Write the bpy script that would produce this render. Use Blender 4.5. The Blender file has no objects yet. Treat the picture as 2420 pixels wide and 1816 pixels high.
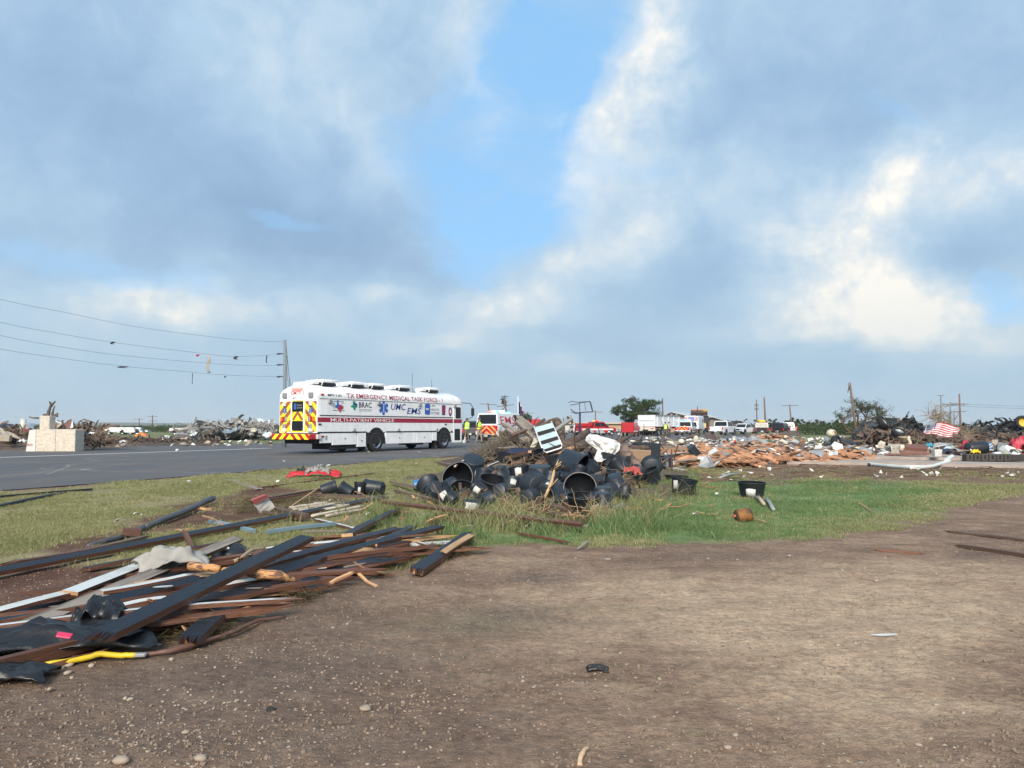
import bpy,bmesh,math,random
import numpy as np
from mathutils import Vector,Matrix,Euler,noise as mnoise
R=math.radians
rnd=random.Random(7)
SC=bpy.context.scene
COL=SC.collection

# ------------------------------------------------------------------ camera
CAM_H,FPX,HOR=1.27,2420*26/36,1008.0
PITCH=math.atan((HOR-908)/FPX)
cam=bpy.data.cameras.new('camera'); cam.lens=26; cam.sensor_width=36; cam.clip_start=.05; cam.clip_end=20000
camo=bpy.data.objects.new('camera',cam); COL.objects.link(camo)
camo.location=(0,0,CAM_H); camo.rotation_euler=(math.pi/2+PITCH,0,0)
SC.camera=camo
SC.view_settings.view_transform='Standard'; SC.view_settings.look='None'
SC.view_settings.exposure=0.84; SC.view_settings.gamma=1; SC.view_settings.use_curve_mapping=False

def ray(u,v):
    zc=(908-v)/FPX
    return Vector(((u-1210)/FPX,math.cos(PITCH)-math.sin(PITCH)*zc,math.sin(PITCH)+math.cos(PITCH)*zc))
def A(u,v,Y):
    """the point at distance Y along the view axis that the photograph shows at (u, v)"""
    d=ray(u,v); t=Y/d.y
    return Vector((d.x*t,Y,CAM_H+d.z*t))
def G(u,v,z=0):
    """the point of the ground that the photograph shows at (u, v)"""
    d=ray(u,v); t=(z-CAM_H)/d.z
    return Vector((d.x*t,d.y*t,z))
def DY(v):return G(1210,v).y

# ------------------------------------------------------------------ world
SUN_AZ,SUN_EL=R(188),R(31)      # azimuth from +Y towards +X
world=bpy.data.worlds.new('World'); SC.world=world; world.use_nodes=True
nt=world.node_tree; nt.nodes.clear()
class N:
    def __init__(s,nt):s.nt=nt
    def new(s,t,**k):
        n=s.nt.nodes.new(t)
        for a,b in k.items():setattr(n,a,b)
        return n
    def link(s,a,b):s.nt.links.new(a,b)
    def setin(s,inp,x):
        if isinstance(x,(int,float,tuple,list)):inp.default_value=x
        else:s.link(x,inp)
    def m(s,op,a,b=None,c=None,clamp=False):
        n=s.new('ShaderNodeMath',operation=op,use_clamp=clamp)
        for i,x in enumerate((a,b,c)):
            if x is not None:s.setin(n.inputs[i],x)
        return n.outputs[0]
    def noise(s,vec,scale,detail=4,rough=.55,dist=0,out='Fac'):
        n=s.new('ShaderNodeTexNoise'); n.inputs['Scale'].default_value=scale
        n.inputs['Detail'].default_value=detail; n.inputs['Roughness'].default_value=rough; n.inputs['Distortion'].default_value=dist
        if vec is not None:s.link(vec,n.inputs['Vector'])
        return n.outputs[out]
    def ramp(s,fac,stops,interp='LINEAR'):
        n=s.new('ShaderNodeValToRGB'); cr=n.color_ramp; cr.interpolation=interp
        while len(cr.elements) < len(stops):cr.elements.new(.5)
        for e,(p,c) in zip(cr.elements,stops):
            e.position=p; e.color=(c,c,c,1) if isinstance(c,(int,float)) else (*c,1)
        s.link(fac,n.inputs[0]); return n.outputs[0]
    def mix(s,fac,a,b,blend='MIX'):
        n=s.new('ShaderNodeMix',data_type='RGBA',blend_type=blend)
        s.setin(n.inputs['Factor'],fac)
        for k,x in ((6,a),(7,b)):
            if isinstance(x,tuple):x=(*x,1) if len(x) == 3 else x
            s.setin(n.inputs[k],x)
        return n.outputs[2]
    def comb(s,x,y,z):
        n=s.new('ShaderNodeCombineXYZ')
        for i,q in enumerate((x,y,z)):s.setin(n.inputs[i],q)
        return n.outputs[0]
    def sep(s,v):
        n=s.new('ShaderNodeSeparateXYZ'); s.link(v,n.inputs[0]); return n.outputs
w=N(nt)
tc=w.new('ShaderNodeTexCoord'); gen=tc.outputs['Generated']
X,Y,Z=w.sep(gen)
az=w.m('ARCTAN2',X,Y); el=w.m('ARCSINE',Z)
zz=w.m('MAXIMUM',w.m('ADD',Z,.16),.05)
cp=w.comb(w.m('DIVIDE',X,zz),w.m('DIVIDE',Y,zz),3.7)
skyv=w.comb(w.m('MULTIPLY',az,1.0),w.m('MULTIPLY',el,1.35),0.0)
wr=w.noise(cp,1.1,5,.6,out='Color'); wx,wy,_=w.sep(wr)
wr2=w.noise(gen,9,4,.6,out='Color'); w2x,w2y,_=w.sep(wr2)
azw=w.m('ADD',w.m('ADD',az,w.m('MULTIPLY',w.m('SUBTRACT',wx,.5),.20)),w.m('MULTIPLY',w.m('SUBTRACT',w2x,.5),.10))
elw=w.m('ADD',w.m('ADD',el,w.m('MULTIPLY',w.m('SUBTRACT',wy,.5),.09)),w.m('MULTIPLY',w.m('SUBTRACT',w2y,.5),.07))
def blobs(lst,base):
    tot=base
    for (u,v,ru,rv,rot,amp) in lst:      # full-frame pixels: centre, radii, tilt in degrees
        d=ray(u,v).normalized(); a0=math.atan2(d.x,d.y); e0=math.asin(d.z)
        sa,se=ru/FPX*.92,rv/FPX*.92; c,s_=math.cos(R(rot)),math.sin(R(rot))
        da=w.m('SUBTRACT',azw,a0); de=w.m('SUBTRACT',elw,e0)
        p=w.m('MULTIPLY_ADD',da,c/sa,w.m('MULTIPLY',de,s_/sa))
        q=w.m('MULTIPLY_ADD',da,-s_/se,w.m('MULTIPLY',de,c/se))
        r2=w.m('MULTIPLY_ADD',p,p,w.m('MULTIPLY',q,q))
        g=w.m('EXPONENT',w.m('MULTIPLY',r2,-1.0))
        tot=w.m('MULTIPLY_ADD',g,amp,tot)
    return tot
GAP=[  # openings in the cloud
    (1345,30,150,140,0,1.1),(1300,170,130,140,0,1.1),(1250,300,150,130,0,1.0),(1150,380,190,150,0,1.1),
    (1060,460,150,110,-30,.8),(1150,540,130,110,0,.95),(1105,625,70,60,0,.6),
    (640,505,110,30,-12,.42),(60,600,260,60,0,.42),(2390,690,90,60,0,.75),(330,690,200,30,5,.3),
    (1550,370,120,40,0,.3),(2130,250,120,50,-30,.35),(1800,60,200,60,0,.2),(560,90,250,90,-20,.22),(420,640,220,40,0,.25)]
gapf=blobs(GAP,0.0)
LIT=[  # brighter (+) and darker (-) cloud masses
    (1560,90,130,150,-20,.40),(1440,270,150,110,35,.38),(1370,420,60,130,-15,.22),(1130,60,90,150,20,.18),(1170,240,50,120,20,.22),
    (1560,520,110,90,20,.22),(1400,600,130,60,10,.26),(1740,390,90,60,30,.20),
    (1970,580,150,150,0,.42),(2140,400,130,70,35,.48),(2370,400,110,60,20,.36),(2100,700,150,100,-10,.38),(2330,790,220,80,0,.38),(1900,770,260,60,0,.26),(330,730,260,60,0,.14),(1150,770,260,70,0,.14),
    (330,715,130,50,0,.34),(600,740,180,50,-8,.24),(880,700,110,40,10,.30),(1210,730,190,60,12,.34),(1080,820,130,26,0,.22),(1400,870,110,26,0,.22),(160,800,260,80,0,.08),
    (870,330,50,150,25,.14),(700,150,120,140,30,.10),
    (480,390,420,170,-10,-.28),(800,580,260,80,-10,-.34),(330,540,260,60,0,-.10),(250,130,300,160,0,-.05),
    (1650,650,200,90,15,-.16),(1950,270,300,130,-20,-.14),(2300,600,160,70,0,-.20),(1790,840,420,45,-3,-.16),(1300,790,200,40,0,-.08),(2250,130,200,120,0,-.12),(1700,180,90,200,0,-.06),
    (2000,900,500,50,0,-.05)]
litf=blobs([b[:5]+(b[5]*(.80 if b[5] > 0 else .9),) for b in LIT],0.40)
n1=w.noise(cp,1.5,7,.55,.3); n2=w.noise(gen,14,6,.6,.35); n3=w.noise(gen,4.5,4,.5)
low=w.m('SUBTRACT',1.0,w.m('MULTIPLY',el,3.2),clamp=True)       # far clouds near the horizon flatten out
n4=w.noise(gen,38,5,.6,.2)
det=w.m('ADD',w.m('ADD',w.m('MULTIPLY',w.m('SUBTRACT',n1,.5),.34),w.m('MULTIPLY',w.m('SUBTRACT',n2,.5),.50)),w.m('MULTIPLY',w.m('MULTIPLY',w.m('SUBTRACT',n4,.5),.7),w.m('MULTIPLY_ADD',litf,2.2,-.75,clamp=True)))
gapd=w.m('ADD',gapf,w.m('MULTIPLY',det,.8))
clear=w.ramp(gapd,[(.16,0.0),(.45,.45),(1.0,1.0)],'EASE')
lit=w.m('ADD',w.m('ADD',litf,w.m('MULTIPLY',det,w.m('SUBTRACT',1.0,w.m('MULTIPLY',low,.45)))),w.m('MULTIPLY',w.m('SUBTRACT',n3,.5),.22))
ccol=w.ramp(lit,[(.02,(.130,.200,.295)),(.24,(.160,.238,.335)),(.42,(.203,.282,.365)),(.56,(.262,.325,.385)),(.70,(.345,.375,.395)),(.88,(.50,.470,.425))])
# towards the horizon the cloud base greys and evens out
hz=w.ramp(el,[(0.0,1.0),(.07,.80),(.17,.30),(.30,0.0)])
ccol=w.mix(w.m('MULTIPLY',hz,.62),ccol,(.200,.268,.310))
sky=w.new('ShaderNodeTexSky',sky_type='NISHITA',sun_disc=False,sun_elevation=SUN_EL,sun_rotation=SUN_AZ,air_density=1.0,dust_density=.6,ozone_density=2.0)
b1=w.new('ShaderNodeBackground'); b1.inputs[1].default_value=.084
tint=w.mix(.80,sky.outputs[0],(2.2,4.4,7.0))
w.link(tint,b1.inputs[0])
b2=w.new('ShaderNodeBackground'); b2.inputs[1].default_value=1.27; w.link(ccol,b2.inputs[0])
wisp=w.ramp(w.noise(cp,4.5,7,.62,.8),[(.42,0.0),(.72,.42)]); clear=w.m('MULTIPLY',clear,w.m('SUBTRACT',1.0,wisp))
ms=w.new('ShaderNodeMixShader'); w.link(clear,ms.inputs[0]); w.link(b2.outputs[0],ms.inputs[1]); w.link(b1.outputs[0],ms.inputs[2])
wo=w.new('ShaderNodeOutputWorld'); w.link(ms.outputs[0],wo.inputs[0])

sun=bpy.data.lights.new('sun','SUN'); sun.energy=3.0; sun.angle=R(24); sun.color=(1.0,.90,.77)
suno=bpy.data.objects.new('sun',sun); COL.objects.link(suno)
sd=Vector((math.sin(SUN_AZ)*math.cos(SUN_EL),math.cos(SUN_AZ)*math.cos(SUN_EL),math.sin(SUN_EL)))
suno.rotation_euler=sd.to_track_quat('Z','Y').to_euler(); suno.location=(30,20,40)

# ------------------------------------------------------------------ mesh helpers
class MB:
    def __init__(s):s.v=[]; s.f=[]; s.m=[]; s.sm=[]
    def add(s,vs,fs,mi=0,smooth=False,M=None):
        n=len(s.v)
        if M is not None:vs=[M @ Vector(q) for q in vs]
        s.v.extend([tuple(q) for q in vs]); s.f.extend([tuple(i+n for i in f) for f in fs])
        s.m.extend([mi]*len(fs) if isinstance(mi,int) else mi); s.sm.extend([smooth]*len(fs)); return s
    def box(s,c,d,rot=None,mi=0,M=None):
        x,y,z=d[0]/2,d[1]/2,d[2]/2
        vs=[Vector(q) for q in ((-x,-y,-z),(x,-y,-z),(x,y,-z),(-x,y,-z),(-x,-y,z),(x,-y,z),(x,y,z),(-x,y,z))]
        if rot is not None:
            E=rot if isinstance(rot,Matrix) else Euler(rot).to_matrix()
            vs=[E @ q for q in vs]
        vs=[q+Vector(c) for q in vs]
        return s.add(vs,[(0,3,2,1),(4,5,6,7),(0,1,5,4),(1,2,6,5),(2,3,7,6),(3,0,4,7)],mi,M=M)
    def bbox(s,c,d,b=.02,mi=0,M=None):
        """box with chamfered edges"""
        x,y,z=d[0]/2,d[1]/2,d[2]/2; b=min(b,x*.9,y*.9,z*.9); vs=[]
        for sx in (-1,1):
            for sy in (-1,1):
                for sz in (-1,1):
                    vs += [(sx*x,sy*(y-b),sz*(z-b)),(sx*(x-b),sy*y,sz*(z-b)),(sx*(x-b),sy*(y-b),sz*z)]
        bm=bmesh.new(); bv=[bm.verts.new(Vector(q)+Vector(c)) for q in vs]
        bmesh.ops.convex_hull(bm,input=bv)
        bm.verts.index_update()
        return s.add([q.co.copy() for q in bm.verts],[[q.index for q in f.verts] for f in bm.faces],mi,M=M)
    def tube(s,pts,rad,seg=8,mi=0,cap=True,smooth=True,M=None):
        pts=[Vector(p) for p in pts]; n=len(pts)
        rad=[rad]*n if isinstance(rad,(int,float)) else rad
        vs,fs=[],[]; up=Vector((0,0,1)); prev=None
        for i,p in enumerate(pts):
            t=(pts[min(i+1,n-1)]-pts[max(i-1,0)]).normalized()
            if prev is None:a=t.cross(up) if abs(t.z) < .95 else t.cross(Vector((1,0,0)))
            else:a=prev - t*prev.dot(t)
            a.normalize(); prev=a; b=t.cross(a)
            for k in range(seg):
                th=2*math.pi*k/seg
                vs.append(p+(a*math.cos(th)+b*math.sin(th))*rad[i])
        for i in range(n-1):
            for k in range(seg):
                k2=(k+1) % seg
                fs.append((i*seg+k,i*seg+k2,(i+1)*seg+k2,(i+1)*seg+k))
        if cap:fs.append(tuple(range(seg))[::-1]); fs.append(tuple((n-1)*seg+k for k in range(seg)))
        return s.add(vs,fs,mi,smooth,M)
    def cyl(s,p0,p1,r0,r1=None,seg=10,mi=0,cap=True,smooth=True,M=None):
        return s.tube([p0,p1],[r0,r0 if r1 is None else r1],seg,mi,cap,smooth,M)
    def lathe(s,prof,seg=24,mi=0,smooth=True,M=None,close=False):
        """prof: (r, z) list, spun about z"""
        vs,fs=[],[]; n=len(prof)
        for r_,z in prof:
            for k in range(seg):
                th=2*math.pi*k/seg; vs.append((r_*math.cos(th),r_*math.sin(th),z))
        for i in range(n-1):
            for k in range(seg):
                k2=(k+1) % seg; fs.append((i*seg+k,i*seg+k2,(i+1)*seg+k2,(i+1)*seg+k))
        if prof[0][0] > 1e-6 and close:fs.append(tuple(range(seg))[::-1]); fs.append(tuple((n-1)*seg+k for k in range(seg)))
        return s.add(vs,fs,mi,smooth,M)
    def prism(s,poly,d,mi=0,M=None):
        """poly in (x, z), extruded from y=-d/2 to d/2"""
        n=len(poly); vs=[(p[0],-d/2,p[1]) for p in poly]+[(p[0],d/2,p[1]) for p in poly]
        fs=[tuple(range(n)),tuple(range(2*n-1,n-1,-1))]+[(i,i+n,(i+1) % n+n,(i+1) % n) for i in range(n)]
        return s.add(vs,fs,mi,M=M)
    def loft(s,rings,mi=0,smooth=False,cap=True,M=None):
        k=len(rings[0]); vs=[q for r_ in rings for q in r_]; fs=[]
        for i in range(len(rings)-1):
            for j in range(k):
                j2=(j+1) % k; fs.append((i*k+j,i*k+j2,(i+1)*k+j2,(i+1)*k+j))
        if cap:fs.append(tuple(range(k))[::-1]); fs.append(tuple((len(rings)-1)*k+j for j in range(k)))
        return s.add(vs,fs,mi,smooth,M)
    def mesh(s,name,mats):
        me=bpy.data.meshes.new(name); me.from_pydata(s.v,[],s.f)
        for m_ in (mats if isinstance(mats,(list,tuple)) else [mats]):me.materials.append(m_)
        me.polygons.foreach_set('material_index',s.m); me.polygons.foreach_set('use_smooth',s.sm)
        me.update(); return me
    def build(s,name,mats,parent=None,fix=False):
        me=s.mesh(name,mats)
        if fix:
            bm=bmesh.new(); bm.from_mesh(me); bmesh.ops.recalc_face_normals(bm,faces=bm.faces); bm.to_mesh(me); bm.free()
        return link(name,me,parent)
def link(name,me,parent=None):
    o=bpy.data.objects.new(name,me); COL.objects.link(o)
    if parent is not None:o.parent=parent
    return o
def tag(o,label=None,cat=None,group=None,kind=None):
    if label:o['label']=label
    if cat:o['category']=cat
    if group:o['group']=group
    if kind:o['kind']=kind
    return o
def thing(name,label,cat,loc=(0,0,0),rz=0,sc=1,group=None):
    o=bpy.data.objects.new(name,None); COL.objects.link(o); o.empty_display_size=.2
    o.location=loc; o.rotation_euler=(0,0,rz); o.scale=(sc,sc,sc)
    return tag(o,label,cat,group)
def copy_tree(o,loc=None,rz=None,label=None,group=None,sc=None):
    c=o.copy(); COL.objects.link(c)
    if loc is not None:c.location=loc
    if rz is not None:c.rotation_euler=(0,0,rz)
    if sc is not None:c.scale=(sc,sc,sc)
    if label:c['label']=label
    if group:c['group']=group
    for ch in list(o.children):
        d=ch.copy(); COL.objects.link(d); d.parent=c
        for g in ch.children:
            e=g.copy(); COL.objects.link(e); e.parent=d
    return c
def T(x,y,z):return Matrix.Translation((x,y,z))
def RX(a):return Matrix.Rotation(a,4,'X')
def RY(a):return Matrix.Rotation(a,4,'Y')
def RZ(a):return Matrix.Rotation(a,4,'Z')
def frame(p,xdir,up=Vector((0,0,1))):
    """matrix with local x along xdir, local z as near to up as can be"""
    x=Vector(xdir).normalized(); y=up.cross(x)
    if y.length < 1e-4:y=Vector((0,1,0)).cross(x)
    y.normalize(); z=x.cross(y)
    return Matrix(((x.x,y.x,z.x,p[0]),(x.y,y.y,z.y,p[1]),(x.z,y.z,z.z,p[2]),(0,0,0,1)))

# ------------------------------------------------------------------ materials
MATS={}
def mat(name,col,rough=.7,metal=0.0,var=.25,vs=6.0,col2=None,c2s=3.0,c2r=(.45,.62),bump=.0,bs=60.0,stretch=None,dirt=0.0,emit=None,es=0,spec=.5,coat=0,trans=0,alpha=1):
    if name in MATS:return MATS[name]
    m=bpy.data.materials.new(name); m.use_nodes=True; n=N(m.node_tree); b=m.node_tree.nodes['Principled BSDF']
    tc=n.new('ShaderNodeTexCoord'); v=tc.outputs['Object']
    oi=n.new('ShaderNodeObjectInfo')
    off=n.new('ShaderNodeVectorMath',operation='MULTIPLY_ADD'); n.link(n.comb(oi.outputs['Random'],oi.outputs['Random'],oi.outputs['Random']),off.inputs[0]); off.inputs[1].default_value=(37,53,71); n.link(v,off.inputs[2]); v=off.outputs[0]
    if stretch:
        mp=n.new('ShaderNodeMapping'); mp.inputs['Scale'].default_value=stretch; n.link(v,mp.inputs[0]); v2=mp.outputs[0]
    else:v2=v
    c=col
    if col2 is not None:
        f=n.ramp(n.noise(v2,c2s,5,.6),[(c2r[0],0.0),(c2r[1],1.0)]); c=n.mix(f,col,col2)
    if var > 0:
        nn=n.noise(v2,vs,5,.65); k=n.m('MULTIPLY_ADD',nn,2*var,1-var)
        k2=n.m('MULTIPLY_ADD',oi.outputs['Random'],var*.8,1-var*.4); k=n.m('MULTIPLY',k,k2)
        c=n.mix(1.0,c,n.comb(k,k,k),'MULTIPLY')
    if dirt > 0:
        f=n.ramp(n.noise(v,2.3,6,.7),[(.45,0.0),(.75,dirt)]); c=n.mix(f,c,(.13,.095,.07))
    n.setin(b.inputs['Base Color'],(*c,1) if isinstance(c,tuple) else c)
    b.inputs['Metallic'].default_value=metal
    rr=n.m('MULTIPLY_ADD',n.noise(v2,vs*1.7,3),.3,rough-.15,clamp=True); n.link(rr,b.inputs['Roughness'])
    b.inputs['Specular IOR Level'].default_value=spec
    if coat:b.inputs['Coat Weight'].default_value=coat; b.inputs['Coat Roughness'].default_value=.15
    if bump > 0:
        bp=n.new('ShaderNodeBump'); bp.inputs['Strength'].default_value=bump; bp.inputs['Distance'].default_value=.01
        n.link(n.noise(v2,bs,4,.6),bp.inputs['Height']); n.link(bp.outputs[0],b.inputs['Normal'])
    if emit:b.inputs['Emission Color'].default_value=(*emit,1); b.inputs['Emission Strength'].default_value=es
    if alpha < 1:b.inputs['Alpha'].default_value=alpha
    MATS[name]=m; return m
GR=(.35,6,6)
WHITE=mat('white_paint',(.82,.83,.84),.36,var=.04,vs=1.5,dirt=.20,coat=.2)
WHITE2=mat('dirty_white',(.62,.62,.60),.6,var=.15,dirt=.5)
BLACK=mat('black_rubber',(.012,.012,.014),.75,var=.3)
DKGLASS=mat('dark_glass',(.010,.012,.015),.2,var=.1,spec=.4)
CHROME=mat('chrome',(.55,.56,.58),.25,1.0,var=.1)
RED=mat('red_paint',(.42,.012,.02),.35,var=.08,vs=2,coat=.3)
DRED=mat('maroon_print',(.30,.012,.04),.45,var=.05)
NAVY=mat('navy_print',(.012,.035,.19),.45,var=.05)
BLKPR=mat('black_print',(.015,.015,.018),.5,var=.05)
YEL=mat('yellow_reflective',(.80,.74,.02),.4,var=.06)
BRNRED=mat('red_reflective',(.33,.085,.05),.5,var=.12)
SILVER=mat('silver_metal',(.46,.47,.48),.45,.6,var=.2,dirt=.25)
GALV=mat('galvanised_steel',(.36,.39,.41),.5,.4,var=.3,dirt=.3)
CONC=mat('weathered_concrete',(.40,.37,.33),.85,var=.25,vs=4,bump=.4,bs=50,dirt=.35)
WOODPAINT=mat('dark_blue_painted_wood',(.007,.012,.022),.48,var=.5,vs=14,stretch=(.5,7,7),bump=1.0,bs=24,spec=.32,col2=(.040,.032,.028),c2s=9,c2r=(.60,.80))
WOODRAW=mat('wet_reddish_wood',(.115,.046,.024),.5,var=.55,vs=10,stretch=GR,bump=.6,bs=26,col2=(.26,.13,.07),c2s=2.2,c2r=(.55,.8))
WOODBRN=mat('old_brown_wood',(.085,.048,.032),.6,var=.5,vs=9,stretch=GR,bump=.7,bs=26,col2=(.17,.115,.085),c2s=2.5)
WOODGRY=mat('grey_weathered_wood',(.27,.235,.20),.8,var=.35,vs=9,stretch=GR,bump=.5,bs=26,col2=(.15,.12,.10),c2s=2.5)
WOODNEW=mat('fresh_pine',(.52,.33,.17),.65,var=.3,vs=9,stretch=GR,bump=.4,bs=26,col2=(.38,.20,.10),c2s=3)
WOODORG=mat('orange_split_lumber',(.42,.225,.125),.75,var=.6,vs=4,stretch=(.6,4,4),bump=.5,bs=18,col2=(.33,.15,.08),c2s=2)
WOODTAN=mat('pale_split_lumber',(.50,.34,.21),.75,var=.3,vs=4,stretch=(.6,4,4),bump=.4,bs=18)
BARK=mat('dark_bark',(.075,.048,.034),.85,var=.5,vs=7,stretch=(.4,4,4),bump=1.0,bs=14,col2=(.17,.115,.08),c2s=2.2)
WHITEWOOD=mat('white_painted_wood',(.60,.63,.62),.5,var=.12,vs=10,stretch=GR,dirt=.5,bump=.3,bs=26)
BLUESTEEL=mat('pale_blue_metal',(.20,.30,.36),.4,.3,var=.2,dirt=.25)
POT=mat('black_nursery_plastic',(.010,.017,.027),.46,var=.4,vs=5,dirt=.16,spec=.5,bump=.15,bs=9)
POTIN=mat('pot_inside_shade',(.0025,.0035,.006),.75,var=.3,spec=.2)  # same pot plastic, colour darkened to stand in for the shade inside
PAPER=mat('torn_white_label',(.62,.62,.60),.7,var=.1,dirt=.5)
CLOTH=mat('white_cloth',(.74,.73,.70),.85,var=.12,vs=3,dirt=.25,bump=.3,bs=20)
GREYCLOTH=mat('grey_cloth',(.30,.29,.27),.85,var=.2,dirt=.4,bump=.3,bs=30)
BLKPLAS=mat('black_plastic_sheet',(.008,.009,.012),.42,var=.4,bump=.6,bs=14,spec=.6)
DIRTM=mat('loose_brown_soil',(.115,.078,.058),.9,var=.4,vs=5,bump=.9,bs=20)
# ------------------------------------------------------------------ ground
def polyg(pts):return np.array([G(u,v)[:2] for u,v in pts])
def sdist(P,poly):
    """signed distance (inside positive) of points P (n,2) to a polygon"""
    d=np.full(len(P),1e9); inside=np.zeros(len(P),bool); n=len(poly)
    for i in range(n):
        a,b=poly[i],poly[(i+1) % n]; e=b-a; wv=P-a
        t=np.clip((wv@e)/max(e@e,1e-9),0,1); q=wv-np.outer(t,e); d=np.minimum(d,np.hypot(q[:,0],q[:,1]))
        c=((a[1] <= P[:,1]) & (P[:,1] < b[1])) | ((b[1] <= P[:,1]) & (P[:,1] < a[1]))
        with np.errstate(divide='ignore',invalid='ignore'):xx=a[0]+(P[:,1]-a[1])/(b[1]-a[1])*e[0]
        inside ^= c & (P[:,0] < xx)
    return np.where(inside,d,-d)
n0,n1_=np.array(G(0,1162)[:2]),np.array(G(1017,1083)[:2]); rd=(n1_-n0)/np.linalg.norm(n1_-n0)
f0,f1_=np.array(G(0,1067)[:2]),np.array(G(640,1048)[:2]); fd=(f1_-f0)/np.linalg.norm(f1_-f0)
ROAD=np.array([n0-rd*50,n0,n1_,G(1200,1072)[:2],G(1480,1062)[:2],G(1600,1051)[:2],G(1730,1044)[:2],G(1800,1036)[:2],G(1900,1026)[:2],
                 G(1500,1024)[:2],G(1200,1026)[:2],f1_+fd*12,f1_,f0,f0-fd*45])
GRASS=polyg([(-700,1400),(0,1345),(130,1335),(420,1352),(640,1385),(860,1350),(1000,1318),(1130,1300),(1260,1288),(1420,1289),(1560,1282),(1700,1282),
               (1860,1270),(2000,1258),(2100,1243),(2200,1215),(2300,1195),(2420,1172),(3200,1130),(3200,1112),(2420,1116),(1900,1108),(1600,1100),(1200,1090),(1017,1083.5),(0,1164),(-900,1240)])
SOIL=polyg([(60,1310),(180,1265),(330,1225),(430,1190),(520,1172),(640,1152),(760,1160),(820,1190),(640,1215),(520,1250),(400,1262),(300,1290),(180,1330)])
SOIL2=polyg([(-200,1440),(0,1352),(120,1338),(330,1350),(300,1420),(0,1450)])
LUSH=polyg([(1050,1295),(1280,1245),(1480,1160),(1640,1115),(1780,1140),(1900,1135),(2150,1140),(2230,1165),(2100,1215),(1900,1262),(1700,1280),(1300,1292)])
DRYR=polyg([(1640,1100),(2600,1106),(2600,1150),(2380,1150),(2120,1136),(1990,1146),(1930,1134),(1860,1150),(1780,1138),(1700,1114)])
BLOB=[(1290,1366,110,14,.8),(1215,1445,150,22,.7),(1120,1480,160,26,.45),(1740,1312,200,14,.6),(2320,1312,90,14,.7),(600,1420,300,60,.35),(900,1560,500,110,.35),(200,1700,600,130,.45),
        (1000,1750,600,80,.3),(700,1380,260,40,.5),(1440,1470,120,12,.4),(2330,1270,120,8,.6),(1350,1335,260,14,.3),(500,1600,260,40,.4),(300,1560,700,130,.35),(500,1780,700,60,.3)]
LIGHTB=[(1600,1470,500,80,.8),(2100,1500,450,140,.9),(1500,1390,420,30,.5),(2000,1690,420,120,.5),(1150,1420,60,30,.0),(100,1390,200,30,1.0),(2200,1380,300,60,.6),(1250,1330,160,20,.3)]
def vnoise(x,y,seed=0,oct=4):
    """cheap value noise on arrays"""
    r=np.zeros_like(x); a=1.0; tot=0
    rs=np.random.RandomState(seed); tab=rs.rand(256,256)
    for o in range(oct):
        fx,fy=np.floor(x),np.floor(y); ix,iy=fx.astype(int),fy.astype(int); tx,ty=x-fx,y-fy
        tx=tx*tx*(3-2*tx); ty=ty*ty*(3-2*ty)
        g=lambda i,j:tab[(ix+i) % 256,(iy+j) % 256]
        r += a*((g(0,0)*(1-tx)+g(1,0)*tx)*(1-ty)+(g(0,1)*(1-tx)+g(1,1)*tx)*ty); tot += a
        x=x*2.03+17.3; y=y*2.03+5.1; a *= .5
    return r/tot
def pix(P):
    """frame pixel of ground points (only sensible in front of the camera)"""
    Yc=P[:,1]*math.cos(PITCH)-CAM_H*math.sin(PITCH); zc=-P[:,1]*math.sin(PITCH)-CAM_H*math.cos(PITCH); Yc=np.maximum(Yc,.2)
    return 1210+FPX*P[:,0]/Yc,908-FPX*zc/Yc
def zones(P):
    x,y=P[:,0],P[:,1]; r=np.hypot(x,y)
    jag=(vnoise(x*1.3,y*1.3,3)-.5)*np.clip(r*.14,.5,4)+(vnoise(x*5,y*5,4)-.5)*.5
    g=np.clip((sdist(P,GRASS)+jag*.55)/.35+.5,0,1)
    soil=np.clip((sdist(P,SOIL)+jag*.7)/.5+.5,0,1); soil=np.maximum(soil,np.clip((sdist(P,SOIL2)+jag*.4)/.3+.5,0,1))
    g=g*(1-soil*.93)
    lush=np.clip(sdist(P,LUSH)/1.2+.5+jag*.5,0,1)
    dry=np.clip(sdist(P,DRYR)/1.0+.5+jag*.7,0,1)
    g=g*(1-.88*dry)
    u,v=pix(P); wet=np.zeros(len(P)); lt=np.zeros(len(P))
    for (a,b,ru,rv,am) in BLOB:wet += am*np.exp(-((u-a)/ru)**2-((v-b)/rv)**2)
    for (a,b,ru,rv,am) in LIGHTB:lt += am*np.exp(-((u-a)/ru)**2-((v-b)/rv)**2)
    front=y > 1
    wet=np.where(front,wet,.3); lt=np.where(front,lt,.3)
    g=np.maximum(g,np.where(front,.24*np.exp(-((u-1120)/170)**2-((v-1478)/30)**2)+.25*np.exp(-((u-1440)/150)**2-((v-1436)/9)**2)+.3*np.exp(-((u-1640)/40)**2-((v-1735)/12)**2),0)); soilred=np.clip(soil,0,1)
    return g,lush,np.clip(wet,0,1),np.clip(lt,0,1),np.maximum(soilred,dry*.6)
def relief(x,y):
    r=np.hypot(x,y); k=np.clip(1-(r-14)/30,0,1)
    z=(vnoise(x*1.1,y*1.1,11)-.5)*.030+(vnoise(x*4,y*4,12)-.5)*.020+(vnoise(x*14,y*14,13,2)-.5)*.010
    return z*k
ths=np.concatenate([np.radians(np.arange(-48,48,.2)),np.radians(np.arange(48,312,4))])
rs_=[.6]
while rs_[-1] < 70:rs_.append(rs_[-1]*1.0125)
while rs_[-1] < 9000:rs_.append(rs_[-1]*1.06)
rs_=np.array(rs_); nr,nth=len(rs_),len(ths)
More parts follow.
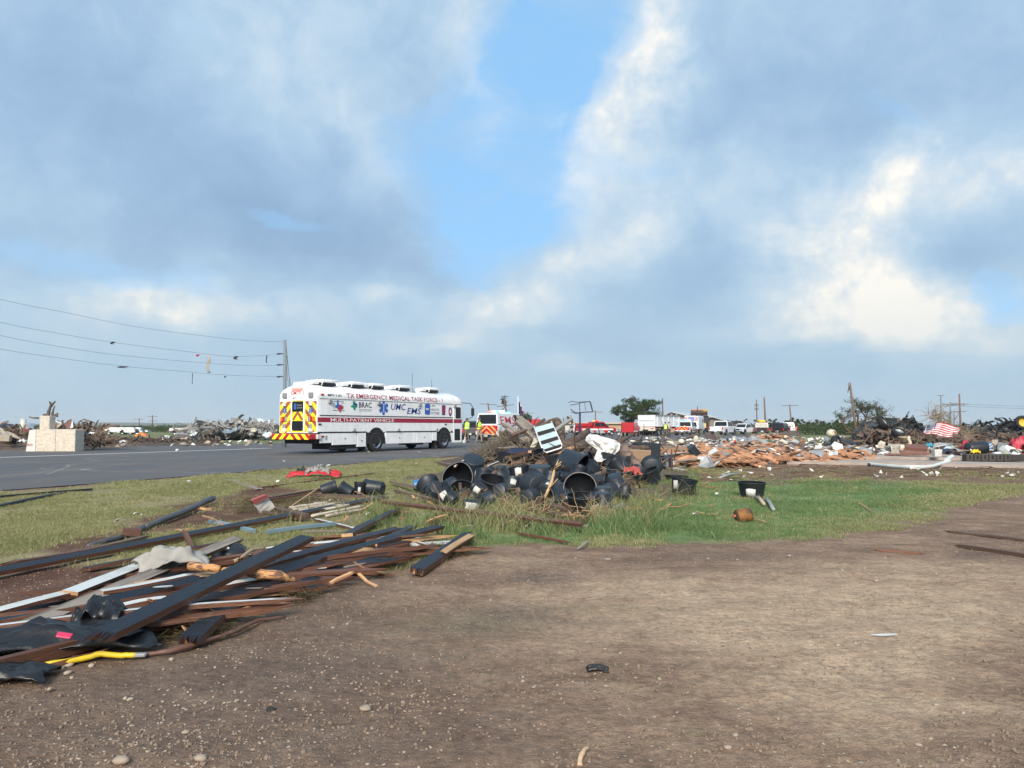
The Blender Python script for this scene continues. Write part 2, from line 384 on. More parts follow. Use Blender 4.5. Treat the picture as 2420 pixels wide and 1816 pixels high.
gx=np.outer(rs_,np.sin(ths)).ravel(); gy=np.outer(rs_,np.cos(ths)).ravel()
GP=np.stack([gx,gy],1); zg,zl,zw,zt,zs=zones(GP)
onroad=np.clip(sdist(GP,ROAD)/.5,0,1)
gz=relief(gx,gy)*(1-onroad)-.012*onroad
verts=np.stack([gx,gy,gz],1); verts=np.vstack([verts,[[0,0,0]]])
i0=np.arange(nr-1)[:,None]*nth+np.arange(nth)[None]; i1=np.arange(nr-1)[:,None]*nth+(np.arange(nth)+1)[None] % nth
quads=np.stack([i0,i0+nth,i1+nth,i1],-1).reshape(-1,4)
me=bpy.data.meshes.new('ground')
tri=np.stack([np.full(nth,nr*nth),np.arange(nth),(np.arange(nth)+1) % nth],1)
me.vertices.add(len(verts)); me.vertices.foreach_set('co',verts.ravel())
nl=quads.size+tri.size; me.loops.add(nl); me.loops.foreach_set('vertex_index',np.concatenate([quads.ravel(),tri.ravel()]).astype(np.int32))
me.polygons.add(len(quads)+len(tri)); ls=np.concatenate([np.arange(len(quads))*4,quads.size+np.arange(len(tri))*3]).astype(np.int32)
me.polygons.foreach_set('loop_start',ls); me.polygons.foreach_set('use_smooth',np.ones(len(ls),bool)); me.update(calc_edges=True)
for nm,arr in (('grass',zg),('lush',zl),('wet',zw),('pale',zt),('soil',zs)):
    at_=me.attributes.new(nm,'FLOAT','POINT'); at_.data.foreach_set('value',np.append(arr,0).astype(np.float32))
gm=bpy.data.materials.new('ground_material'); gm.use_nodes=True; n=N(gm.node_tree); b=gm.node_tree.nodes['Principled BSDF']
def attr(n,nm):a=n.new('ShaderNodeAttribute'); a.attribute_name=nm; return a.outputs['Fac']
geo=n.new('ShaderNodeNewGeometry'); pos=geo.outputs['Position']; px,py,pz=n.sep(pos)
str_=n.comb(n.m('MULTIPLY',px,.55),py,0.0)
nA=n.noise(pos,.9,6,.62); nB=n.noise(str_,3.2,6,.68,.5); nC=n.noise(pos,22,5,.7); nD=n.noise(pos,90,3,.6); nE=n.noise(str_,.35,4,.6)
mott=n.m('ADD',n.m('MULTIPLY',nB,.55),n.m('MULTIPLY',nA,.45))
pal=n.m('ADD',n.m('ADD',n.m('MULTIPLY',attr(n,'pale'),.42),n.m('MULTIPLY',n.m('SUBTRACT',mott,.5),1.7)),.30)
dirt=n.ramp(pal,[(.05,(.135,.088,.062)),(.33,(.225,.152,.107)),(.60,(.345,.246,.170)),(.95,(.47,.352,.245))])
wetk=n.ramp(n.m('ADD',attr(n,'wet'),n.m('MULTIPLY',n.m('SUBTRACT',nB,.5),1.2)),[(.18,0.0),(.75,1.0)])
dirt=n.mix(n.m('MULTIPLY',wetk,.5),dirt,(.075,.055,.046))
nF=n.noise(n.comb(px,n.m('MULTIPLY',py,.7),0.0),7,6,.75,.4); grain=n.m('ADD',n.m('MULTIPLY_ADD',nC,1.5,-.35),n.m('MULTIPLY',nF,1.2)); grain2=n.m('MULTIPLY_ADD',nD,.5,.75); gr=n.m('MULTIPLY',grain,grain2)
dirt=n.mix(1.0,dirt,n.comb(gr,gr,gr),'MULTIPLY')
# small stones set in the dirt
vo=n.new('ShaderNodeTexVoronoi'); vo.inputs['Scale'].default_value=34; n.link(pos,vo.inputs['Vector'])
vr,vg,vb=n.sep(vo.outputs['Color'])
st=n.m('MULTIPLY',n.m('LESS_THAN',vo.outputs['Distance'],n.m('MULTIPLY_ADD',vg,.22,.08)),n.m('GREATER_THAN',vr,.80))
dirt=n.mix(n.m('MULTIPLY',st,.8),dirt,n.mix(vb,(.19,.135,.10),(.42,.37,.31)))
soilc=n.mix(n.ramp(nA,[(.4,0.0),(.65,1.0)]),(.095,.048,.033),(.17,.095,.066)); soilc=n.mix(1.0,soilc,n.comb(gr,gr,gr),'MULTIPLY')
dirt=n.mix(attr(n,'soil'),dirt,soilc)
gcol=n.mix(n.ramp(nA,[(.35,0.0),(.65,1.0)]),(.215,.20,.10),(.28,.245,.14))
lcol=n.mix(n.ramp(nB,[(.35,0.0),(.65,1.0)]),(.10,.17,.06),(.15,.22,.085))
gcol=n.mix(attr(n,'lush'),gcol,lcol); gcol=n.mix(1.0,gcol,n.comb(gr,gr,gr),'MULTIPLY')
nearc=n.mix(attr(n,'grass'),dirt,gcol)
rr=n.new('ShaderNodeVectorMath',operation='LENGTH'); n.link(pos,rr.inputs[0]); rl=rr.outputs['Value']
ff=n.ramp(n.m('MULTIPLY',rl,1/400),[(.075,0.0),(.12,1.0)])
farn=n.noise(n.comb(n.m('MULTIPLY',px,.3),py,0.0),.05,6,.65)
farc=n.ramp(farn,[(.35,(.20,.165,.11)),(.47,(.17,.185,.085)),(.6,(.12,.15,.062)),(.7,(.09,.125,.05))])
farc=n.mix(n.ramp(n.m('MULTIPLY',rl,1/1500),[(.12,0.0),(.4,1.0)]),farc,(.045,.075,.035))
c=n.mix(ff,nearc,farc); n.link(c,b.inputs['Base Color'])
rg=n.m('MULTIPLY_ADD',wetk,-.22,.95); n.link(rg,b.inputs['Roughness']); b.inputs['Specular IOR Level'].default_value=.2
bh=n.m('ADD',n.m('ADD',n.m('MULTIPLY',nC,.5),n.m('MULTIPLY',nD,.25)),n.m('ADD',n.m('MULTIPLY',st,.25),n.m('MULTIPLY',n.noise(pos,7,5,.6),.9)))
bp=n.new('ShaderNodeBump'); bp.inputs['Strength'].default_value=1.0; bp.inputs['Distance'].default_value=.035; n.link(bh,bp.inputs['Height']); n.link(bp.outputs[0],b.inputs['Normal'])
me.materials.append(gm)
tag(link('ground',me),kind='structure')

# road: one sheet, with the white edge line and worn markings above it
def sheet(name,poly,z,m,parent=None,th=0):
    mb=MB(); k=len(poly); vs=[(p[0],p[1],z) for p in poly]
    fs=[tuple(range(k))]
    if th:vs += [(p[0],p[1],z-th) for p in poly]; fs += [(i,i+k,(i+1) % k+k,(i+1) % k) for i in range(k)]
    mb.add(vs,fs); return mb.build(name,m,parent,fix=True)
asph=bpy.data.materials.new('asphalt'); asph.use_nodes=True; n=N(asph.node_tree); b=asph.node_tree.nodes['Principled BSDF']
pos=n.new('ShaderNodeNewGeometry').outputs['Position']
mp=n.new('ShaderNodeMapping'); mp.inputs['Rotation'].default_value=(0,0,math.atan2(rd[0],rd[1])); mp.inputs['Scale'].default_value=(1,.12,1); n.link(pos,mp.inputs[0])
nA=n.noise(mp.outputs[0],.9,5,.6); nB=n.noise(pos,30,4,.7); nC=n.noise(pos,.25,4,.6)
c=n.ramp(n.m('ADD',n.m('MULTIPLY',nA,.6),n.m('MULTIPLY',nC,.4)),[(.32,(.058,.056,.058)),(.50,(.088,.084,.084)),(.68,(.13,.122,.115))])
k=n.m('MULTIPLY_ADD',nB,.7,.65); c=n.mix(1.0,c,n.comb(k,k,k),'MULTIPLY')
mud=n.ramp(n.noise(pos,.6,6,.7),[(.56,0.0),(.72,.6)]); c=n.mix(mud,c,(.115,.085,.07))
vc=n.new('ShaderNodeTexVoronoi',feature='DISTANCE_TO_EDGE'); vc.inputs['Scale'].default_value=.12
wv=n.new('ShaderNodeVectorMath',operation='MULTIPLY_ADD'); n.link(n.noise(pos,1.2,4,.6,out='Color'),wv.inputs[0]); wv.inputs[1].default_value=(1.5,1.5,0); n.link(pos,wv.inputs[2]); n.link(wv.outputs[0],vc.inputs['Vector'])
c=n.mix(n.m('LESS_THAN',vc.outputs['Distance'],.008),c,(.14,.13,.12))
n.link(c,b.inputs['Base Color']); n.link(n.ramp(nA,[(.35,.55),(.6,.8)]),b.inputs['Roughness']); b.inputs['Specular IOR Level'].default_value=.45
bp=n.new('ShaderNodeBump'); bp.inputs['Strength'].default_value=.5; bp.inputs['Distance'].default_value=.008; n.link(nB,bp.inputs['Height']); n.link(bp.outputs[0],b.inputs['Normal'])
tag(sheet('road',ROAD,.018,asph),kind='structure')
LINEW=mat('worn_white_line',(.66,.66,.64),.7,var=.25,vs=3)
LINEF=mat('faded_marking',(.17,.165,.155),.8,var=.35,vs=3)
def strip(name,pts,wd,z,m):
    P=[G(*p) for p in pts]; mb=MB()
    for a,b_ in zip(P,P[1:]):
        d=(b_-a).normalized(); s_=Vector((-d.y,d.x,0))*wd/2
        mb.add([a-s_+Vector((0,0,z)),b_-s_+Vector((0,0,z)),b_+s_+Vector((0,0,z)),a+s_+Vector((0,0,z))],[(0,1,2,3)])
    return tag(mb.build(name,m),kind='structure')
strip('road_edge_line',[(-260,1096),(0,1083),(640,1060.5)],.34,.024,LINEW)
strip('road_marking',[(60,1100),(175,1095.5)],.12,.024,LINEF)
strip('road_marking',[(110,1124),(160,1106),(162,1100)],.09,.024,LINEF)
strip('road_marking',[(190,1112.5),(215,1111)],.12,.024,LINEW)
strip('road_marking',[(560,1094),(1010,1060)],.10,.024,LINEF)
strip('road_marking',[(1120,1060),(1180,1059)],.12,.024,LINEF)
# broken concrete strips in front of the wreckage on the right
SLABM=mat('broken_concrete',(.36,.305,.27),.85,var=.2,vs=1.2,dirt=.45,bump=.4,bs=30)
for k,pl in enumerate([[(1880,1094),(2080,1093),(2270,1098),(2440,1101),(2440,1108),(2200,1103),(1990,1098.5),(1860,1098)],
                        [(2070,1081),(2230,1080.5),(2290,1086),(2270,1089),(2080,1086.5),(1990,1087)],
                        [(1700,1093),(1860,1091.5),(1850,1095.5),(1690,1098)]]):
    tag(sheet('concrete_slab',[G(*p) for p in pl],.10+.01*k,SLABM,th=.12),['long pale broken concrete strip lying nearest the bare dirt on the right','smaller pale concrete strip behind the white bent pipe','short concrete strip in front of the orange lumber'][k],'concrete slab')

# ------------------------------------------------------------------ scatter (grass, gravel: what nobody could count)
def scatter(name,P,idx,rot,scl,variants,label,mats):
    me=bpy.data.meshes.new(name); me.vertices.add(len(P)); me.vertices.foreach_set('co',np.asarray(P,np.float32).ravel())
    a=me.attributes.new('vi','INT','POINT'); a.data.foreach_set('value',np.asarray(idx,np.int32))
    a=me.attributes.new('rt','FLOAT_VECTOR','POINT'); a.data.foreach_set('vector',np.asarray(rot,np.float32).ravel())
    a=me.attributes.new('sl','FLOAT_VECTOR','POINT'); a.data.foreach_set('vector',np.asarray(scl,np.float32).ravel())
    for m_ in mats:me.materials.append(m_)
    o=link(name,me); tag(o,label,kind='stuff')
    col=bpy.data.collections.new(name+'_kinds')
    for i,v in enumerate(variants):v.name='%s_kind_%02d' % (name,i); col.objects.link(v)
    g=bpy.data.node_groups.new(name,'GeometryNodeTree')
    g.interface.new_socket('Geometry',in_out='INPUT',socket_type='NodeSocketGeometry'); g.interface.new_socket('Geometry',in_out='OUTPUT',socket_type='NodeSocketGeometry')
    nd=g.nodes; gi,go=nd.new('NodeGroupInput'),nd.new('NodeGroupOutput')
    ci=nd.new('GeometryNodeCollectionInfo'); ci.inputs['Collection'].default_value=col; ci.inputs['Separate Children'].default_value=True; ci.inputs['Reset Children'].default_value=True
    ip=nd.new('GeometryNodeInstanceOnPoints'); ip.inputs['Pick Instance'].default_value=True
    def na(nm,ty):
        q=nd.new('GeometryNodeInputNamedAttribute'); q.data_type=ty; q.inputs['Name'].default_value=nm; return q.outputs['Attribute']
    m2p=nd.new('GeometryNodeMeshToPoints')
    L=g.links.new; L(gi.outputs[0],m2p.inputs['Mesh']); L(m2p.outputs[0],ip.inputs['Points']); L(ci.outputs[0],ip.inputs['Instance']); L(na('vi','INT'),ip.inputs['Instance Index'])
    L(na('rt','FLOAT_VECTOR'),ip.inputs['Rotation']); L(na('sl','FLOAT_VECTOR'),ip.inputs['Scale'])
    L(ip.outputs[0],go.inputs[0])
    md=o.modifiers.new('scatter','NODES'); md.node_group=g
    return o
RS=np.random.RandomState(5)
def grassmat(name,stops,thin=True):
    m=bpy.data.materials.new(name); m.use_nodes=True; n=N(m.node_tree); b=m.node_tree.nodes['Principled BSDF']
    oi=n.new('ShaderNodeObjectInfo'); geo=n.new('ShaderNodeNewGeometry')
    f=n.m('ADD',n.m('MULTIPLY',geo.outputs['Random Per Island'],.5),n.m('MULTIPLY',n.noise(geo.outputs['Position'],.7,4,.6),.5))
    c=n.ramp(f,stops); n.link(c,b.inputs['Base Color']); b.inputs['Roughness'].default_value=.6; b.inputs['Specular IOR Level'].default_value=.25
    if thin:
        tr=n.new('ShaderNodeBsdfTranslucent'); n.link(n.mix(1.0,c,(1.25,1.3,.9),'MULTIPLY'),tr.inputs[0]); mx=n.new('ShaderNodeMixShader'); mx.inputs[0].default_value=.42; n.link(b.outputs[0],mx.inputs[1]); n.link(tr.outputs[0],mx.inputs[2]); n.link(mx.outputs[0],m.node_tree.nodes['Material Output'].inputs[0])
    return m
GREENM=grassmat('lush_grass',[(.2,(.10,.165,.060)),(.45,(.155,.235,.100)),(.62,(.215,.29,.135)),(.8,(.36,.40,.20))])
OLIVEM=grassmat('dull_grass',[(.2,(.155,.165,.078)),(.42,(.265,.265,.130)),(.62,(.36,.345,.18)),(.8,(.46,.40,.25))])
STRAWM=grassmat('straw',[(.2,(.060,.045,.028)),(.45,(.125,.098,.055)),(.8,(.26,.20,.11))])
def tuft(nb,h,spread,wd,lean,m,seg=2):
    mb=MB()
    for _ in range(nb):
        a=RS.rand()*6.28; r0=spread*math.sqrt(RS.rand()); bx,by=r0*math.cos(a),r0*math.sin(a)
        d=RS.rand()*6.28; hh=h*(.45+.75*RS.rand()); ln=lean*(.2+RS.rand())*hh; w_=wd*(.6+.8*RS.rand()); pa=RS.rand()*3.14
        sx,sy=math.cos(pa)*w_/2,math.sin(pa)*w_/2; vs=[]
        for i in range(seg):
            t=i/seg; cx,cy,cz=bx+math.cos(d)*ln*t*t,by+math.sin(d)*ln*t*t,hh*t*(1-.25*t*lean)
            k=1-t*.4; vs += [(cx-sx*k,cy-sy*k,cz),(cx+sx*k,cy+sy*k,cz)]
        vs.append((bx+math.cos(d)*ln,by+math.sin(d)*ln,hh*(1-.25*lean)))
        fs=[(2*i,2*i+1,2*i+3,2*i+2) for i in range(seg-1)]+[(2*seg-2,2*seg-1,2*seg)]
        mb.add(vs,fs)
    return bpy.data.objects.new('tuft',mb.mesh('tuft',m))
def rand_ground(n_,y0,y1,hw):
    """random points over the ground in view, thinning with distance"""
    y=y0*(y1/y0)**RS.rand(n_); x=(RS.rand(n_)*2-1)*hw*y
    return np.stack([x,y],1)
def lowgrass(name,n_,lushsel,m,label,hs,seed):
    P=rand_ground(n_,6.6,34,.75); g,l,_,_,s=zones(P); onr=sdist(P,ROAD)
    patch=vnoise(P[:,0]*.9,P[:,1]*.9,seed)
    keep=(RS.rand(n_) < g*(l if lushsel else (1.12-l))*np.clip((patch-.36)*3.2,.05,1)) & (onr < -.1)
    P=P[keep]; k=len(P); sc=(.6+.8*RS.rand(k))*hs*(.7+.6*vnoise(P[:,0]*.5,P[:,1]*.5,seed+1))
    rot=np.stack([RS.randn(k)*.12,RS.randn(k)*.12,RS.rand(k)*6.28],1); wide=np.clip(P[:,1]/9,1,2.2)
    S3=np.stack([sc*wide,sc*wide,sc],1); z=relief(P[:,0],P[:,1])
    return scatter(name,np.column_stack([P,z]),RS.randint(0,5,k),rot,S3,[tuft(26,.065,.11,.007,.9,m) for _ in range(5)],label,[m])
lowgrass('grass',90000,True,GREENM,'bright green grass growing between the pots and the bare lot',.6,21)
lowgrass('grass',110000,False,OLIVEM,'short dull olive grass along the road verge',.72,31)
# tall weeds round the pots
def weeds(n_,areas,m,variants,label,name='weeds',smin=.6):
    pts,sc=[],[]
    for (u0,u1,v0,v1,wt) in areas:
        k=int(n_*wt)
        for _ in range(k):
            p=G(u0+(u1-u0)*RS.rand(),v0+(v1-v0)*RS.rand()); pts.append((p.x,p.y,0)); sc.append(smin+RS.rand()*.8)
    P=np.array(pts); k=len(P); cl=vnoise(P[:,0]*1.6,P[:,1]*1.6,44) > .44; P=P[cl]; sc=np.array(sc)[cl]; k=len(P)
    rot=np.stack([RS.randn(k)*.15,RS.randn(k)*.15,RS.rand(k)*6.28],1)
    return scatter(name,P,RS.randint(0,len(variants),k),rot,np.stack([sc]*3,1),variants,label,[m])
weeds(560,[(1420,1560,1150,1262,.30),(1060,1330,1245,1280,.12),(870,1010,1200,1262,.10),(1330,1700,1225,1278,.22),(1560,1660,1120,1170,.10),(940,1100,1205,1285,.10)],GREENM,
      [tuft(16,.17,.10,.008,.75,GREENM,3) for _ in range(5)],'taller green weeds round the heap of black pots')
weeds(700,[(1390,1560,1135,1250,.35),(1040,1330,1190,1262,.3),(880,1000,1195,1230,.10),(640,1330,1195,1250,.10),(1600,1660,1150,1175,.05)],OLIVEM,
      [tuft(14,.30,.12,.007,.9,OLIVEM,3) for _ in range(4)],'dry straw coloured weeds standing among the pots','dry_weeds')
# matted dead grass and chaff lying among the debris
def mat_tuft(m):
    mb=MB()
    for _ in range(60):
        a=RS.rand()*6.28; L_=.03+.08*RS.rand(); c_=Vector((RS.randn()*.07,RS.randn()*.07,.01+abs(RS.randn())*.03)); d=Vector((math.cos(a),math.sin(a),RS.randn()*.25)).normalized()
        s_=Vector((-d.y,d.x,RS.randn()*.5)).normalized()*.0018
        mb.add([c_-d*L_/2-s_,c_-d*L_/2+s_,c_+d*L_/2+s_*.4,c_+d*L_/2-s_*.4],[(0,1,2,3)])
    return bpy.data.objects.new('mat',mb.mesh('mat',m))
weeds(2600,[(1020,1420,1190,1250,.42),(450,720,1380,1425,.08),(700,1100,1300,1370,.10),(560,760,1180,1215,.05),(1000,1330,1150,1200,.08),(330,520,1480,1515,.015),(1440,1640,1110,1180,.1),(1850,2420,1108,1128,.05)],STRAWM,
      [mat_tuft(STRAWM) for _ in range(4)],'matted dead grass caught among the debris','dead_grass')
# gravel
def stone_obj(m,flat=.6):
    bm=bmesh.new(); bmesh.ops.create_icosphere(bm,subdivisions=2,radius=.5)
    sd_=RS.rand()*100; sx,sy=.8+RS.rand()*.6,.7+RS.rand()*.5
    for v in bm.verts:
        k=1+.35*(mnoise.noise(v.co*1.7+Vector((sd_,0,0)))); v.co=Vector((v.co.x*k*sx,v.co.y*k*sy,v.co.z*k*flat))
    me=bpy.data.meshes.new('stone'); bm.to_mesh(me); bm.free(); me.polygons.foreach_set('use_smooth',[True]*len(me.polygons)); me.materials.append(m)
    return bpy.data.objects.new('stone',me)
STM=grassmat('pebble_stone',[(.2,(.10,.072,.058)),(.45,(.19,.14,.11)),(.66,(.27,.21,.16)),(.85,(.42,.35,.28))],False)
def gravel(name,n_,y0,y1,smin,smax,label,seed,pw=2.5):
    P=rand_ground(n_,y0,y1,.75); g,l,_,_,s=zones(P); d=vnoise(P[:,0]*.8,P[:,1]*.8,seed)
    keep=(RS.rand(n_) < np.clip((d-.40)*2.6,0,1)*(1-g)) & (sdist(P,ROAD) < -.2); P=P[keep]; k=len(P)
    sc=smin+(smax-smin)*RS.rand(k)**pw; rot=np.stack([RS.randn(k)*.2,RS.randn(k)*.2,RS.rand(k)*6.28],1); z=relief(P[:,0],P[:,1])+sc*.10
    return scatter(name,np.column_stack([P,z]),RS.randint(0,6,k),rot,np.stack([sc]*3,1),[stone_obj(STM) for _ in range(6)],label,[STM])
gravel('gravel',20000,2.0,22,.004,.015,'small pale gravel scattered over the brown dirt lot',51)
gravel('pebbles',900,2.0,16,.010,.026,'rounded pebbles lying loose on the dirt lot',52,2.0)
# loose soil crumbs give the lot its relief
CRM=grassmat('soil_crumb',[(.2,(.11,.078,.060)),(.6,(.17,.125,.095)),(.9,(.25,.19,.14))],False)
def crumbs(n_):
    P=rand_ground(n_,2.0,14,.75); g,_,_,_,_=zones(P); d=vnoise(P[:,0]*1.4,P[:,1]*3,61); keep=(RS.rand(n_) < np.clip((d-.35)*3,0,1)*(1-g)); P=P[keep]; k=len(P)
    sc=.005+.014*RS.rand(k)**2; rot=np.stack([RS.randn(k),RS.randn(k),RS.rand(k)*6.28],1)
    return scatter('soil_crumbs',np.column_stack([P,relief(P[:,0],P[:,1])+sc*.1]),RS.randint(0,4,k),rot,np.stack([sc]*3,1),[stone_obj(CRM,.7) for _ in range(4)],'crumbs of dry soil over the dirt lot',[CRM])
crumbs(26000)
# ------------------------------------------------------------------ print on surfaces
def textmesh(s):
    cu=bpy.data.curves.new('t','FONT'); cu.body=s; cu.resolution_u=2; cu.extrude=.01; cu.offset=.003
    o=bpy.data.objects.new('t',cu); me=bpy.data.meshes.new_from_object(o); bpy.data.objects.remove(o); bpy.data.curves.remove(cu)
    return me
def lettering(s,rect,M,m,parent,name='lettering',shear=0,th=.006,bold=0):
    """text fitted to rect=(x0, z0, x1, z1) of the plane y=0 of M (reading along +x, facing -y)"""
    me=textmesh(s); n=len(me.vertices); co=np.empty(n*3,np.float32); me.vertices.foreach_get('co',co); co=co.reshape(-1,3)
    mn,mx=co.min(0),co.max(0); sz=np.maximum(mx-mn,1e-6); q=(co-mn)/sz
    x0,z0,x1,z1=rect; X_=x0+q[:,0]*(x1-x0)+shear*q[:,1]*(z1-z0); Z_=z0+q[:,1]*(z1-z0); Y_=-q[:,2]*th
    out=np.array([M @ Vector((a,b,c)) for a,b,c in zip(X_,Y_,Z_)],np.float32); me.vertices.foreach_set('co',out.ravel()); me.update()
    me.materials.append(m); return link(name,me,parent)
def flatpoly(mb,pts,M,y=-.004,mi=0,th=.004):
    """thin plate: polygon in (x, z) of M standing proud of y=0"""
    k=len(pts); vs=[M @ Vector((p[0],y,p[1])) for p in pts]+[M @ Vector((p[0],y+th,p[1])) for p in pts]
    mb.add(vs,[tuple(range(k)),tuple(range(2*k-1,k-1,-1))]+[(i,i+k,(i+1) % k+k,(i+1) % k) for i in range(k)],mi)
def clip_rect(poly,x0,z0,x1,z1):
    for ax,lim,sg in ((0,x0,1),(0,x1,-1),(1,z0,1),(1,z1,-1)):
        out=[]
        for i in range(len(poly)):
            a,b=poly[i],poly[(i+1) % len(poly)]; da,db=sg*(a[ax]-lim),sg*(b[ax]-lim)
            if da >= 0:out.append(a)
            if da*db < 0:t=da/(da-db); out.append((a[0]+t*(b[0]-a[0]),a[1]+t*(b[1]-a[1])))
        poly=out
        if len(poly) < 3:return []
    return poly
def chevrons(mb,rect,M,pitch,slope,off=0,y=-.008,mi=0,duty=.5):
    x0,z0,x1,z1=rect; w_=x1-x0; span=abs(slope)*w_
    k=-20
    while k < 40:
        zb=z0-span+k*pitch+off; a=zb+(span if slope < 0 else 0); b_=zb+(span if slope > 0 else 0)
        p=clip_rect([(x0,a),(x1,b_),(x1,b_+pitch*duty),(x0,a+pitch*duty)],*rect)
        if len(p) >= 3:flatpoly(mb,p,M,y,mi)
        k += 1
def star_of_life(c,r,M,m,parent,name='star_emblem'):
    mb=MB()
    for k in range(3):
        a=math.pi/3*k+math.pi/2; d=(math.cos(a),math.sin(a)); s_=(-d[1],d[0]); w_=r*.26
        flatpoly(mb,[(c[0]+d[0]*r*i+s_[0]*w_*j,c[1]+d[1]*r*i+s_[1]*w_*j) for i,j in ((-1,-1),(1,-1),(1,1),(-1,1))],M,-.006-.003*k)
    o=mb.build(name,m,parent); rod=MB(); flatpoly(rod,[(c[0]-r*.05,c[1]-r*.6),(c[0]+r*.05,c[1]-r*.6),(c[0]+r*.05,c[1]+r*.6),(c[0]-r*.05,c[1]+r*.6)],M,-.018)
    rod.build('staff',WHITE,o); return o
def rounded(x0,z0,x1,z1,r,k=4):
    p=[]
    for cx,cz,a0 in ((x1-r,z1-r,0),(x0+r,z1-r,90),(x0+r,z0+r,180),(x1-r,z0+r,270)):
        for i in range(k+1):a=R(a0+90*i/k); p.append((cx+r*math.cos(a),cz+r*math.sin(a)))
    return p
def glow(name,col,s):return mat(name,col,.4,var=0,emit=col,es=s)
LRED=glow('lit_red_lamp',(1,.02,.01),2.0); LAMB=glow('lit_amber_lamp',(1,.30,.02),2.6); LBLU=glow('lit_blue_lamp',(.08,.40,1),2.6); LWHT=glow('lit_white_lamp',(1,.95,.85),4.0); LPNK=glow('lit_pink_lamp',(1,.12,.10),2.2)
LENSR=mat('red_lens',(.45,.01,.01),.25,var=.1); LENSO=mat('orange_lens',(.62,.16,.02),.25,var=.1); LENSG=mat('grey_lens',(.22,.24,.26),.3,var=.1)
GREYL=mat('grey_print',(.28,.30,.33),.5,var=.05); TEAL=mat('green_print',(.02,.24,.18),.5,var=.05); LBPR=mat('blue_print',(.03,.11,.42),.5,var=.05)
def wheel(parent,x,y,r,w_,side,rimm=CHROME,dual=False,name='wheel'):
    """side: -1 when the outer face looks towards -y"""
    o=bpy.data.objects.new(name,None); COL.objects.link(o); o.parent=parent; o.location=(x,y,r); o.rotation_euler=(R(90)*(1 if side < 0 else -1),0,0)
    t=MB(); h=w_/2
    t.lathe([(r*.58,-h),(r*.90,-h),(r*.975,-h*.8),(r,-h*.4),(r,h*.4),(r*.975,h*.8),(r*.90,h),(r*.62,h),(r*.58,h*.8)],28)
    t.build('tyre',BLACK,o); m=MB(); dp=-h*.25 if dual else h*.5
    m.lathe([(r*.60,h*.92),(r*.55,h*.88),(r*.52,dp),(r*.30,dp-.01),(r*.26,dp+.03),(r*.20,dp+.05),(.001,dp+.06)],20)
    m.build('rim',rimm,o)
    if r > .48:
        for k in range(8):b_=MB(); a=k*math.pi/4; b_.cyl((r*.41*math.cos(a),r*.41*math.sin(a),dp-.03),(r*.41*math.cos(a),r*.41*math.sin(a),dp+.008),r*.055,seg=8); b_.build('hand_hole',BLACK,o)
    return o

# ------------------------------------------------------------------ the ambulance bus
BL,BW=11.7,2.45; BA=.529
bus=thing('ambulance_bus','long white ambulance bus with yellow and red chevron back, parked on the road','bus',(-9.851-.0,34.063,0),math.pi/2-BA)
BM=Matrix.Translation((-9.851,34.063,0)) @ RZ(math.pi/2-BA); BI=BM.inverted(); CAMB=BI @ Vector((0,0,CAM_H))
def bside(zx,zy,x0=600,y0=860,k=3.687,y=-BW/2):
    d=BI.to_3x3() @ ray(x0+zx/k,y0+zy/k); t=(y-CAMB.y)/d.y; q=CAMB+d*t; return (q.x,q.z)
def brear(zx,zy,x=0.0,x0=640,y0=880,k=8.3):
    d=BI.to_3x3() @ ray(x0+zx/k,y0+zy/k); t=(x-CAMB.x)/d.x; q=CAMB+d*t; return (-q.y,q.z)     # (to the right as seen, up)
SM=T(0,-BW/2,0)                                    # side plane: x forward, faces -y
RM=Matrix(((0,1,0,0),(-1,0,0,0),(0,0,1,0),(0,0,0,1)))   # rear plane: local x -> -y (right as seen), local -y -> -x
hw=BW/2
def sec(x,s=1.0,zt=3.22,zb=.97,hwk=1.0):
    h_=hw*hwk; p=[(-h_,zb),(-h_,2.66)]
    for a in (15,35,55,75):p.append((-h_+.42-.42*math.cos(R(a)),2.66+(zt-.12-2.66)*math.sin(R(a))))
    p += [(-h_*.45,zt-.02),(0,zt)]
    p=p+[(-a,b_) for a,b_ in reversed(p[:-1])]
    return [(x,a,b_) for a,b_ in p]
body=MB(); body.loft([sec(0,zt=3.08,hwk=.975),sec(.06,zt=3.15,hwk=.99),sec(.2,zt=3.21),sec(BL-.5),sec(BL-.2,zt=3.15),sec(BL,zt=2.9,hwk=.97)],smooth=False)
bo=body.build('body',WHITE,bus,fix=True)
for p_ in bo.data.polygons:p_.use_smooth=abs(p_.normal.x) < .5 and abs(p_.normal.z) > .1
und=MB(); und.box((BL/2,0,.72),(BL-.4,BW-.35,.5)); und.build('chassis',BLACK,bus); und=MB(); und.box((2.1,-.5,.40),(2.2,1.2,.4)); und.build('rear_tank',BLACK,bus); und=MB(); und.box((7.6,-.6,.40),(1.0,.9,.25)); und.build('side_tank',BLACK,bus)
for q in ((3.28,-.95),(3.28,.95),(9.08,-.95)):mf=MB(); mf.box((*q,.36),(.04,.5,.6)); mf.build('mud_flap',BLACK,bus)
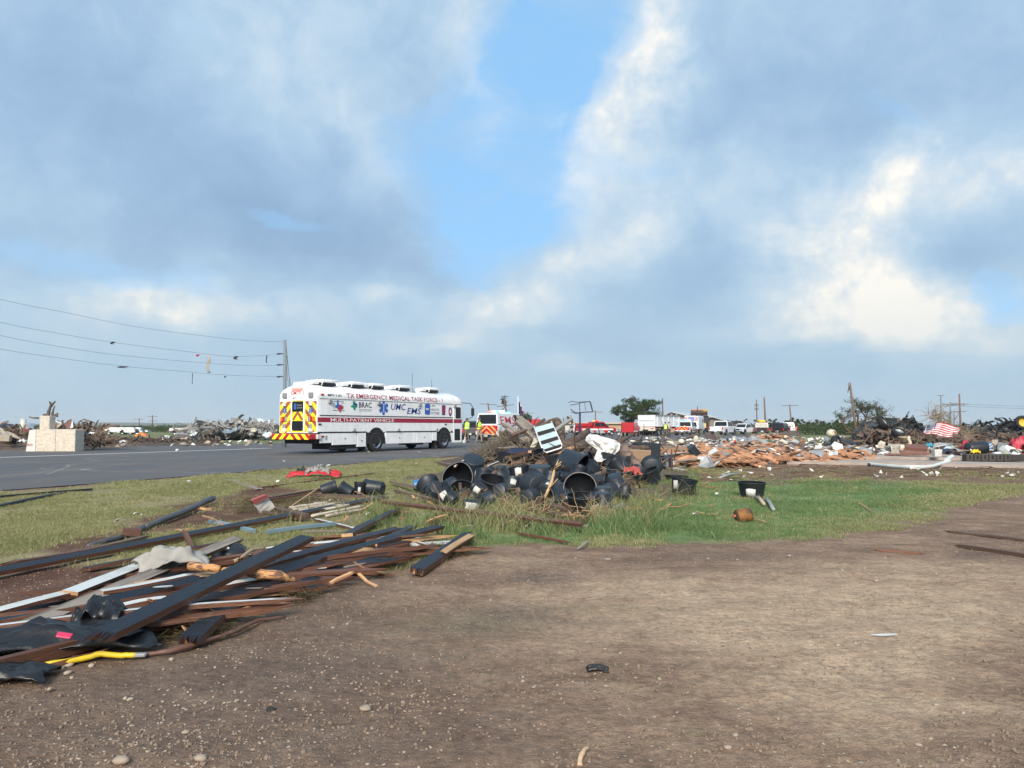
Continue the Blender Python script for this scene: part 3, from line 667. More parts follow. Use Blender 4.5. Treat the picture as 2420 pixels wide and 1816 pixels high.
# skirt: bay doors between the arches, each its own piece, from the photo's left to right
for (xa,xb,za) in ((.22,.95,.50),(.98,2.62,.40),(2.65,3.28,.28),(4.72,6.98,.38),(7.00,7.26,.38),(7.28,8.66,.38),(8.70,9.12,.48)):
    d_=MB(); d_.bbox(((xa+xb)/2,-hw+.05,(za+.955)/2),(xb-xa,.1,.955-za),.012); p_=d_.build('bay_door',WHITE,bus)
    if xb-xa > .5:l_=MB(); l_.bbox(((xa+xb)/2,-hw-.01,za+.30),(.09,.02,.06),.005); l_.build('latch',CHROME,p_)
sk=MB(); sk.box((BL/2,hw-.06,.72),(BL-.5,.1,.48)); sk.build('skirt',WHITE,bus)
wd=MB(); wd.prism([(10.42,.80),(10.62,.34),(10.70,.34),(10.70,.90),(10.42,.90)],.1,M=T(0,-hw+.05,0)); wd.build('fender_corner',WHITE,bus)
for xw,du in ((4.03,True),(9.80,False)):
    a_=MB(); pts=[(xw-.70,.40)]+[(xw-.68*math.cos(R(t)),.50+.72*math.sin(R(t))) for t in range(0,181,12)]+[(xw+.70,.40)]
    flatpoly(a_,pts,SM,-.012,th=.25); a_.build('wheel_arch',BLACK,bus)
    for s_ in (-1,1):wheel(bus,xw,s_*(hw-.12),.50,.30,s_,dual=du)
# rub rails, stripes
def bar(name,x0,x1,z0,z1,m,y=-.012,th=.02,par=bus):
    b_=MB(); flatpoly(b_,[(x0,z0),(x1,z0),(x1,z1),(x0,z1)],SM,y,th=th); return b_.build(name,m,par)
bar('rub_rail',.03,3.30,.965,1.02,BLKPR); bar('rub_rail',4.78,9.05,.965,1.02,BLKPR); bar('rub_rail',10.5,10.62,.965,1.02,BLKPR)
bar('rub_rail',.15,10.65,1.745,1.79,BLKPR); bar('side_stripe',.02,10.68,1.46,1.68,DRED,-.006,.008); bar('drip_rail',.12,BL-.2,2.53,2.56,GREYL,-.02,.02)
dx0,dx1=10.72,11.55
dr=MB(); flatpoly(dr,rounded(dx0,.34,dx1,2.50,.06),SM,-.016,th=.03); door=dr.build('door',WHITE,bus)
for r_ in ((dx0+.2,1.72,dx1-.1,2.38),(dx0+.1,.46,dx1-.16,1.12)):
    g_=MB(); flatpoly(g_,rounded(*r_,.08),SM,-.022,th=.006); g_.build('window',DKGLASS,door)
st_=MB(); flatpoly(st_,[(dx0,1.46),(dx1,1.46),(dx1,1.68),(dx0,1.68)],SM,-.022,th=.005); st_.build('stripe',DRED,door)
def btext(s,zx0,zx1,zy0,zy1,m,sh=0,name='lettering'):
    a=bside(zx0,zy1); b_=bside(zx1,(zy0)); lo=bside(zx0,zy1)[1]; hi=bside(zx0,zy0)[1]
    return lettering(s,(a[0],lo,b_[0],hi),SM @ T(0,-.005,0),m,bus,name,sh)
btext('MPV 1-01',643,760,262,282,BLKPR); btext('MULTI-PATIENT VEHICLE',668,1220,475,506,mat('white_print',(.75,.75,.75),.5,var=0))
def roof_text(s,zx0,zx1,zy0,zy1,m):
    a=bside(zx0,zy0)[0]; b_=bside(zx1,zy0)[0]; return lettering(s,(a,0,b_,.22),T(0,-hw-.016,2.62) @ RX(R(-11.5)),m,bus)
roof_text('TX EMERGENCY MEDICAL TASK FORCE - 1',808,1645,262,300,DRED)
# emblems and names along the side
lr=lambda zx,zy:bside(zx,zy)
lettering('R',(lr(693,392)[0],lr(693,392)[1],lr(712,392)[0],lr(693,342)[1]),SM,GREYL,bus); lettering('C',(lr(757,392)[0],lr(757,380)[1],lr(782,392)[0],lr(757,342)[1]),SM,GREYL,bus)
def logo(pts,m,name='emblem',y=-.006):
    b_=MB(); flatpoly(b_,[lr(*p) for p in pts],SM,y); return b_.build(name,m,bus)
logo([(722,318),(738,318),(738,352),(765,362),(760,386),(742,398),(722,388),(708,378),(710,362),(722,360)],LBPR)
logo([(742,366),(776,366),(778,392),(760,402),(756,426),(744,418),(736,400),(728,394)],RED,y=-.010)
btext('PANHANDLE',694,780,320,332,GREYL); btext('TRAUMA SERVICE AREA A',684,792,400,410,GREYL)
logo([(862,328),(882,326),(884,346),(902,352),(900,378),(886,388),(882,410),(872,402),(864,386),(846,378),(844,366),(862,362)],TEAL)
logo([(876,338),(896,348),(894,366),(874,360)],NAVY,y=-.010)
btext('BRAC',914,1026,334,382,BLKPR); btext('Trauma Service Area B',914,1026,392,402,GREYL); btext('Regional Advisory Council',914,1026,407,414,GREYL)
c0=lr(1130,385); star_of_life(c0,.36,SM,LBPR,bus)
btext('UMC',1190,1316,346,402,NAVY,.25); btext('EMS',1334,1450,384,438,NAVY,.25)
p0,p1=lr(1489,444),lr(1536,350); e_=MB(); flatpoly(e_,rounded(p0[0],p0[1],p1[0],p1[1],.1),SM,-.006); em=e_.build('emblem',LBPR,bus); lettering('UMC',(p0[0]+.08,p0[1]+.25,p1[0]-.08,p1[1]-.25),SM @ T(0,-.008,0),WHITE,em)
btext('UMC',1541,1582,356,374,GREYL); btext('HEALTH',1541,1612,388,408,GREYL); btext('SYSTEM',1541,1612,420,440,GREYL)
logo([(1636,366),(1652,358),(1670,366),(1666,448),(1640,448)],NAVY); logo([(1641,372),(1652,365),(1665,372),(1661,440),(1645,440)],DRED,y=-.010)
cx,cz=lr(1711,418); b_=MB(); flatpoly(b_,[(cx+.17*math.cos(t),cz+.26*math.sin(t)) for t in [i*math.pi/8 for i in range(16)]],SM,-.006); em=b_.build('emblem',NAVY,bus)
b_=MB(); flatpoly(b_,[(cx+.12*math.cos(t),cz+.18*math.sin(t)) for t in [i*math.pi/8 for i in range(16)]],SM,-.010); b_.build('disc',RED,em); b_=MB(); flatpoly(b_,[(cx-.08,cz),(cx,cz+.14),(cx+.08,cz),(cx,cz-.14)],SM,-.014); b_.build('diamond',WHITE,em)
for zx,zy in ((657,326),(1083,342),(1440,356),(1745,367),(866,576),(1254,575),(1589,573)):
    x_,z_=lr(zx,zy); l_=MB(); sz=.15 if zy < 500 else .10; l_.bbox((x_,-hw-.05,z_),(sz*1.5,.1,sz*1.4),.02); q=l_.build('side_light',SILVER,bus); g_=MB(); g_.box((x_,-hw-.102,z_-.02),(sz*1.1,.01,sz*.8)); g_.build('lens',LENSG,q)
for zx,zy,m_ in ((595,268,LENSR),(572,527,BLKPR),(1670,528,BLKPR),(597,634,LENSR)):
    x_,z_=lr(zx,zy); l_=MB(); l_.bbox((x_,-hw-.02,z_),(.18,.04,.07),.01); l_.build('marker_lamp',m_,bus)
x_,z_=lr(628,643); l_=MB(); l_.bbox((x_,-hw-.01,z_),(.10,.03,.2),.01); l_.build('fuel_flap',GREYL,bus)
# rear
def rq(name,x0,y0,x1,y1,m,yy=-.006,th=.01,r=0,par=bus,x=0.0):
    a=brear(x0,y1,x); c_=brear(x1,y0,x); b_=MB(); z0,z1=brear((x0+x1)/2,y1,x)[1],brear((x0+x1)/2,y0,x)[1]
    pts=rounded(a[0],z0,c_[0],z1,r) if r else [(a[0],z0),(c_[0],z0),(c_[0],z1),(a[0],z1)]
    flatpoly(b_,pts,RM,yy,th=th); return b_.build(name,m,par),(a[0],z0,c_[0],z1)
pl=(-hw+.06,1.02,-.47,2.42); pr=(.47,1.02,hw-.06,2.42)
for rect,sl in ((pl,.95),(pr,-.95)):
    b_=MB(); flatpoly(b_,[(rect[0],rect[1]),(rect[2],rect[1]),(rect[2],rect[3]),(rect[0],rect[3])],RM,-.006); pan=b_.build('chevron_panel',BRNRED,bus)
    b_=MB(); chevrons(b_,rect,RM,.50,sl,.1,-.012); b_.build('reflective_stripes',YEL,pan)
b_=MB(); flatpoly(b_,rounded(-.45,1.0,.45,2.62,.05),RM,-.012,th=.012); rdoor=b_.build('rear_door',YEL,bus)
b_=MB(); flatpoly(b_,[(-.34,1.55),(.34,1.55),(.34,1.95),(-.34,1.95)],RM,-.016); b_.build('red_panel',BRNRED,rdoor)
b_=MB(); chevrons(b_,(-.34,1.55,0,1.95),RM,.42,1.2,.05,-.021,duty=.5); chevrons(b_,(0,1.55,.34,1.95),RM,.42,-1.2,.05,-.021,duty=.5); b_.build('reflective_stripes',YEL,rdoor)
for s_ in (-1,1):b_=MB(); flatpoly(b_,[(s_*.40-.035,1.02),(s_*.40+.035,1.02),(s_*.40+.035,2.60),(s_*.40-.035,2.60)],RM,-.030,th=.02); b_.build('door_edge',WHITE,rdoor)
b_=MB(); flatpoly(b_,rounded(-.37,1.94,.37,2.42,.08),RM,-.024,th=.01); g_=b_.build('window',DKGLASS,rdoor); lettering('UMC HEALTH',(-.05,2.20,.28,2.27),RM @ T(0,-.03,0),GREYL,g_); lettering('SYSTEM',(-.05,2.08,.28,2.15),RM @ T(0,-.03,0),GREYL,g_)
b_=MB(); flatpoly(b_,rounded(-.24,2.05,-.10,2.32,.03),RM,-.030,th=.004); b_.build('emblem',LBPR,g_)
b_=MB(); flatpoly(b_,rounded(-.36,1.06,.36,1.52,.09),RM,-.024,th=.01); b_.build('window',DKGLASS,rdoor)
b_=MB(); flatpoly(b_,[(-.45,2.46),(.45,2.46),(.45,2.94),(-.45,2.94)],RM,-.036,th=.03); pn=b_.build('name_panel',WHITE,bus)
lettering('EMTF 1',(-.40,2.72,.40,2.89),RM @ T(0,-.038,0),DRED,pn); lettering('MPV 1-01',(-.30,2.52,.30,2.62),RM @ T(0,-.038,0),GREYL,pn)
b_=MB(); b_.bbox((-.08,0,3.0),(.14,.66,.11),.03); b_.build('brake_light_bar',LPNK,bus)
b_=MB(); b_.bbox((.15,0,3.22),(.3,.75,.2),.05); b_.build('camera_hood',WHITE,bus)
for s_ in (-1,1):
    for (z_,w_,h_,m_,nm) in ((2.70,.26,.24,LENSG,'scene_light'),(2.30,.20,.20,WHITE2,'flood_light'),(1.28,.18,.20,SILVER,'reverse_light'),(1.10,.30,.16,WHITE2,'lamp_cover')):
        b_=MB(); b_.bbox((-.05,s_*.84,z_),(.08,w_,h_),.02); b_.build(nm,m_,bus)
    star_of_life((s_*.84,1.99),.15,RM @ T(0,-.012,0),LBPR,bus)
    for k,m_ in enumerate((LENSO,LENSR,SILVER)):b_=MB(); b_.bbox((-.04,-s_*(1.02-.14*k),1.60),(.06,.13,.22),.015); b_.build('tail_light',m_,bus)
b_=MB(); b_.box((-.22,0,.93),(.44,BW-.35,.05)); b_.build('step_plate',mat('tread_plate',(.14,.14,.145),.5,.5),bus)
b_=MB(); b_.bbox((-.24,0,.80),(.46,BW+.02,.26),.03); bmp=b_.build('rear_bumper',RED,bus)
b_=MB(); chevrons(b_,(-hw,.675,0,.925),RM @ T(0,-.478,0),.46,1.0,.02,0,duty=.5); chevrons(b_,(0,.675,hw,.925),RM @ T(0,-.478,0),.46,-1.0,.02,0,duty=.5); b_.build('reflective_stripes',YEL,bmp)
b_=MB(); b_.bbox((-.35,.55,1.0),(.1,.22,.08),.02); b_.build('turn_signal',LAMB,bus)
b_=MB(); b_.bbox((-.35,.40,1.0),(.08,.1,.08),.02); b_.build('turn_signal',LRED,bus)
b_=MB(); b_.bbox((.05,-hw-.05,.80),(.25,.12,.22),.02); b_.build('corner_guard',WHITE2,bus)
# roof hatches with their cages
for zx in (650,900,1075,1305,1560):
    xr=bside(zx,195,y=-.75)[0]
    b_=MB(); b_.prism([(xr-.42,3.17),(xr+.42,3.17),(xr+.36,3.30),(xr-.36,3.30)],.7,M=T(0,-.5,0)); h_=b_.build('roof_hatch',BLKPR,bus)
    b_=MB(); b_.bbox((xr,-.5,3.34),(.9,.8,.07),.03); b_.build('hatch_lid',WHITE,h_)
    for yy in (-.92,-.08):
        c_=MB(); c_.tube([(xr-.62,yy,3.17),(xr-.5,yy,3.43),(xr+.5,yy,3.43),(xr+.62,yy,3.17)],.022,6); c_.build('guard_rail',WHITE,h_)
    for xx in (-.5,-.17,.17,.5):c_=MB(); c_.cyl((xr+xx,-.92,3.43),(xr+xx,-.08,3.43),.018,seg=6); c_.build('guard_bar',WHITE,h_)
    b_=MB(); b_.bbox((xr-.75,-.45,3.30),(.42,.5,.16),.03); b_.build('vent_cover',WHITE,h_)
b_=MB(); b_.cyl((8.7,.2,3.15),(8.7,.2,4.25),.012,seg=6); b_.build('antenna',BLKPR,bus)
b_=MB(); b_.cyl((10.4,.1,3.15),(10.4,.1,3.95),.012,seg=6); b_.build('antenna',BLKPR,bus)
b_=MB(); b_.bbox((7.4,-.85,3.12),(.4,.14,.1),.03); b_.build('horn',SILVER,bus)
b_=MB(); b_.cyl((3.0,.7,3.15),(2.95,.7,3.6),.035,seg=8); b_.build('red_beacon',LENSR,bus)
# front and mirrors
fm=MB(); flatpoly(fm,rounded(-1.1,1.45,1.1,2.6,.1),Matrix(((0,-1,0,BL+.005),(1,0,0,0),(0,0,1,0),(0,0,0,1))),-.01,th=.01); fm.build('windshield',DKGLASS,bus)
b_=MB(); b_.bbox((BL+.05,0,.62),(.3,BW,.3),.05); b_.build('front_bumper',BLACK,bus)
b_=MB(); b_.box((BL-.06,0,.85),(.12,BW-.1,.3)); b_.build('front_skirt',WHITE,bus)
mr=MB(); mr.tube([(BL-.05,-hw+.05,2.65),(BL+.45,-hw-.22,2.62),(BL+.62,-hw-.28,2.4),(BL+.62,-hw-.28,1.85),(BL+.1,-hw+.02,1.5)],.022,6); ma=mr.build('mirror_arm',BLKPR,bus)
b_=MB(); b_.bbox((BL+.62,-hw-.28,2.12),(.10,.20,.46),.03); b_.build('mirror',BLKPR,ma)
# ------------------------------------------------------------------ other vehicles
def rear_M(x):return Matrix(((0,1,0,x),(-1,0,0,0),(0,0,1,0),(0,0,0,1)))
def front_M(x):return Matrix(((0,-1,0,x),(1,0,0,0),(0,0,1,0),(0,0,0,1)))
def plate(name,pts,M,y,m,par,th=.01):
    b_=MB(); flatpoly(b_,pts,M,y,th=th); return b_.build(name,m,par)
def automobile(name,label,cat,loc,head,paint,L=5.6,W=2.0,H=1.95,kind='pickup',beams=None,sc=1,group=None,rimm=CHROME,van=False):
    """local x forward from the rear bumper, origin on the ground under the rear end's middle"""
    t=thing(name,label,cat,loc,math.pi/2-head,sc,group); h=W/2; zb=H*.60; zs=.42
    def ring(x,hw_,z0,z1,top=0):return [(x,-hw_,z0),(x,-hw_,z1-.06),(x,-hw_+.08,z1),(x,hw_-.08,z1),(x,hw_,z1-.06),(x,hw_,z0)]
    hood=.60*H if kind != 'suv' else .62*H; hl=L*.24
    b_=MB(); b_.loft([ring(0,h*.96,zs+.1,zb),ring(.08,h,zs,zb),ring(L-hl,h,zs,zb),ring(L-.35,h*.98,zs,hood-.02),ring(L-.05,h*.90,zs+.08,hood-.16)])
    body=b_.build('body',paint,t,fix=True)
    c0,c1=(L*.34,L-hl+.12) if kind == 'pickup' else (.02,L-hl+.12)
    if kind == 'bed_cover':c0=L*.34
    ins=.16; rs=.22 if kind == 'pickup' else .14; tp=.75
    def cab(x0,x1,x2,x3,z0,z1,hb,ht):return [[(x0,-hb,z0),(x3,-hb,z0),(x3,hb,z0),(x0,hb,z0)],[(x1,-ht,z1-.05),(x2,-ht,z1-.05),(x2,ht,z1-.05),(x1,ht,z1-.05)],[(x1+.07,-ht+.1,z1),(x2-.1,-ht+.1,z1),(x2-.1,ht-.1,z1),(x1+.07,ht-.1,z1)]]
    b_=MB(); x0,x1,x2,x3=c0,c0+rs,c1-tp,c1; b_.loft(cab(x0,x1,x2,x3,zb-.02,H,h-.05,h-ins)); b_.build('cabin',paint,t,fix=True)
    # glass: rear, front, sides; each lies just proud of the sloping cabin faces
    def quad(nm,a,b2,c_,d,off,par=t):
        nrm=(Vector(b2)-Vector(a)).cross(Vector(d)-Vector(a)).normalized()*off; q=MB(); v=[Vector(p_)+nrm for p_ in (a,b2,c_,d)]; w2=[Vector(p_)-nrm for p_ in (a,b2,c_,d)]
        q.add(v+w2,[(0,1,2,3),(7,6,5,4),(0,4,5,1),(1,5,6,2),(2,6,7,3),(3,7,4,0)]); return q.build(nm,DKGLASS,par,fix=True)
    def lerp(z):k=(z-(zb-.02))/(H-.05-zb+.02); return k
    za,zc=zb+.08,H-.13; ka,kc=lerp(za),lerp(zc); hb,ht=h-.05,h-ins
    wy=lambda k:hb+(ht-hb)*k
    rx=lambda k:x0+(x1-x0)*k; fx=lambda k:x3+(x2-x3)*k
    quad('rear_window',(rx(ka),-wy(ka)+.12,za),(rx(ka),wy(ka)-.12,za),(rx(kc),wy(kc)-.12,zc),(rx(kc),-wy(kc)+.12,zc),.012)
    quad('windshield',(fx(ka),-wy(ka)+.1,za),(fx(ka),wy(ka)-.1,za),(fx(kc),wy(kc)-.1,zc),(fx(kc),-wy(kc)+.1,zc),.012)
    nwin=2 if kind == 'pickup' else 3; xa,xb=rx(ka)+.15,fx(ka)-.12; ta,tb=rx(kc)+.10,fx(kc)-.06
    for s_ in (-1,1):
        for i in (range(nwin) if not van else [nwin-1]):
            u0,u1=i/nwin,(i+1)/nwin; g_=.03
            quad('side_window',(xa+(xb-xa)*u0+g_,s_*wy(ka),za),(xa+(xb-xa)*u1-g_,s_*wy(ka),za),(ta+(tb-ta)*u1-g_,s_*wy(kc),zc),(ta+(tb-ta)*u0+g_,s_*wy(kc),zc),.012)
        for i in range(2 if kind == 'pickup' else 2):
            dx=c1-.25-1.05*i; plate('door',[(dx-1.0,zs+.06),(dx,zs+.06),(dx,zb-.03),(dx-1.0,zb-.03)],T(0,s_*h,0),-.008,paint,t,.016)
        plate('tail_light',[(s_*(h-.14)-.09,zb-.48),(s_*(h-.14)+.09,zb-.48),(s_*(h-.14)+.09,zb-.06),(s_*(h-.14)-.09,zb-.06)],rear_M(0),-.02,LRED if beams == 'brake' else LENSR,t,.05)
        plate('headlight',[(s_*(h-.30)-.18,.72),(s_*(h-.30)+.18,.72),(s_*(h-.30)+.18,.95),(s_*(h-.30)-.18,.95)],front_M(L-.06),-.03,LWHT if beams == 'head' else SILVER,t,.06)
        q=MB(); q.bbox((c1-.35,s_*(h+.13),zb+.14),(.16,.24,.22),.03); q.build('mirror',BLKPR,t)
        for xw in (L*.22,L-.95):
            pts=[(xw-.50,zs-.02)]+[(xw-.50*math.cos(R(a)),.42+.50*math.sin(R(a))) for a in range(0,181,15)]+[(xw+.50,zs-.02)]
            plate('wheel_arch',pts,T(0,s_*h,0),-.006,BLACK,t,.012); wheel(t,xw,s_*(h-.12),.40,.26,s_,rimm)
    if kind == 'pickup':
        q=MB(); q.box((L*.17+.05,0,zb+.002),(L*.34-.25,W-.30,.012)); q.build('bed',BLACK,t)
    b_=MB(); b_.bbox((-.06,0,zs+.12),(.2,W-.1,.2),.04); b_.build('rear_bumper',CHROME if kind == 'pickup' else BLKPR,t)
    b_=MB(); b_.bbox((L-.02,0,zs+.10),(.2,W-.16,.24),.05); b_.build('front_bumper',CHROME,t)
    plate('licence_plate',[(-.17,zs+.05),(.17,zs+.05),(.17,zs+.21),(-.17,zs+.21)],rear_M(-.17),-.01,PAPER,t)
    plate('grille',[(-.45,.70),(.45,.70),(.45,.96),(-.45,.96)],front_M(L-.05),-.03,BLKPR,t,.05)
    return t
def lightbar(t,x,z,w_,cols,par=None):
    b_=MB(); b_.bbox((x,0,z+.03),(.30,w_,.06),.02); lb=b_.build('light_bar',BLKPR,par or t); k=len(cols)
    for i,m_ in enumerate(cols):q=MB(); q.bbox((x,w_/2-w_*(i+.5)/k,z+.12),(.26,w_/k*.92,.12),.03); q.build('lamp',m_,lb)
    return lb
WHC=mat('white_car_paint',(.66,.69,.72),.3,var=.05,vs=2,dirt=.08,coat=.4)
DKC=mat('dark_car_paint',(.012,.013,.018),.3,var=.1,coat=.4)
OLC=mat('olive_paint',(.06,.065,.05),.7,var=.15)
p=G(1150,1047); hd=.50
ems=automobile('emergency_suv','white EMS utility vehicle with orange and red chevron tailgate and lit roof lights','suv',p,hd,WHC,5.8,2.05,2.30,'suv',van=True)
b_=MB(); flatpoly(b_,rounded(-.86,.68,.86,1.34,.05),rear_M(0),-.012); cp_=b_.build('chevron_panel',RED,ems)
b_=MB(); chevrons(b_,(-.84,.70,0,1.32),rear_M(0),.40,.85,.05,-.02,duty=.42); chevrons(b_,(0,.70,.84,1.32),rear_M(0),.40,-.85,.05,-.02,duty=.42); b_.build('reflective_stripes',mat('orange_reflective',(.85,.38,.12),.4,var=.05),cp_)
lettering('EMS',(.5,0,2.9,.62),T(0,-.995,1.44) @ RX(R(-10)),RED,ems); plate('side_stripe',[(.1,.62),(5.2,.62),(5.2,.86),(.1,.86)],T(0,-1.025,0),-.022,RED,ems)
lightbar(ems,1.5,2.30,1.4,[LPNK,LWHT,LBLU,LWHT]); b_=MB(); b_.bbox((2.6,0,2.36),(.25,1.2,.1),.03); b_.build('front_light_bar',LBLU,ems)
b_=MB(); b_.bbox((-.12,-.62,.62),(.06,.16,.1),.02); b_.build('turn_signal',LAMB,ems)

p=G(1612,1029.5); ud=automobile('emergency_pickup','white EMS pickup with red and yellow chevron tailgate and blue roof light','pickup truck',p,.42,WHC,5.9,2.1,2.0,'pickup')
b_=MB(); flatpoly(b_,rounded(-.92,.72,.92,1.20,.04),rear_M(0),-.012); cp_=b_.build('chevron_panel',RED,ud)
b_=MB(); chevrons(b_,(-.90,.74,0,1.18),rear_M(0),.40,.85,.1,-.02,duty=.42); chevrons(b_,(0,.74,.90,1.18),rear_M(0),.40,-.85,.1,-.02,duty=.42); b_.build('reflective_stripes',mat('orange_reflective',(.85,.38,.12)),cp_)
lightbar(ud,2.6,2.0,1.5,[LBLU,LBLU,LWHT]); plate('side_stripe',[(1.9,.62),(4.9,.62),(4.9,.82),(1.9,.82)],T(0,-1.05,0),-.022,RED,ud)
lettering('UMC',(2.6,.92,3.4,1.12),T(0,-1.07,0),NAVY,ud); b_=MB(); b_.bbox((-.05,.55,1.28),(.2,.3,.14),.04); b_.build('rear_lamp',LBLU,ud); b_=MB(); b_.bbox((-.05,-.35,1.28),(.15,.2,.1),.04); b_.build('rear_lamp',LAMB,ud)
# box ambulance behind it
p=G(1634,1026.5); am=thing('box_ambulance','white box ambulance with striped upper back standing behind the EMS pickup','ambulance',p,math.pi/2-.45)
b_=MB(); b_.bbox((2.1,0,1.85),(4.2,2.35,2.2),.12); b_.build('box',WHC,am)
b_=MB(); b_.loft([[(4.2,-1.0,.6),(4.2,1.0,.6),(4.2,1.0,2.3),(4.2,-1.0,2.3)],[(5.4,-1.0,.6),(5.4,1.0,.6),(5.4,.9,1.5),(5.4,-.9,1.5)],[(6.4,-.95,.6),(6.4,.95,.6),(6.4,.85,1.3),(6.4,-.85,1.3)]]); b_.build('cab',WHC,am,fix=True)
for zz_,m_ in ((2.62,LENSR),(2.30,LENSR)):
    for s_ in (-1,1):b_=MB(); b_.bbox((-.02,s_*.85,zz_),(.06,.45,.14),.02); b_.build('warning_light',m_,am)
b_=MB(); flatpoly(b_,[(-.5,2.1),(.5,2.1),(.5,2.8),(-.5,2.8)],rear_M(0),-.01); b_.build('rear_panel',mat('violet_panel',(.22,.24,.50),.4),am)
b_=MB(); flatpoly(b_,[(-.8,1.2),(.8,1.2),(.8,1.9),(-.8,1.9)],rear_M(0),-.01); b_.build('rear_window',DKGLASS,am)
for s_ in (-1,1):
    for xw in (1.2,5.5):wheel(am,xw,s_*1.0,.42,.28,s_)
plate('side_window',[(2.9,1.9),(3.7,1.9),(3.7,2.4),(2.9,2.4)],T(0,-1.175,0),-.01,DKGLASS,am)
automobile('white_pickup','plain white pickup truck seen from behind, between the EMS pickup and the dark jeep','pickup truck',G(1692,1029.5),.60,WHC,5.9,2.15,2.05,'pickup')
# dump trailer
p=G(1526,1030.5); dt=thing('dump_trailer','white high sided dump trailer with rows of ribs, standing in the road','trailer',p,math.pi/2-.62)
b_=MB(); b_.prism([(.3,1.25),(8.6,1.25),(8.6,2.72),(.3,2.78)],2.55); b_.build('box',WHC,dt)
for k in range(5):
    for s_ in (-1,1):b_=MB(); b_.bbox((.9+k*1.8,s_*1.32,2.0),(.16,.1,1.55),.02); b_.build('rib',WHC,dt)
b_=MB(); b_.bbox((4.4,-1.36,2.74),(8.2,.1,.1),.02); b_.build('top_rail',GALV,dt)
for k in range(4):b_=MB(); b_.bbox((1.8+k*1.8,-1.38,2.88),(.35,.2,.25),.04); b_.build('tarp_hook',GALV,dt)
b_=MB(); b_.tube([(1.5,-1.42,2.7),(2.4,-1.42,1.4)],.03,6); b_.build('brace_bar',GALV,dt)
b_=MB(); b_.box((.26,0,2.02),(.02,2.3,.06)); b_.build('panel_seam',GREYL,dt)
b_=MB(); b_.bbox((.05,0,.90),(.25,2.7,.52),.05); rb=b_.build('rear_bumper',mat('cream_paint',(.60,.55,.47),.5,var=.1),dt)
plate('plate_recess',[(-.4,.55),(.4,.55),(.4,.85),(-.4,.85)],rear_M(-.08),-.01,BLKPR,dt)
for s_ in (-1,1):
    for k in range(3):b_=MB(); b_.bbox((-.10,s_*(1.15-.17*k),.98),(.05,.13,.13),.03); b_.build('tail_light',LENSR,dt)
    for xw in (1.6,2.8,4.2,7.8):wheel(dt,xw,s_*1.05,.48,.30,s_,CHROME)
for s_ in (-1,1):b_=MB(); b_.box((.9,s_*1.0,.45),(.04,.6,.6)); b_.build('mud_flap',BLACK,dt)
b_=MB(); b_.box((4.4,0,1.1),(8.2,1.1,.25)); b_.build('frame',BLKPR,dt)
# wheel loader with a loaded bucket held high
p=G(1655,1024.5); ld=thing('wheel_loader','wheel loader holding a yellow edged bucket high above the vehicles','loader',p,math.pi/2-.2)
b_=MB(); b_.prism([(-3.4,1.0),(-.6,1.0),(-.6,1.9),(-3.2,1.75)],1.7); b_.build('engine_hood',mat('loader_yellow',(.50,.32,.04),.5,dirt=.4),ld)
b_=MB(); b_.prism([(-.8,1.2),(.8,1.2),(.7,3.1),(-.6,3.1)],1.6,M=T(.6,-.6,0)); cb=b_.build('cab',DKGLASS,ld)
b_=MB(); b_.bbox((.7,-.6,3.16),(1.7,1.8,.12),.04); b_.build('roof',BLKPR,cb)
for q in ((-.15,-1.4),(1.35,-1.4),(-.15,.2),(1.35,.2)):b_=MB(); b_.cyl((q[0],q[1],1.2),(q[0],q[1],3.1),.05,seg=6); b_.build('cab_post',BLKPR,cb)
for s_ in (-1,1):
    for xw in (-2.4,2.0):wheel(ld,xw,s_*1.1,.78,.6,s_,mat('loader_yellow',(.5,.3,.04)))
    b_=MB(); b_.tube([(1.2,s_*.45,1.3),(2.2,s_*.45,2.7),(3.2,s_*.45,3.6)],.14,6); b_.build('lift_arm',BLKPR,ld)
b_=MB(); b_.loft([[(x,y,z) for x,z in ((3.0,3.3),(4.0,3.35),(4.4,4.2),(3.2,4.25),(2.85,3.8))] for y in (-1.5,1.5)]); bk=b_.build('bucket',mat('bucket_steel',(.05,.03,.03),.7,dirt=.3),ld,fix=True)
b_=MB(); b_.bbox((3.6,-1.1,4.2),(1.1,.9,.45),.05); b_.build('bucket_edge',mat('loader_yellow',(.5,.3,.04)),bk)
b_=MB(); b_.bbox((3.7,.3,4.3),(1.0,2.2,.35),.12); b_.build('load',WOODORG,bk)
b_=MB(); b_.cyl((-1.2,.5,1.9),(-1.2,.5,4.9),.06,seg=6); b_.build('exhaust_stack',BLKPR,ld)
# old jeep-like truck facing us, other cars further right
p=G(1741,1025.5); hv=thing('army_truck','dark olive off road truck facing us with both headlights lit','truck',p,math.pi/2-3.3)
b_=MB(); b_.bbox((.0,0,1.1),(3.8,1.9,.75),.12); b_.build('body',OLC,hv); b_=MB(); b_.loft([[(-.9,-.85,1.45),(1.0,-.85,1.45),(1.0,.85,1.45),(-.9,.85,1.45)],[(-.8,-.75,2.1),(.7,-.75,2.1),(.7,.75,2.1),(-.8,.75,2.1)]]); b_.build('cabin',DKGLASS,hv,fix=True)
b_=MB(); b_.bbox((-.05,0,2.14),(1.8,1.65,.1),.04); b_.build('roof',OLC,hv); b_=MB(); b_.bbox((1.2,0,1.52),(1.5,1.7,.12),.05); b_.build('hood',mat('tan_paint',(.22,.20,.15),.7),hv)
for s_ in (-1,1):b_=MB(); b_.cyl((1.88,s_*.68,1.12),(1.98,s_*.68,1.12),.15,seg=12); b_.build('headlight',LWHT,hv)
for s_ in (-1,1):
    for xw in (-1.3,1.3):wheel(hv,xw,s_*.9,.45,.3,s_,BLACK)
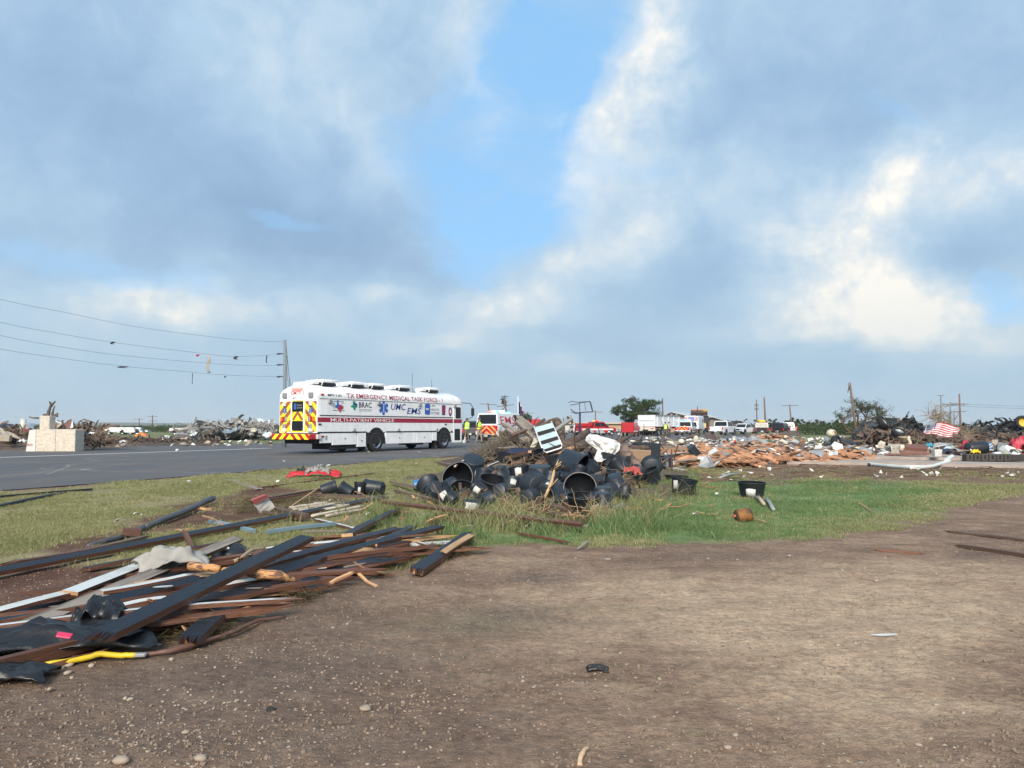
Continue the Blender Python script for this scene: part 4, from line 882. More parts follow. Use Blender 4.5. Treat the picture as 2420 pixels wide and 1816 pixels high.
automobile('white_pickup','small looking white pickup facing half left, right of the olive truck','pickup truck',G(1776,1027) ,3.9,WHC,5.2,1.95,1.8,'pickup',sc=.95)
sv=automobile('dark_suv','black sport utility vehicle seen from behind with a yellow crate on its roof','suv',G(1801,1029),.25,DKC,4.9,1.95,1.85,'suv')
yb=MB(); yb.bbox((0,0,.16),(.9,1.2,.32),.05); o=yb.build('roof_crate',mat('bright_yellow',(.80,.52,.01),.5,var=.05)); o.location=sv.location+Vector((.35,1.4,1.85)); tag(o,'bright yellow crate strapped on the roof of the black vehicle','crate')
automobile('dark_suv','dark sport utility vehicle half hidden by brown sheet metal, beside a white roof','suv',G(1838,1028),.55,DKC,4.9,1.95,1.8,'suv')
automobile('white_van','white car top showing behind the second dark vehicle','car',G(1850,1025),.5,WHC,4.8,1.9,1.9,'suv')
automobile('white_pickup','distant white pickup with both brake lights glowing, left of the grassy field','pickup truck',G(1868,1027),.22,WHC,5.5,2.0,1.9,'pickup','brake')
rp=automobile('red_pickup','red and white fire pickup with an amber roof light in front of the tan building','pickup truck',G(1366,1030),1.15,RED,5.6,2.0,1.9,'pickup')
lightbar(rp,2.8,1.9,1.2,[LAMB,LRED]); b_=MB(); b_.bbox((.95,0,1.45),(1.7,1.85,.5),.08); b_.build('bed_cap',RED,rp); plate('side_stripe',[(.1,.75),(5,.75),(5,.95),(.1,.95)],T(0,-1.0,0),-.022,WHITE,rp)
automobile('white_car','white car standing left of the red fire pickup','car',G(1350,1029.5),1.3,WHC,4.6,1.8,1.5,'suv')
p=G(1483,1033); ru=thing('utility_van','bright red utility body truck partly hidden by the white dump trailer','truck',p,math.pi/2-.35,.82)
b_=MB(); b_.bbox((1.6,0,1.35),(3.2,1.9,1.5),.1); b_.build('body',RED,ru); b_=MB(); b_.bbox((4.0,0,1.2),(1.8,1.9,1.2),.25); b_.build('cab',RED,ru)
plate('side_stripe',[(0,.72),(3.1,.72),(3.1,.90),(0,.90)],T(0,-.95,0),-.01,WHITE,ru)
for s_ in (-1,1):
    for xw in (.9,4.0):wheel(ru,xw,s_*.85,.4,.25,s_,RED)
for k in range(2):plate('locker_door',[(.2+k*1.5,1.0),(1.5+k*1.5,1.0),(1.5+k*1.5,1.95),(.2+k*1.5,1.95)],T(0,-.95,0),-.012,RED,ru)
p=G(1258,1028.5); ft=thing('fire_engine','red fire engine whose top shows behind the leaning grey timbers','fire engine',p,math.pi/2-.1)
b_=MB(); b_.bbox((2.0,0,1.45),(4.0,2.3,1.75),.1); b_.build('body',RED,ft); b_=MB(); b_.bbox((4.9,0,1.35),(1.7,2.2,1.5),.2); b_.build('cab',RED,ft)
for s_ in (-1,1):
    for xw in (1.0,5.0):wheel(ft,xw,s_*1.0,.45,.28,s_)
gc=automobile('grey_car','dark grey car with an open hatch half hidden behind the first worker','car',G(1112,1040),.4,mat('grey_car_paint',(.09,.10,.11),.35,coat=.3),4.8,1.9,1.8,'suv')

# ------------------------------------------------------------------ people
SKIN=mat('skin',(.42,.24,.17),.6,var=.1); TANP=mat('tan_trousers',(.30,.25,.19),.85,var=.15); BRNP=mat('brown_trousers',(.16,.12,.09),.85,var=.15); DKP=mat('dark_trousers',(.03,.035,.05),.85,var=.1); BOOT=mat('dark_boot',(.03,.025,.02),.7)
DKSH=mat('navy_shirt',(.015,.017,.028),.8); PALESH=mat('pale_shirt',(.45,.36,.32),.85); HIVIS=mat('hi_vis_vest',(.50,.85,.05),.6,var=.08,vs=12); REFL=mat('silver_tape',(.65,.66,.62),.4); HAIR=mat('grey_hair',(.10,.09,.085),.8); CAPM=mat('dark_cap',(.03,.03,.035),.8)
def person(label,loc,yaw,trousers,shirt,vest=True,hair=HAIR,step=.0,pose='hold',sc=1.0,slim=1.0):
    """faces local +x; z up; 1.78 m tall"""
    V,E,Rd=[],[],[]
    def j(p_,r_,par=None):V.append(Vector(p_)); Rd.append(r_); i=len(V)-1; (E.append((par,i)) if par is not None else None); return i
    pel=j((0,0,.96),(.135,.165)); bel=j((.01,0,1.10),(.125,.155),pel); ch=j((.01,0,1.28),(.135,.175),bel); up=j((.0,0,1.42),(.115,.17),ch); nk=j((.01,0,1.51),(.055,.055),up); jw=j((.02,0,1.58),(.072,.068),nk); hd_=j((.025,0,1.68),(.098,.082),jw); tp_=j((.01,0,1.75),(.06,.055),hd_)
    hands=[]
    for s_ in (-1,1):
        st=step*s_; hp=j((0,s_*.10,.90),(.105,.095),pel); kn=j((st*.5+.03,s_*.115,.50),(.068,.066),hp); an=j((st,s_*.12,.11),(.045,.045),kn); j((st+.02,s_*.12,.055),(.05,.05),an);
        sh=j((0,s_*.19,1.41),(.065,.065),up)
        if pose == 'hold':el_=j((-.02,s_*.26,1.15),(.050,.050),sh); wr_=j((.22,s_*.14,1.12),(.036,.036),el_)
        else:el_=j((-.03,s_*.27,1.14),(.050,.050),sh); wr_=j((.06,s_*.27,.90),(.036,.036),el_)
        d=(V[wr_]-V[el_]).normalized(); pm=j(V[wr_]+d*.06,(.040,.028),wr_); hands.append((V[pm].copy(),d,s_))
    me=bpy.data.meshes.new('person'); me.from_pydata(V,E,[]); o=bpy.data.objects.new('person',me); COL.objects.link(o)
    md=o.modifiers.new('s','SKIN'); md.use_smooth_shade=True
    for i,(rx_,ry_) in enumerate(Rd):me.skin_vertices[0].data[i].radius=(rx_*slim,ry_*slim)
    me.skin_vertices[0].data[0].use_root=True; sb=o.modifiers.new('u','SUBSURF'); sb.levels=1; sb.render_levels=1
    dg=bpy.context.evaluated_depsgraph_get(); m2=bpy.data.meshes.new_from_object(o.evaluated_get(dg)); bpy.data.objects.remove(o)
    # add feet and fingers, then colour by region
    x=MB()
    for s_ in (-1,1):
        st=step*s_; x.bbox((st+.06,s_*.12,.05),(.29,.10,.10),.035,mi=3)
    for pm,d,s_ in hands:
        side=Vector((0,0,1)).cross(d).normalized()
        for k in range(4):f0_=pm+side*(.030-.02*k)+d*.03; x.tube([f0_,f0_+d*.035,f0_+d*(.055+.01*(1.5-abs(k-1.5)))+Vector((0,0,-.022))],[.010,.009,.007],5,mi=2)
        x.tube([pm-d*.02+side*(.03*-s_),pm+d*.02+side*(.055*-s_),pm+d*.04+side*(.05*-s_)+Vector((0,0,-.01))],[.012,.010,.008],5,mi=2)
    x.bbox((.118,0,1.655),(.035,.026,.045),.01,mi=2)
    for s_ in (-1,1):x.bbox((.02,s_*.085,1.67),(.04,.02,.06),.008,mi=2); x.bbox((.112,s_*.033,1.685),(.012,.022,.012),.004,mi=5)
    x.box((.110,0,1.615),(.01,.045,.008),mi=4)
    bm=bmesh.new(); bm.from_mesh(m2); tmp=x.mesh('x',[SKIN]); n0_=len(bm.faces); bm.from_mesh(tmp); bm.faces.ensure_lookup_table()
    for i,f in enumerate(bm.faces):
        c=f.calc_center_median()
        if i >= n0_:continue
        if c.z > 1.50:f.material_index=2
        elif c.z < .10:f.material_index=3
        elif any((c-pm).length < .10 for pm,_,_ in hands):f.material_index=2
        elif pose == 'hold' and c.x > .06 and 1.0 < c.z < 1.2 and abs(c.y) > .1:f.material_index=2
        elif c.z < 1.00 and abs(c.y) < .24:f.material_index=0
        else:f.material_index=1
        f.smooth=True
    me=bpy.data.meshes.new('person'); bm.to_mesh(me); bm.free()
    for m_ in (trousers,shirt,SKIN,BOOT,mat('lips',(.3,.12,.1),.6),BLKPR):me.materials.append(m_)
    po=link('person',me); po.location=loc; po.rotation_euler=(0,0,yaw); po.scale=(sc,sc,sc); tag(po,label,'person')
    h_=MB(); h_.lathe([(.001,.125),(.06,.115),(.098,.06),(.106,0),(.098,-.035)],14,M=T(.005,0,1.675)); h_.build('hair',hair,po)
    if vest:
        v_=MB(); rings=[]
        for z,rx_,ry_ in ((.98,.165,.195),(1.10,.152,.185),(1.28,.162,.205),(1.40,.150,.205),(1.47,.10,.13)):rings.append([(.005+rx_*slim*math.cos(a),ry_*slim*math.sin(a),z) for a in [k*math.pi/8 for k in range(16)]])
        v_.loft(rings,smooth=True,cap=False); vo_=v_.build('vest',HIVIS,po)
        t_=MB(); t_.loft([[(.005+.158*slim*math.cos(a),.197*slim*math.sin(a),z) for a in [k*math.pi/8 for k in range(16)]] for z in (1.09,1.14)],smooth=True,cap=False); t_.build('reflective_band',REFL,vo_)
        for s_ in (-1,1):t_=MB(); t_.tube([(-.168,s_*.09,1.14),(-.172,s_*.09,1.30),(-.15,s_*.09,1.42)],.016,6); t_.build('reflective_strap',REFL,vo_)
    return po
def pf(u,v):p_=G(u,v); return (p_.x,p_.y,.018 if sdist(np.array([[p_.x,p_.y]]),ROAD)[0] > 0 else 0)
person('worker in a lime vest and brown trousers nearest the bus door, back half turned',pf(1103.5,1047.3),R(115),BRNP,DKSH,sc=1.06)
person('worker in lime vest and tan trousers looking at his hands behind the EMS vehicle',pf(1132,1048),R(-30),TANP,DKSH,step=.16,sc=1.07)
person('person in a lime vest and brown trousers behind the white dump trailer',pf(1573,1034.5),R(70),BRNP,DKSH,sc=.98,pose='down',hair=CAPM)
person('person in a pale shirt and dark trousers standing by the white dump trailer',pf(1581,1034.2),R(100),DKP,PALESH,vest=False,sc=1.0,pose='down')
bk_=thing('bucket','white bucket with a yellowed front standing by the brown trousered worker','bucket',pf(1097,1047.5)); b_=MB(); b_.lathe([(.13,0),(.16,.40),(.17,.42),(.15,.42),(.12,.03),(.001,.03)],16); b_.build('shell',WHITE2,bk_); b_=MB(); b_.tube([(-.16,0,.40),(-.1,0,.50),(.1,0,.50),(.16,0,.40)],.008,5); b_.build('handle',SILVER,bk_)
# ------------------------------------------------------------------ far land
def ridge(name,Y,pts,m,depth=300,label=None):
    """pts: (u, v) of the crest seen from here; a real low hill with a back slope"""
    xs=np.linspace(pts[0][0],pts[-1][0],90); vv=np.interp(xs,[p[0] for p in pts],[p[1] for p in pts]); rows=[]
    for dy,k in ((-depth,0),(-depth*.4,.55),(0,1),(depth,.8),(depth*2,0)):
        row=[]
        for i,(u,v) in enumerate(zip(xs,vv)):
            q=A(u,v,Y); z=max(q.z,0)*k + (0 if k == 0 else .4*math.sin(i*.7)*k); row.append((q.x*(Y+dy)/Y,Y+dy,z if k else -.5))
        rows.append(row)
    mb=MB(); n_=len(xs); mb.add([p for r_ in rows for p in r_],[(a*n_+i,a*n_+i+1,(a+1)*n_+i+1,(a+1)*n_+i) for a in range(4) for i in range(n_-1)],smooth=True)
    return tag(mb.build(name,m),kind='structure')
HILLM=mat('hill_scrub',(.055,.075,.045),.95,var=.35,vs=.02,col2=(.10,.095,.055),c2s=.006)
ridge('hills',2600,[(-900,1003),(60,1002),(150,1001.5),(240,998.5),(340,999.5),(450,1001),(560,1003),(660,1005),(760,1007.5)],HILLM,260)
ridge('hills',3600,[(500,1007.4),(900,1006.4),(1300,1006.8),(1700,1006.2),(2100,1006.6),(2600,1006),(3200,1007.4)],HILLM,300)
# ------------------------------------------------------------------ foliage
def leafmat(name,stops):
    return grassmat(name,stops)
LEAFM=leafmat('leaf_green',[(.25,(.028,.050,.022)),(.5,(.060,.090,.036)),(.8,(.115,.145,.065))])
LEAFG=leafmat('leaf_greygreen',[(.25,(.045,.055,.034)),(.5,(.085,.098,.056)),(.8,(.13,.135,.08))])
def leaves(mb,c,r,nl,ls,flat=.7,mi=0):
    for _ in range(nl):
        d=Vector((RS.randn(),RS.randn(),RS.randn())).normalized()*r*(RS.rand()**.45); p_=Vector(c)+Vector((d.x,d.y,d.z*flat))
        a=Vector((RS.randn(),RS.randn(),RS.randn()*.6)).normalized(); b_=a.cross(Vector((RS.randn(),RS.randn(),RS.randn()))).normalized(); s_=ls*(.5+RS.rand())
        mb.add([p_-a*s_*.5,p_+b_*s_*.28,p_+a*s_*.5,p_-b_*s_*.28],[(0,1,2,3)],mi)
def grow(tb,tips,p_,d,L_,r,lev,spread=.6,up=.12,wob=.18):
    pts=[p_.copy()]; rad=[r]; k=4
    for i in range(k):
        d=(d+Vector((RS.randn(),RS.randn(),RS.randn()))*wob+Vector((0,0,up))).normalized(); p_=p_+d*L_/k; pts.append(p_.copy()); rad.append(r*(1-.42*(i+1)/k))
    tb.tube(pts,rad,6 if lev > 1 else 4)
    if lev == 0:tips.append(p_); tips.append(pts[2]); return
    for c in range(RS.randint(2,5)):
        q=pts[RS.randint(2,5)]; nd=(d+Vector((RS.randn(),RS.randn(),RS.randn()*.7))*spread).normalized(); grow(tb,tips,q,nd,L_*(.55+.25*RS.rand()),r*.55,lev-1,spread,up,wob)
def tree(name,label,base,H_,W_,lm,nl,ls,levels=3,bare=False,group=None,clump=None,stems=1,lean=(0,0),tr=.03,cat='tree',upk=.12,dense=0):
    t=thing(name,label,cat,base,group=group); tb=MB(); tips=[]
    for s_ in range(stems):
        a=RS.rand()*6.28; grow(tb,tips,Vector((0,0,-.05)),Vector((lean[0]+(math.cos(a)*.6 if stems > 1 else 0),lean[1]+(math.sin(a)*.6 if stems > 1 else 0),1)).normalized(),H_*.45,H_*tr,levels,.75,upk)
    ext=max(max(abs(q.x) for q in tips),.1); exz=max(q.z for q in tips); kx,kz=W_/2/ext,H_/exz
    tb.v=[(v[0]*kx,v[1]*kx,v[2]*kz) for v in tb.v]; tb.build('trunk',BARK,t)
    if nl:
        cr=MB(); RS.shuffle(tips); use=tips[:max(6,int(len(tips)*(clump or .8)))]; per=max(1,nl//len(use))
        if dense:
            for _ in range(dense):d=Vector((RS.randn(),RS.randn(),RS.randn())).normalized()*(RS.rand()**.4); use.append(Vector((d.x*W_*.42/kx,d.y*W_*.42/kx,(H_*.60+d.z*H_*.30+.08*H_*math.sin(d.x*5))/kz)))
            per=max(1,nl//len(use))
        for q in use:leaves(cr,(q.x*kx,q.y*kx,q.z*kz),H_*.10*(.5+.9*RS.rand()),per,ls)
        cr.build('crown',lm,t)
    return t
def gz(p_):return (p_.x,p_.y,0)
def at_ground(u,Y):q=A(u,1000,Y); return Vector((q.x,Y,0))
RS=np.random.RandomState(12)
def hgt(v,Y):return A(1210,v,Y).z
tree('broad_tree','big dark green tree with torn right side standing behind the white dump trailer',at_ground(1497,140),hgt(940,140),9.2,LEAFM,17000,.24,3,clump=1.0,tr=.03,dense=70)
tree('bare_tree','stripped grey branches reaching up at the right of the big dark tree',at_ground(1548,138),hgt(955,138),4.6,LEAFG,500,.15,3,clump=.3)
tree('storm_torn_tree','storm torn tree with thin grey green foliage beside the leaning broken pole',at_ground(2018,84),hgt(941,84),8.2,LEAFG,5600,.12,3,clump=.9,stems=4,tr=.024,lean=(-.25,0))
spec=[(1722,996,180,4.6,'small'),(1745,992,170,5.5,'rounded'),(1797,994,160,4.4,'narrow'),(1830,992,165,5.2,'wide'),(1858,1000,190,4.0,'low'),(1882,990,150,6.0,'broad'),(1905,1003,200,5,'flat topped'),
        (1935,1000,120,5.0,'dark'),(1962,994,115,7.0,'dense dark'),(1995,996,112,6.0,'leafy'),(1585,1006,210,5,'faint'),(1700,1003,200,3.5,'little'),(2060,1003,130,5,'half hidden'),(470,1002,150,2.0,'tiny')]
where=['above the dark olive truck on its left','behind the dark olive truck','left of the yellow crated vehicle roof','between the two bare poles and the crossarm pole','low down left of the crossarm pole','behind the crossarm pole','beside the long red barn',
         'left edge of the thicket by the storm torn tree','middle of the thicket by the storm torn tree','right under the storm torn tree','behind the gabled building','right of the metal shed roof','behind the black wreck heap','at the left of the crumpled metal sheets']
for (u,v,Y,w_,nm),wh in zip(spec,where):tree('round_tree',nm+' green tree in the distance, '+wh,at_ground(u,Y),hgt(v,Y),w_,LEAFM,2600,.26,2,clump=1.0,group='small green trees in the distance',upk=.05,tr=.04,dense=26)
# thicket and scrub: far-off masses
def scrub(name,label,u0,u1,Y0,Y1,n_,h0,h1,m=LEAFM,ls=.5):
    mb=MB()
    for _ in range(n_):
        Y=Y0+(Y1-Y0)*RS.rand(); q=at_ground(u0+(u1-u0)*RS.rand(),Y); h_=h0+(h1-h0)*RS.rand(); leaves(mb,(q.x,q.y,h_*.42),h_*.8,130,ls*.55,.62)
    return tag(mb.build(name,m),label,kind='stuff')
scrub('scrub','far band of green scrub below the hills on the left',-400,700,150,330,430,1.2,2.2)
scrub('scrub','low green thicket at the edge of the field on the right',1890,2080,105,125,70,1.6,2.6,ls=.4)
scrub('scrub','distant band of low trees along the horizon',700,2700,260,520,420,1.2,3.0,ls=.8)
# ------------------------------------------------------------------ poles and wires
POLEW=mat('pole_wood',(.13,.085,.065),.85,var=.25,stretch=(3,3,.4)); POLEG=mat('pole_grey',(.17,.19,.20),.8,var=.15); WIREM=mat('wire',(.11,.12,.13),.7,var=0)
POLEB=mat('pole_pinkish',(.16,.105,.085),.85,var=.25,stretch=(3,3,.4))
def pole(label,u,v,Y,ub=None,r=.15,m=POLEW,arms=(),name='utility_pole',cat='utility pole',group=None):
    """top at pixel (u, v), foot on the ground at distance Y below pixel column ub; arms: (pixels below top, half length m, tilt deg)"""
    q=A(u,v,Y); b_=at_ground(ub if ub else u,Y); t=thing(name,label,cat,b_,group=group); top=q-b_
    c_=MB(); c_.tube([(0,0,-.2),top*.5,top],[r,r*.85,r*.7],8); c_.build('pole',m,t)
    for dv,hl,tl in arms:
        k=1-dv/FPX*Y/top.z; c=top*k; d=Vector((math.cos(R(tl))*hl,-.15*hl,math.sin(R(tl))*hl)); a_=MB(); a_.cyl(c-d,c+d,.05,seg=6); ar=a_.build('crossarm',m,t)
        for s_ in (-.9,-.45,.45,.9):
            i_=MB(); i_.cyl(c+d*s_,c+d*s_+Vector((0,0,.2)),.04,.03,seg=5); i_.build('insulator',SILVER,ar)
    return t
mp_=pole('tall grey pole rising behind the rear of the bus, holding four wires',673.5,804,45,r=.13,m=POLEG)
mtop=A(673.5,804,45)
for v in (837,863,891):
    a_=MB(); q=A(673,v,45)-mp_.location; a_.cyl(q,q+Vector((-.25,-.12,.02)),.03,seg=6); a_.tube([q+Vector((-.25,-.12,.02)),q+Vector((-.33,-.16,-.02)),q+Vector((-.42,-.2,0))],.045,8); a_.build('insulator',DKP,mp_)
wires=[('uppermost',[(670,808),(560,803),(330,774),(150,738),(0,708),(-420,606)]),('second',[(667,838),(560,843),(490,837),(270,810),(120,785),(0,762),(-420,662)]),
         ('third',[(667,864),(560,863),(420,853),(250,836),(120,816),(0,793),(-420,700)]),('lowest',[(667,891),(560,888),(480,883),(455,880),(290,866),(130,845),(0,825),(-420,748)])]
for nm,pts in wires:
    L_=len(pts); P=[]
    for i,(u,v) in enumerate(pts):Y=45-18*((670-u)/1090); P.append(A(u,v,Y))
    cur=[]
    for i in range(L_-1):     # smooth through the points
        p0_,p1_,p2_,p3_=P[max(i-1,0)],P[i],P[i+1],P[min(i+2,L_-1)]
        for k in range(6):
            t_=k/6; cur.append(.5*((2*p1_)+(p2_-p0_)*t_+(2*p0_-5*p1_+4*p2_-p3_)*t_*t_+(3*p1_-p0_-3*p2_+p3_)*t_**3))
    cur.append(P[-1]); w_=MB(); w_.tube(cur,.007,4); tag(w_.build('wire',WIREM),nm+' overhead wire running from the grey pole to the left','wire','overhead wires')
def rag(label,u,v,wpx,hpx,Y,m,nm='torn_sheet',cat='debris scrap'):
    c=A(u,v,Y); s_=Y/FPX; mb=MB(); nx,nz=4,8; vs=[]
    for i in range(nz+1):
        for k in range(nx+1):
            wv=math.sin(i*1.3+k)*.25+RS.randn()*.12; x_=(k/nx-.5)*wpx*s_*(1-.35*(i/nz)*RS.rand())+wpx*s_*.25*math.sin(i*.9); vs.append((x_,wv*wpx*s_*.5,-i/nz*hpx*s_))
    fs=[(i*(nx+1)+k,i*(nx+1)+k+1,(i+1)*(nx+1)+k+1,(i+1)*(nx+1)+k) for i in range(nz) for k in range(nx)]
    mb.add(vs,fs,smooth=True); o=mb.build(nm,m); o.location=c; sd2=o.modifiers.new('t','SOLIDIFY'); sd2.thickness=.008; return tag(o,label,cat)
rag('long pale torn sheet hanging from the second wire',493,840,8,42,42,GREYCLOTH); rag('square dark scrap caught on the second wire near the grey pole',557,842,9,8,43.5,BLKPLAS)
rag('dark scrap on the second wire, left half of its span',266,808,9,6,38,BLKPLAS); rag('small pinkish scrap on the second wire, left of the long sheet',467,838,7,5,42,DRED)
rag('thin strip hanging from the second wire beside the grey pole',630,840,2.5,18,44,BLKPLAS); rag('flat dark strip wrapped on the lowest wire',290,866,20,4,39,BLKPLAS); rag('thin loop of line dangling from the lowest wire',455,882,1.5,26,41,BLKPLAS); rag('dark scrap on the lowest wire near the pole',532,889,4,4,43,BLKPLAS)
for k,(u0,v0,u1,v1) in enumerate([(676,812,694,905),(677,840,699,905),(677,862,690,905)]):
    w_=MB(); q=A(u0,v0,45); w_.cyl(q,A(u1,v1+105,47+k),.012,seg=4); tag(w_.build('guy_wire',WIREM),['guy wire from the top of the grey pole','guy wire from the second arm of the grey pole','lowest guy wire of the grey pole'][k],'wire')
pole('thin wooden pole with a crossarm, left one of the distant pair at left',329,989,200,r=.16,arms=((2,1.6,0),))
pole('taller wooden pole with two crossarms, right one of the distant pair at left',360.5,982,190,r=.18,arms=((3,1.4,0),(13,1.2,0)))
pole('leaning pole with one crossarm just right of the bus front',1153,953,130,1163,arms=((3,1.5,-4),))
tp2=pole('leaning pole with a tangle at its top behind the lit roof lights',1191,943,120,1206,r=.17,arms=((16,1.4,6),))
tg=MB()
for _ in range(26):q=A(1191+RS.randn()*1.6,949+RS.randn()*4.5,120)-tp2.location; d=Vector((RS.randn(),RS.randn()*.4,RS.randn()))*.35; tg.cyl(q-d,q+d,.05,seg=4)
tag(tg.build('tangled_hardware',BLKPR,tp2),kind='stuff')
pole('distant pole with crossarm between the flag and the timber heap',1246,974,160,r=.16,arms=((3,1.3,0),)); pole('distant pole right of the bent sign frame',1407,971,150,r=.15,m=POLEB,arms=((3,1.6,-2),))
pole('short distant pole left of the bent sign frame',1332,988,200,r=.15,arms=((3,1.2,0),)); pl_=pole('bare dark pole with a lamp arm beside the big tree',1565.5,942,150,1567,r=.17)
a_=MB(); q=A(1565.5,947,150)-pl_.location; a_.tube([q,q+Vector((-.5,0,.1)),q+Vector((-.8,0,0))],.05,5); a_.build('lamp_arm',GALV,pl_)
pole('thin dark pole with two short double crossarms above the yellow crated vehicle',1787.5,945,120,1789,r=.11,arms=((12,.35,0),(15,.3,0),(21,.35,0),(24,.3,0)))
bp_=pole('broken off brown pole without arms right of the double armed pole',1806,941,118,1809.5,r=.17,m=POLEB)
for k in range(3):j_=MB(); q=A(1805.5+k*.8,941,118)-bp_.location; j_.cyl(q-Vector((0,0,.1)),q+Vector((.05*k-.05,0,.35+.1*k)),.05,.005,seg=4); j_.build('splinter',WOODNEW,bp_)
pole('brown pole with one crossarm behind the distant white pickup',1866,956,125,1872,r=.16,m=POLEB,arms=((3,1.35,2),))
lp=pole('tall leaning broken pole in front of the storm torn tree',2009,910,74,2025,r=.15,m=POLEB)
for k,du in enumerate((-1.6,2.0)):j_=MB(); q=A(2008+du,915,74)-lp.location; j_.cyl(q-Vector((0,0,.3)),q+Vector((0,0,.45)),.07,.04,seg=5); j_.build('split_top',POLEB,lp)
j_=MB(); q=A(2005.5,920,74)-lp.location; j_.cyl(q+Vector((0,-.1,.1)),q-Vector((.12,0,.35)),.06,.03,seg=5); j_.build('hanging_bracket',BLKPR,lp)
pole('short thin dark pole sticking out above the black wreck heap',2103.5,976,70,r=.06,m=POLEG)
pole('left pole of the grouped power poles behind the flag',2223.5,934,120,r=.13,m=POLEG,arms=((1,.5,0),(26,.9,-3)))
pole('middle shorter pole of the grouped power poles behind the flag',2245.5,950,122,r=.12,m=POLEG,arms=((6,1.2,-2),(9,.6,0)))
pole('tallest brown pole of the grouped power poles behind the flag',2267,931,118,2270,r=.17,m=POLEB,arms=((24,1.3,-2),(27,.8,0),(42,.9,2)))
pole('thin low post between the grouped power poles',2254.5,974,121,r=.09,m=POLEG)
for k,(u0,v0,u1,v1) in enumerate([(2226,970,2246,990),(2246,974,2236,986),(2256,992,2268,974),(2246,974,2270,974),(2228,957,2266,957)]):
    w_=MB(); w_.cyl(A(u0,v0,120),A(u1,v1,120),.06,seg=5); tag(w_.build('pole_brace',POLEG),['brace from the left pole down to the middle pole','short brace beside the middle pole','brace up to the tallest pole','lower cross beam joining the middle and tallest poles','upper cross beam joining all grouped poles'][k]+' of the power line','pole brace')
for k,(v0,v1) in enumerate(((955,963),(960,970))):
    w_=MB(); P=[A(2270+(2600-2270)*i/8,v0+(v1-v0)*i/8+2*math.sin(i/8*3.14),118-3*i) for i in range(9)]; w_.tube(P,.016,4); tag(w_.build('wire',WIREM),['upper','lower'][k]+' power wire running from the tallest grouped pole to the right','wire')
# flagpole with a limp flag
fp=thing('flagpole','white flagpole standing beside the EMS vehicle','flagpole',at_ground(1225.5,75)); ft_=A(1224,936,75)-fp.location; c_=MB(); c_.tube([(0,0,0),ft_],[.05,.03],8); c_.build('pole',WHITE,fp); c_=MB(); c_.lathe([(.001,.06),(.05,.0),(.001,-.06)],8,M=T(*(ft_+Vector((0,0,.05))))); c_.build('finial',SILVER,fp)
FNAVY=mat('flag_navy',(.02,.03,.11),.85,var=.1); FRED=mat('flag_red',(.48,.02,.04),.85,var=.1); FWH=mat('flag_white',(.80,.78,.78),.85,var=.06)
mb=MB()
for i in range(7):
    z0,z1=1.0-i/7,1.0-(i+1)/7; ww=lambda z:.12+.75*(1-z)**1.2
    for j in range(4):
        a0,a1=j/4,(j+1)/4; fy=lambda a,z:.12*math.sin(a*9+z*4); mi_=0 if j < 3 else (1 if (i+j) % 2 else 2)
        mb.add([(ww(z0)*a0,fy(a0,z0),z0*1.6),(ww(z0)*a1,fy(a1,z0),z0*1.6),(ww(z1)*a1,fy(a1,z1),z1*1.6),(ww(z1)*a0,fy(a0,z1),z1*1.6)],[(0,3,2,1)],mi_)
o=mb.build('limp_flag',[FNAVY,FRED,FWH]); q=A(1225.5,988,75); o.location=q; tag(o,'flag hanging limp down the white flagpole','flag'); o.modifiers.new('t','SOLIDIFY').thickness=.01
# bent sign frame
sf=thing('sign_frame','bent empty sign frame on a dark blue post','sign frame',at_ground(1370.5,90)); L0=sf.location
FR=mat('sign_frame_steel',(.035,.04,.055),.6,dirt=.2); PB=mat('blue_post',(.02,.03,.10),.5)
c_=MB(); c_.cyl((0,0,0),A(1370.5,976,90)-L0,.13,seg=10); c_.build('post',PB,sf)
z3=lambda x,y:A(1080+x/5.53,900+y/5.53,90)-L0
for nm,pts,r_ in (('top_rail',[(1455,290),(1500,268),(1560,282),(1740,273)],.05),('side_rail',[(1740,273),(1773,405)],.09),('bottom_rail',[(1773,408),(1640,415),(1550,422),(1485,375)],.07),('brace',[(1475,320),(1560,308),(1640,285),(1740,276)],.05),('lower_rail',[(1490,412),(1550,430),(1600,424)],.05),('upright',[(1600,285),(1607,420)],.05),('upright',[(1668,285),(1685,400)],.03)):
    c_=MB(); c_.tube([z3(*p_) for p_ in pts],r_,6,smooth=False); c_.build(nm,FR,sf)
# ------------------------------------------------------------------ buildings
TANB=mat('tan_block_wall',(.42,.29,.18),.85,var=.1,vs=1,dirt=.2); ROOFW=mat('pale_metal_roof',(.52,.54,.56),.45,.3,var=.06); ROOFT=mat('tan_roof_edge',(.44,.36,.30),.8,var=.1); BRK=mat('pinkish_brick',(.36,.23,.18),.85,var=.15); DRK=mat('dark_eave',(.04,.03,.03),.8); BARNR=mat('barn_red',(.22,.06,.06),.8)
b0,b1=at_ground(1331,220),at_ground(1590,220); wl=b1.x-b0.x
lb=thing('long_building','long low tan building with a pale flat roof behind the red fire pickup','building',((b0.x+b1.x)/2,224,0))
c_=MB(); c_.box((0,0,.95),(wl,8,1.9)); c_.build('wall',TANB,lb)
c_=MB(); c_.bbox((0,-.3,2.18),(wl+.6,8.8,.5),.05); c_.build('roof',ROOFT,lb); c_=MB(); c_.box((0,-4.3,1.9),(wl,.1,.06)); c_.build('eave',DRK,lb)
for x_ in (-wl/2+1.2,-wl/2+3.0,-wl/2+5):c_=MB(); c_.box((x_,-4.02,.95),(1.2,.06,1.9)); c_.build('window',mat('pale_window',(.45,.45,.42),.5),lb)
c_=MB(); c_.box((-wl/2+8,-4.3,.95),(.3,.3,1.9)); c_.build('column',WHITE2,lb)
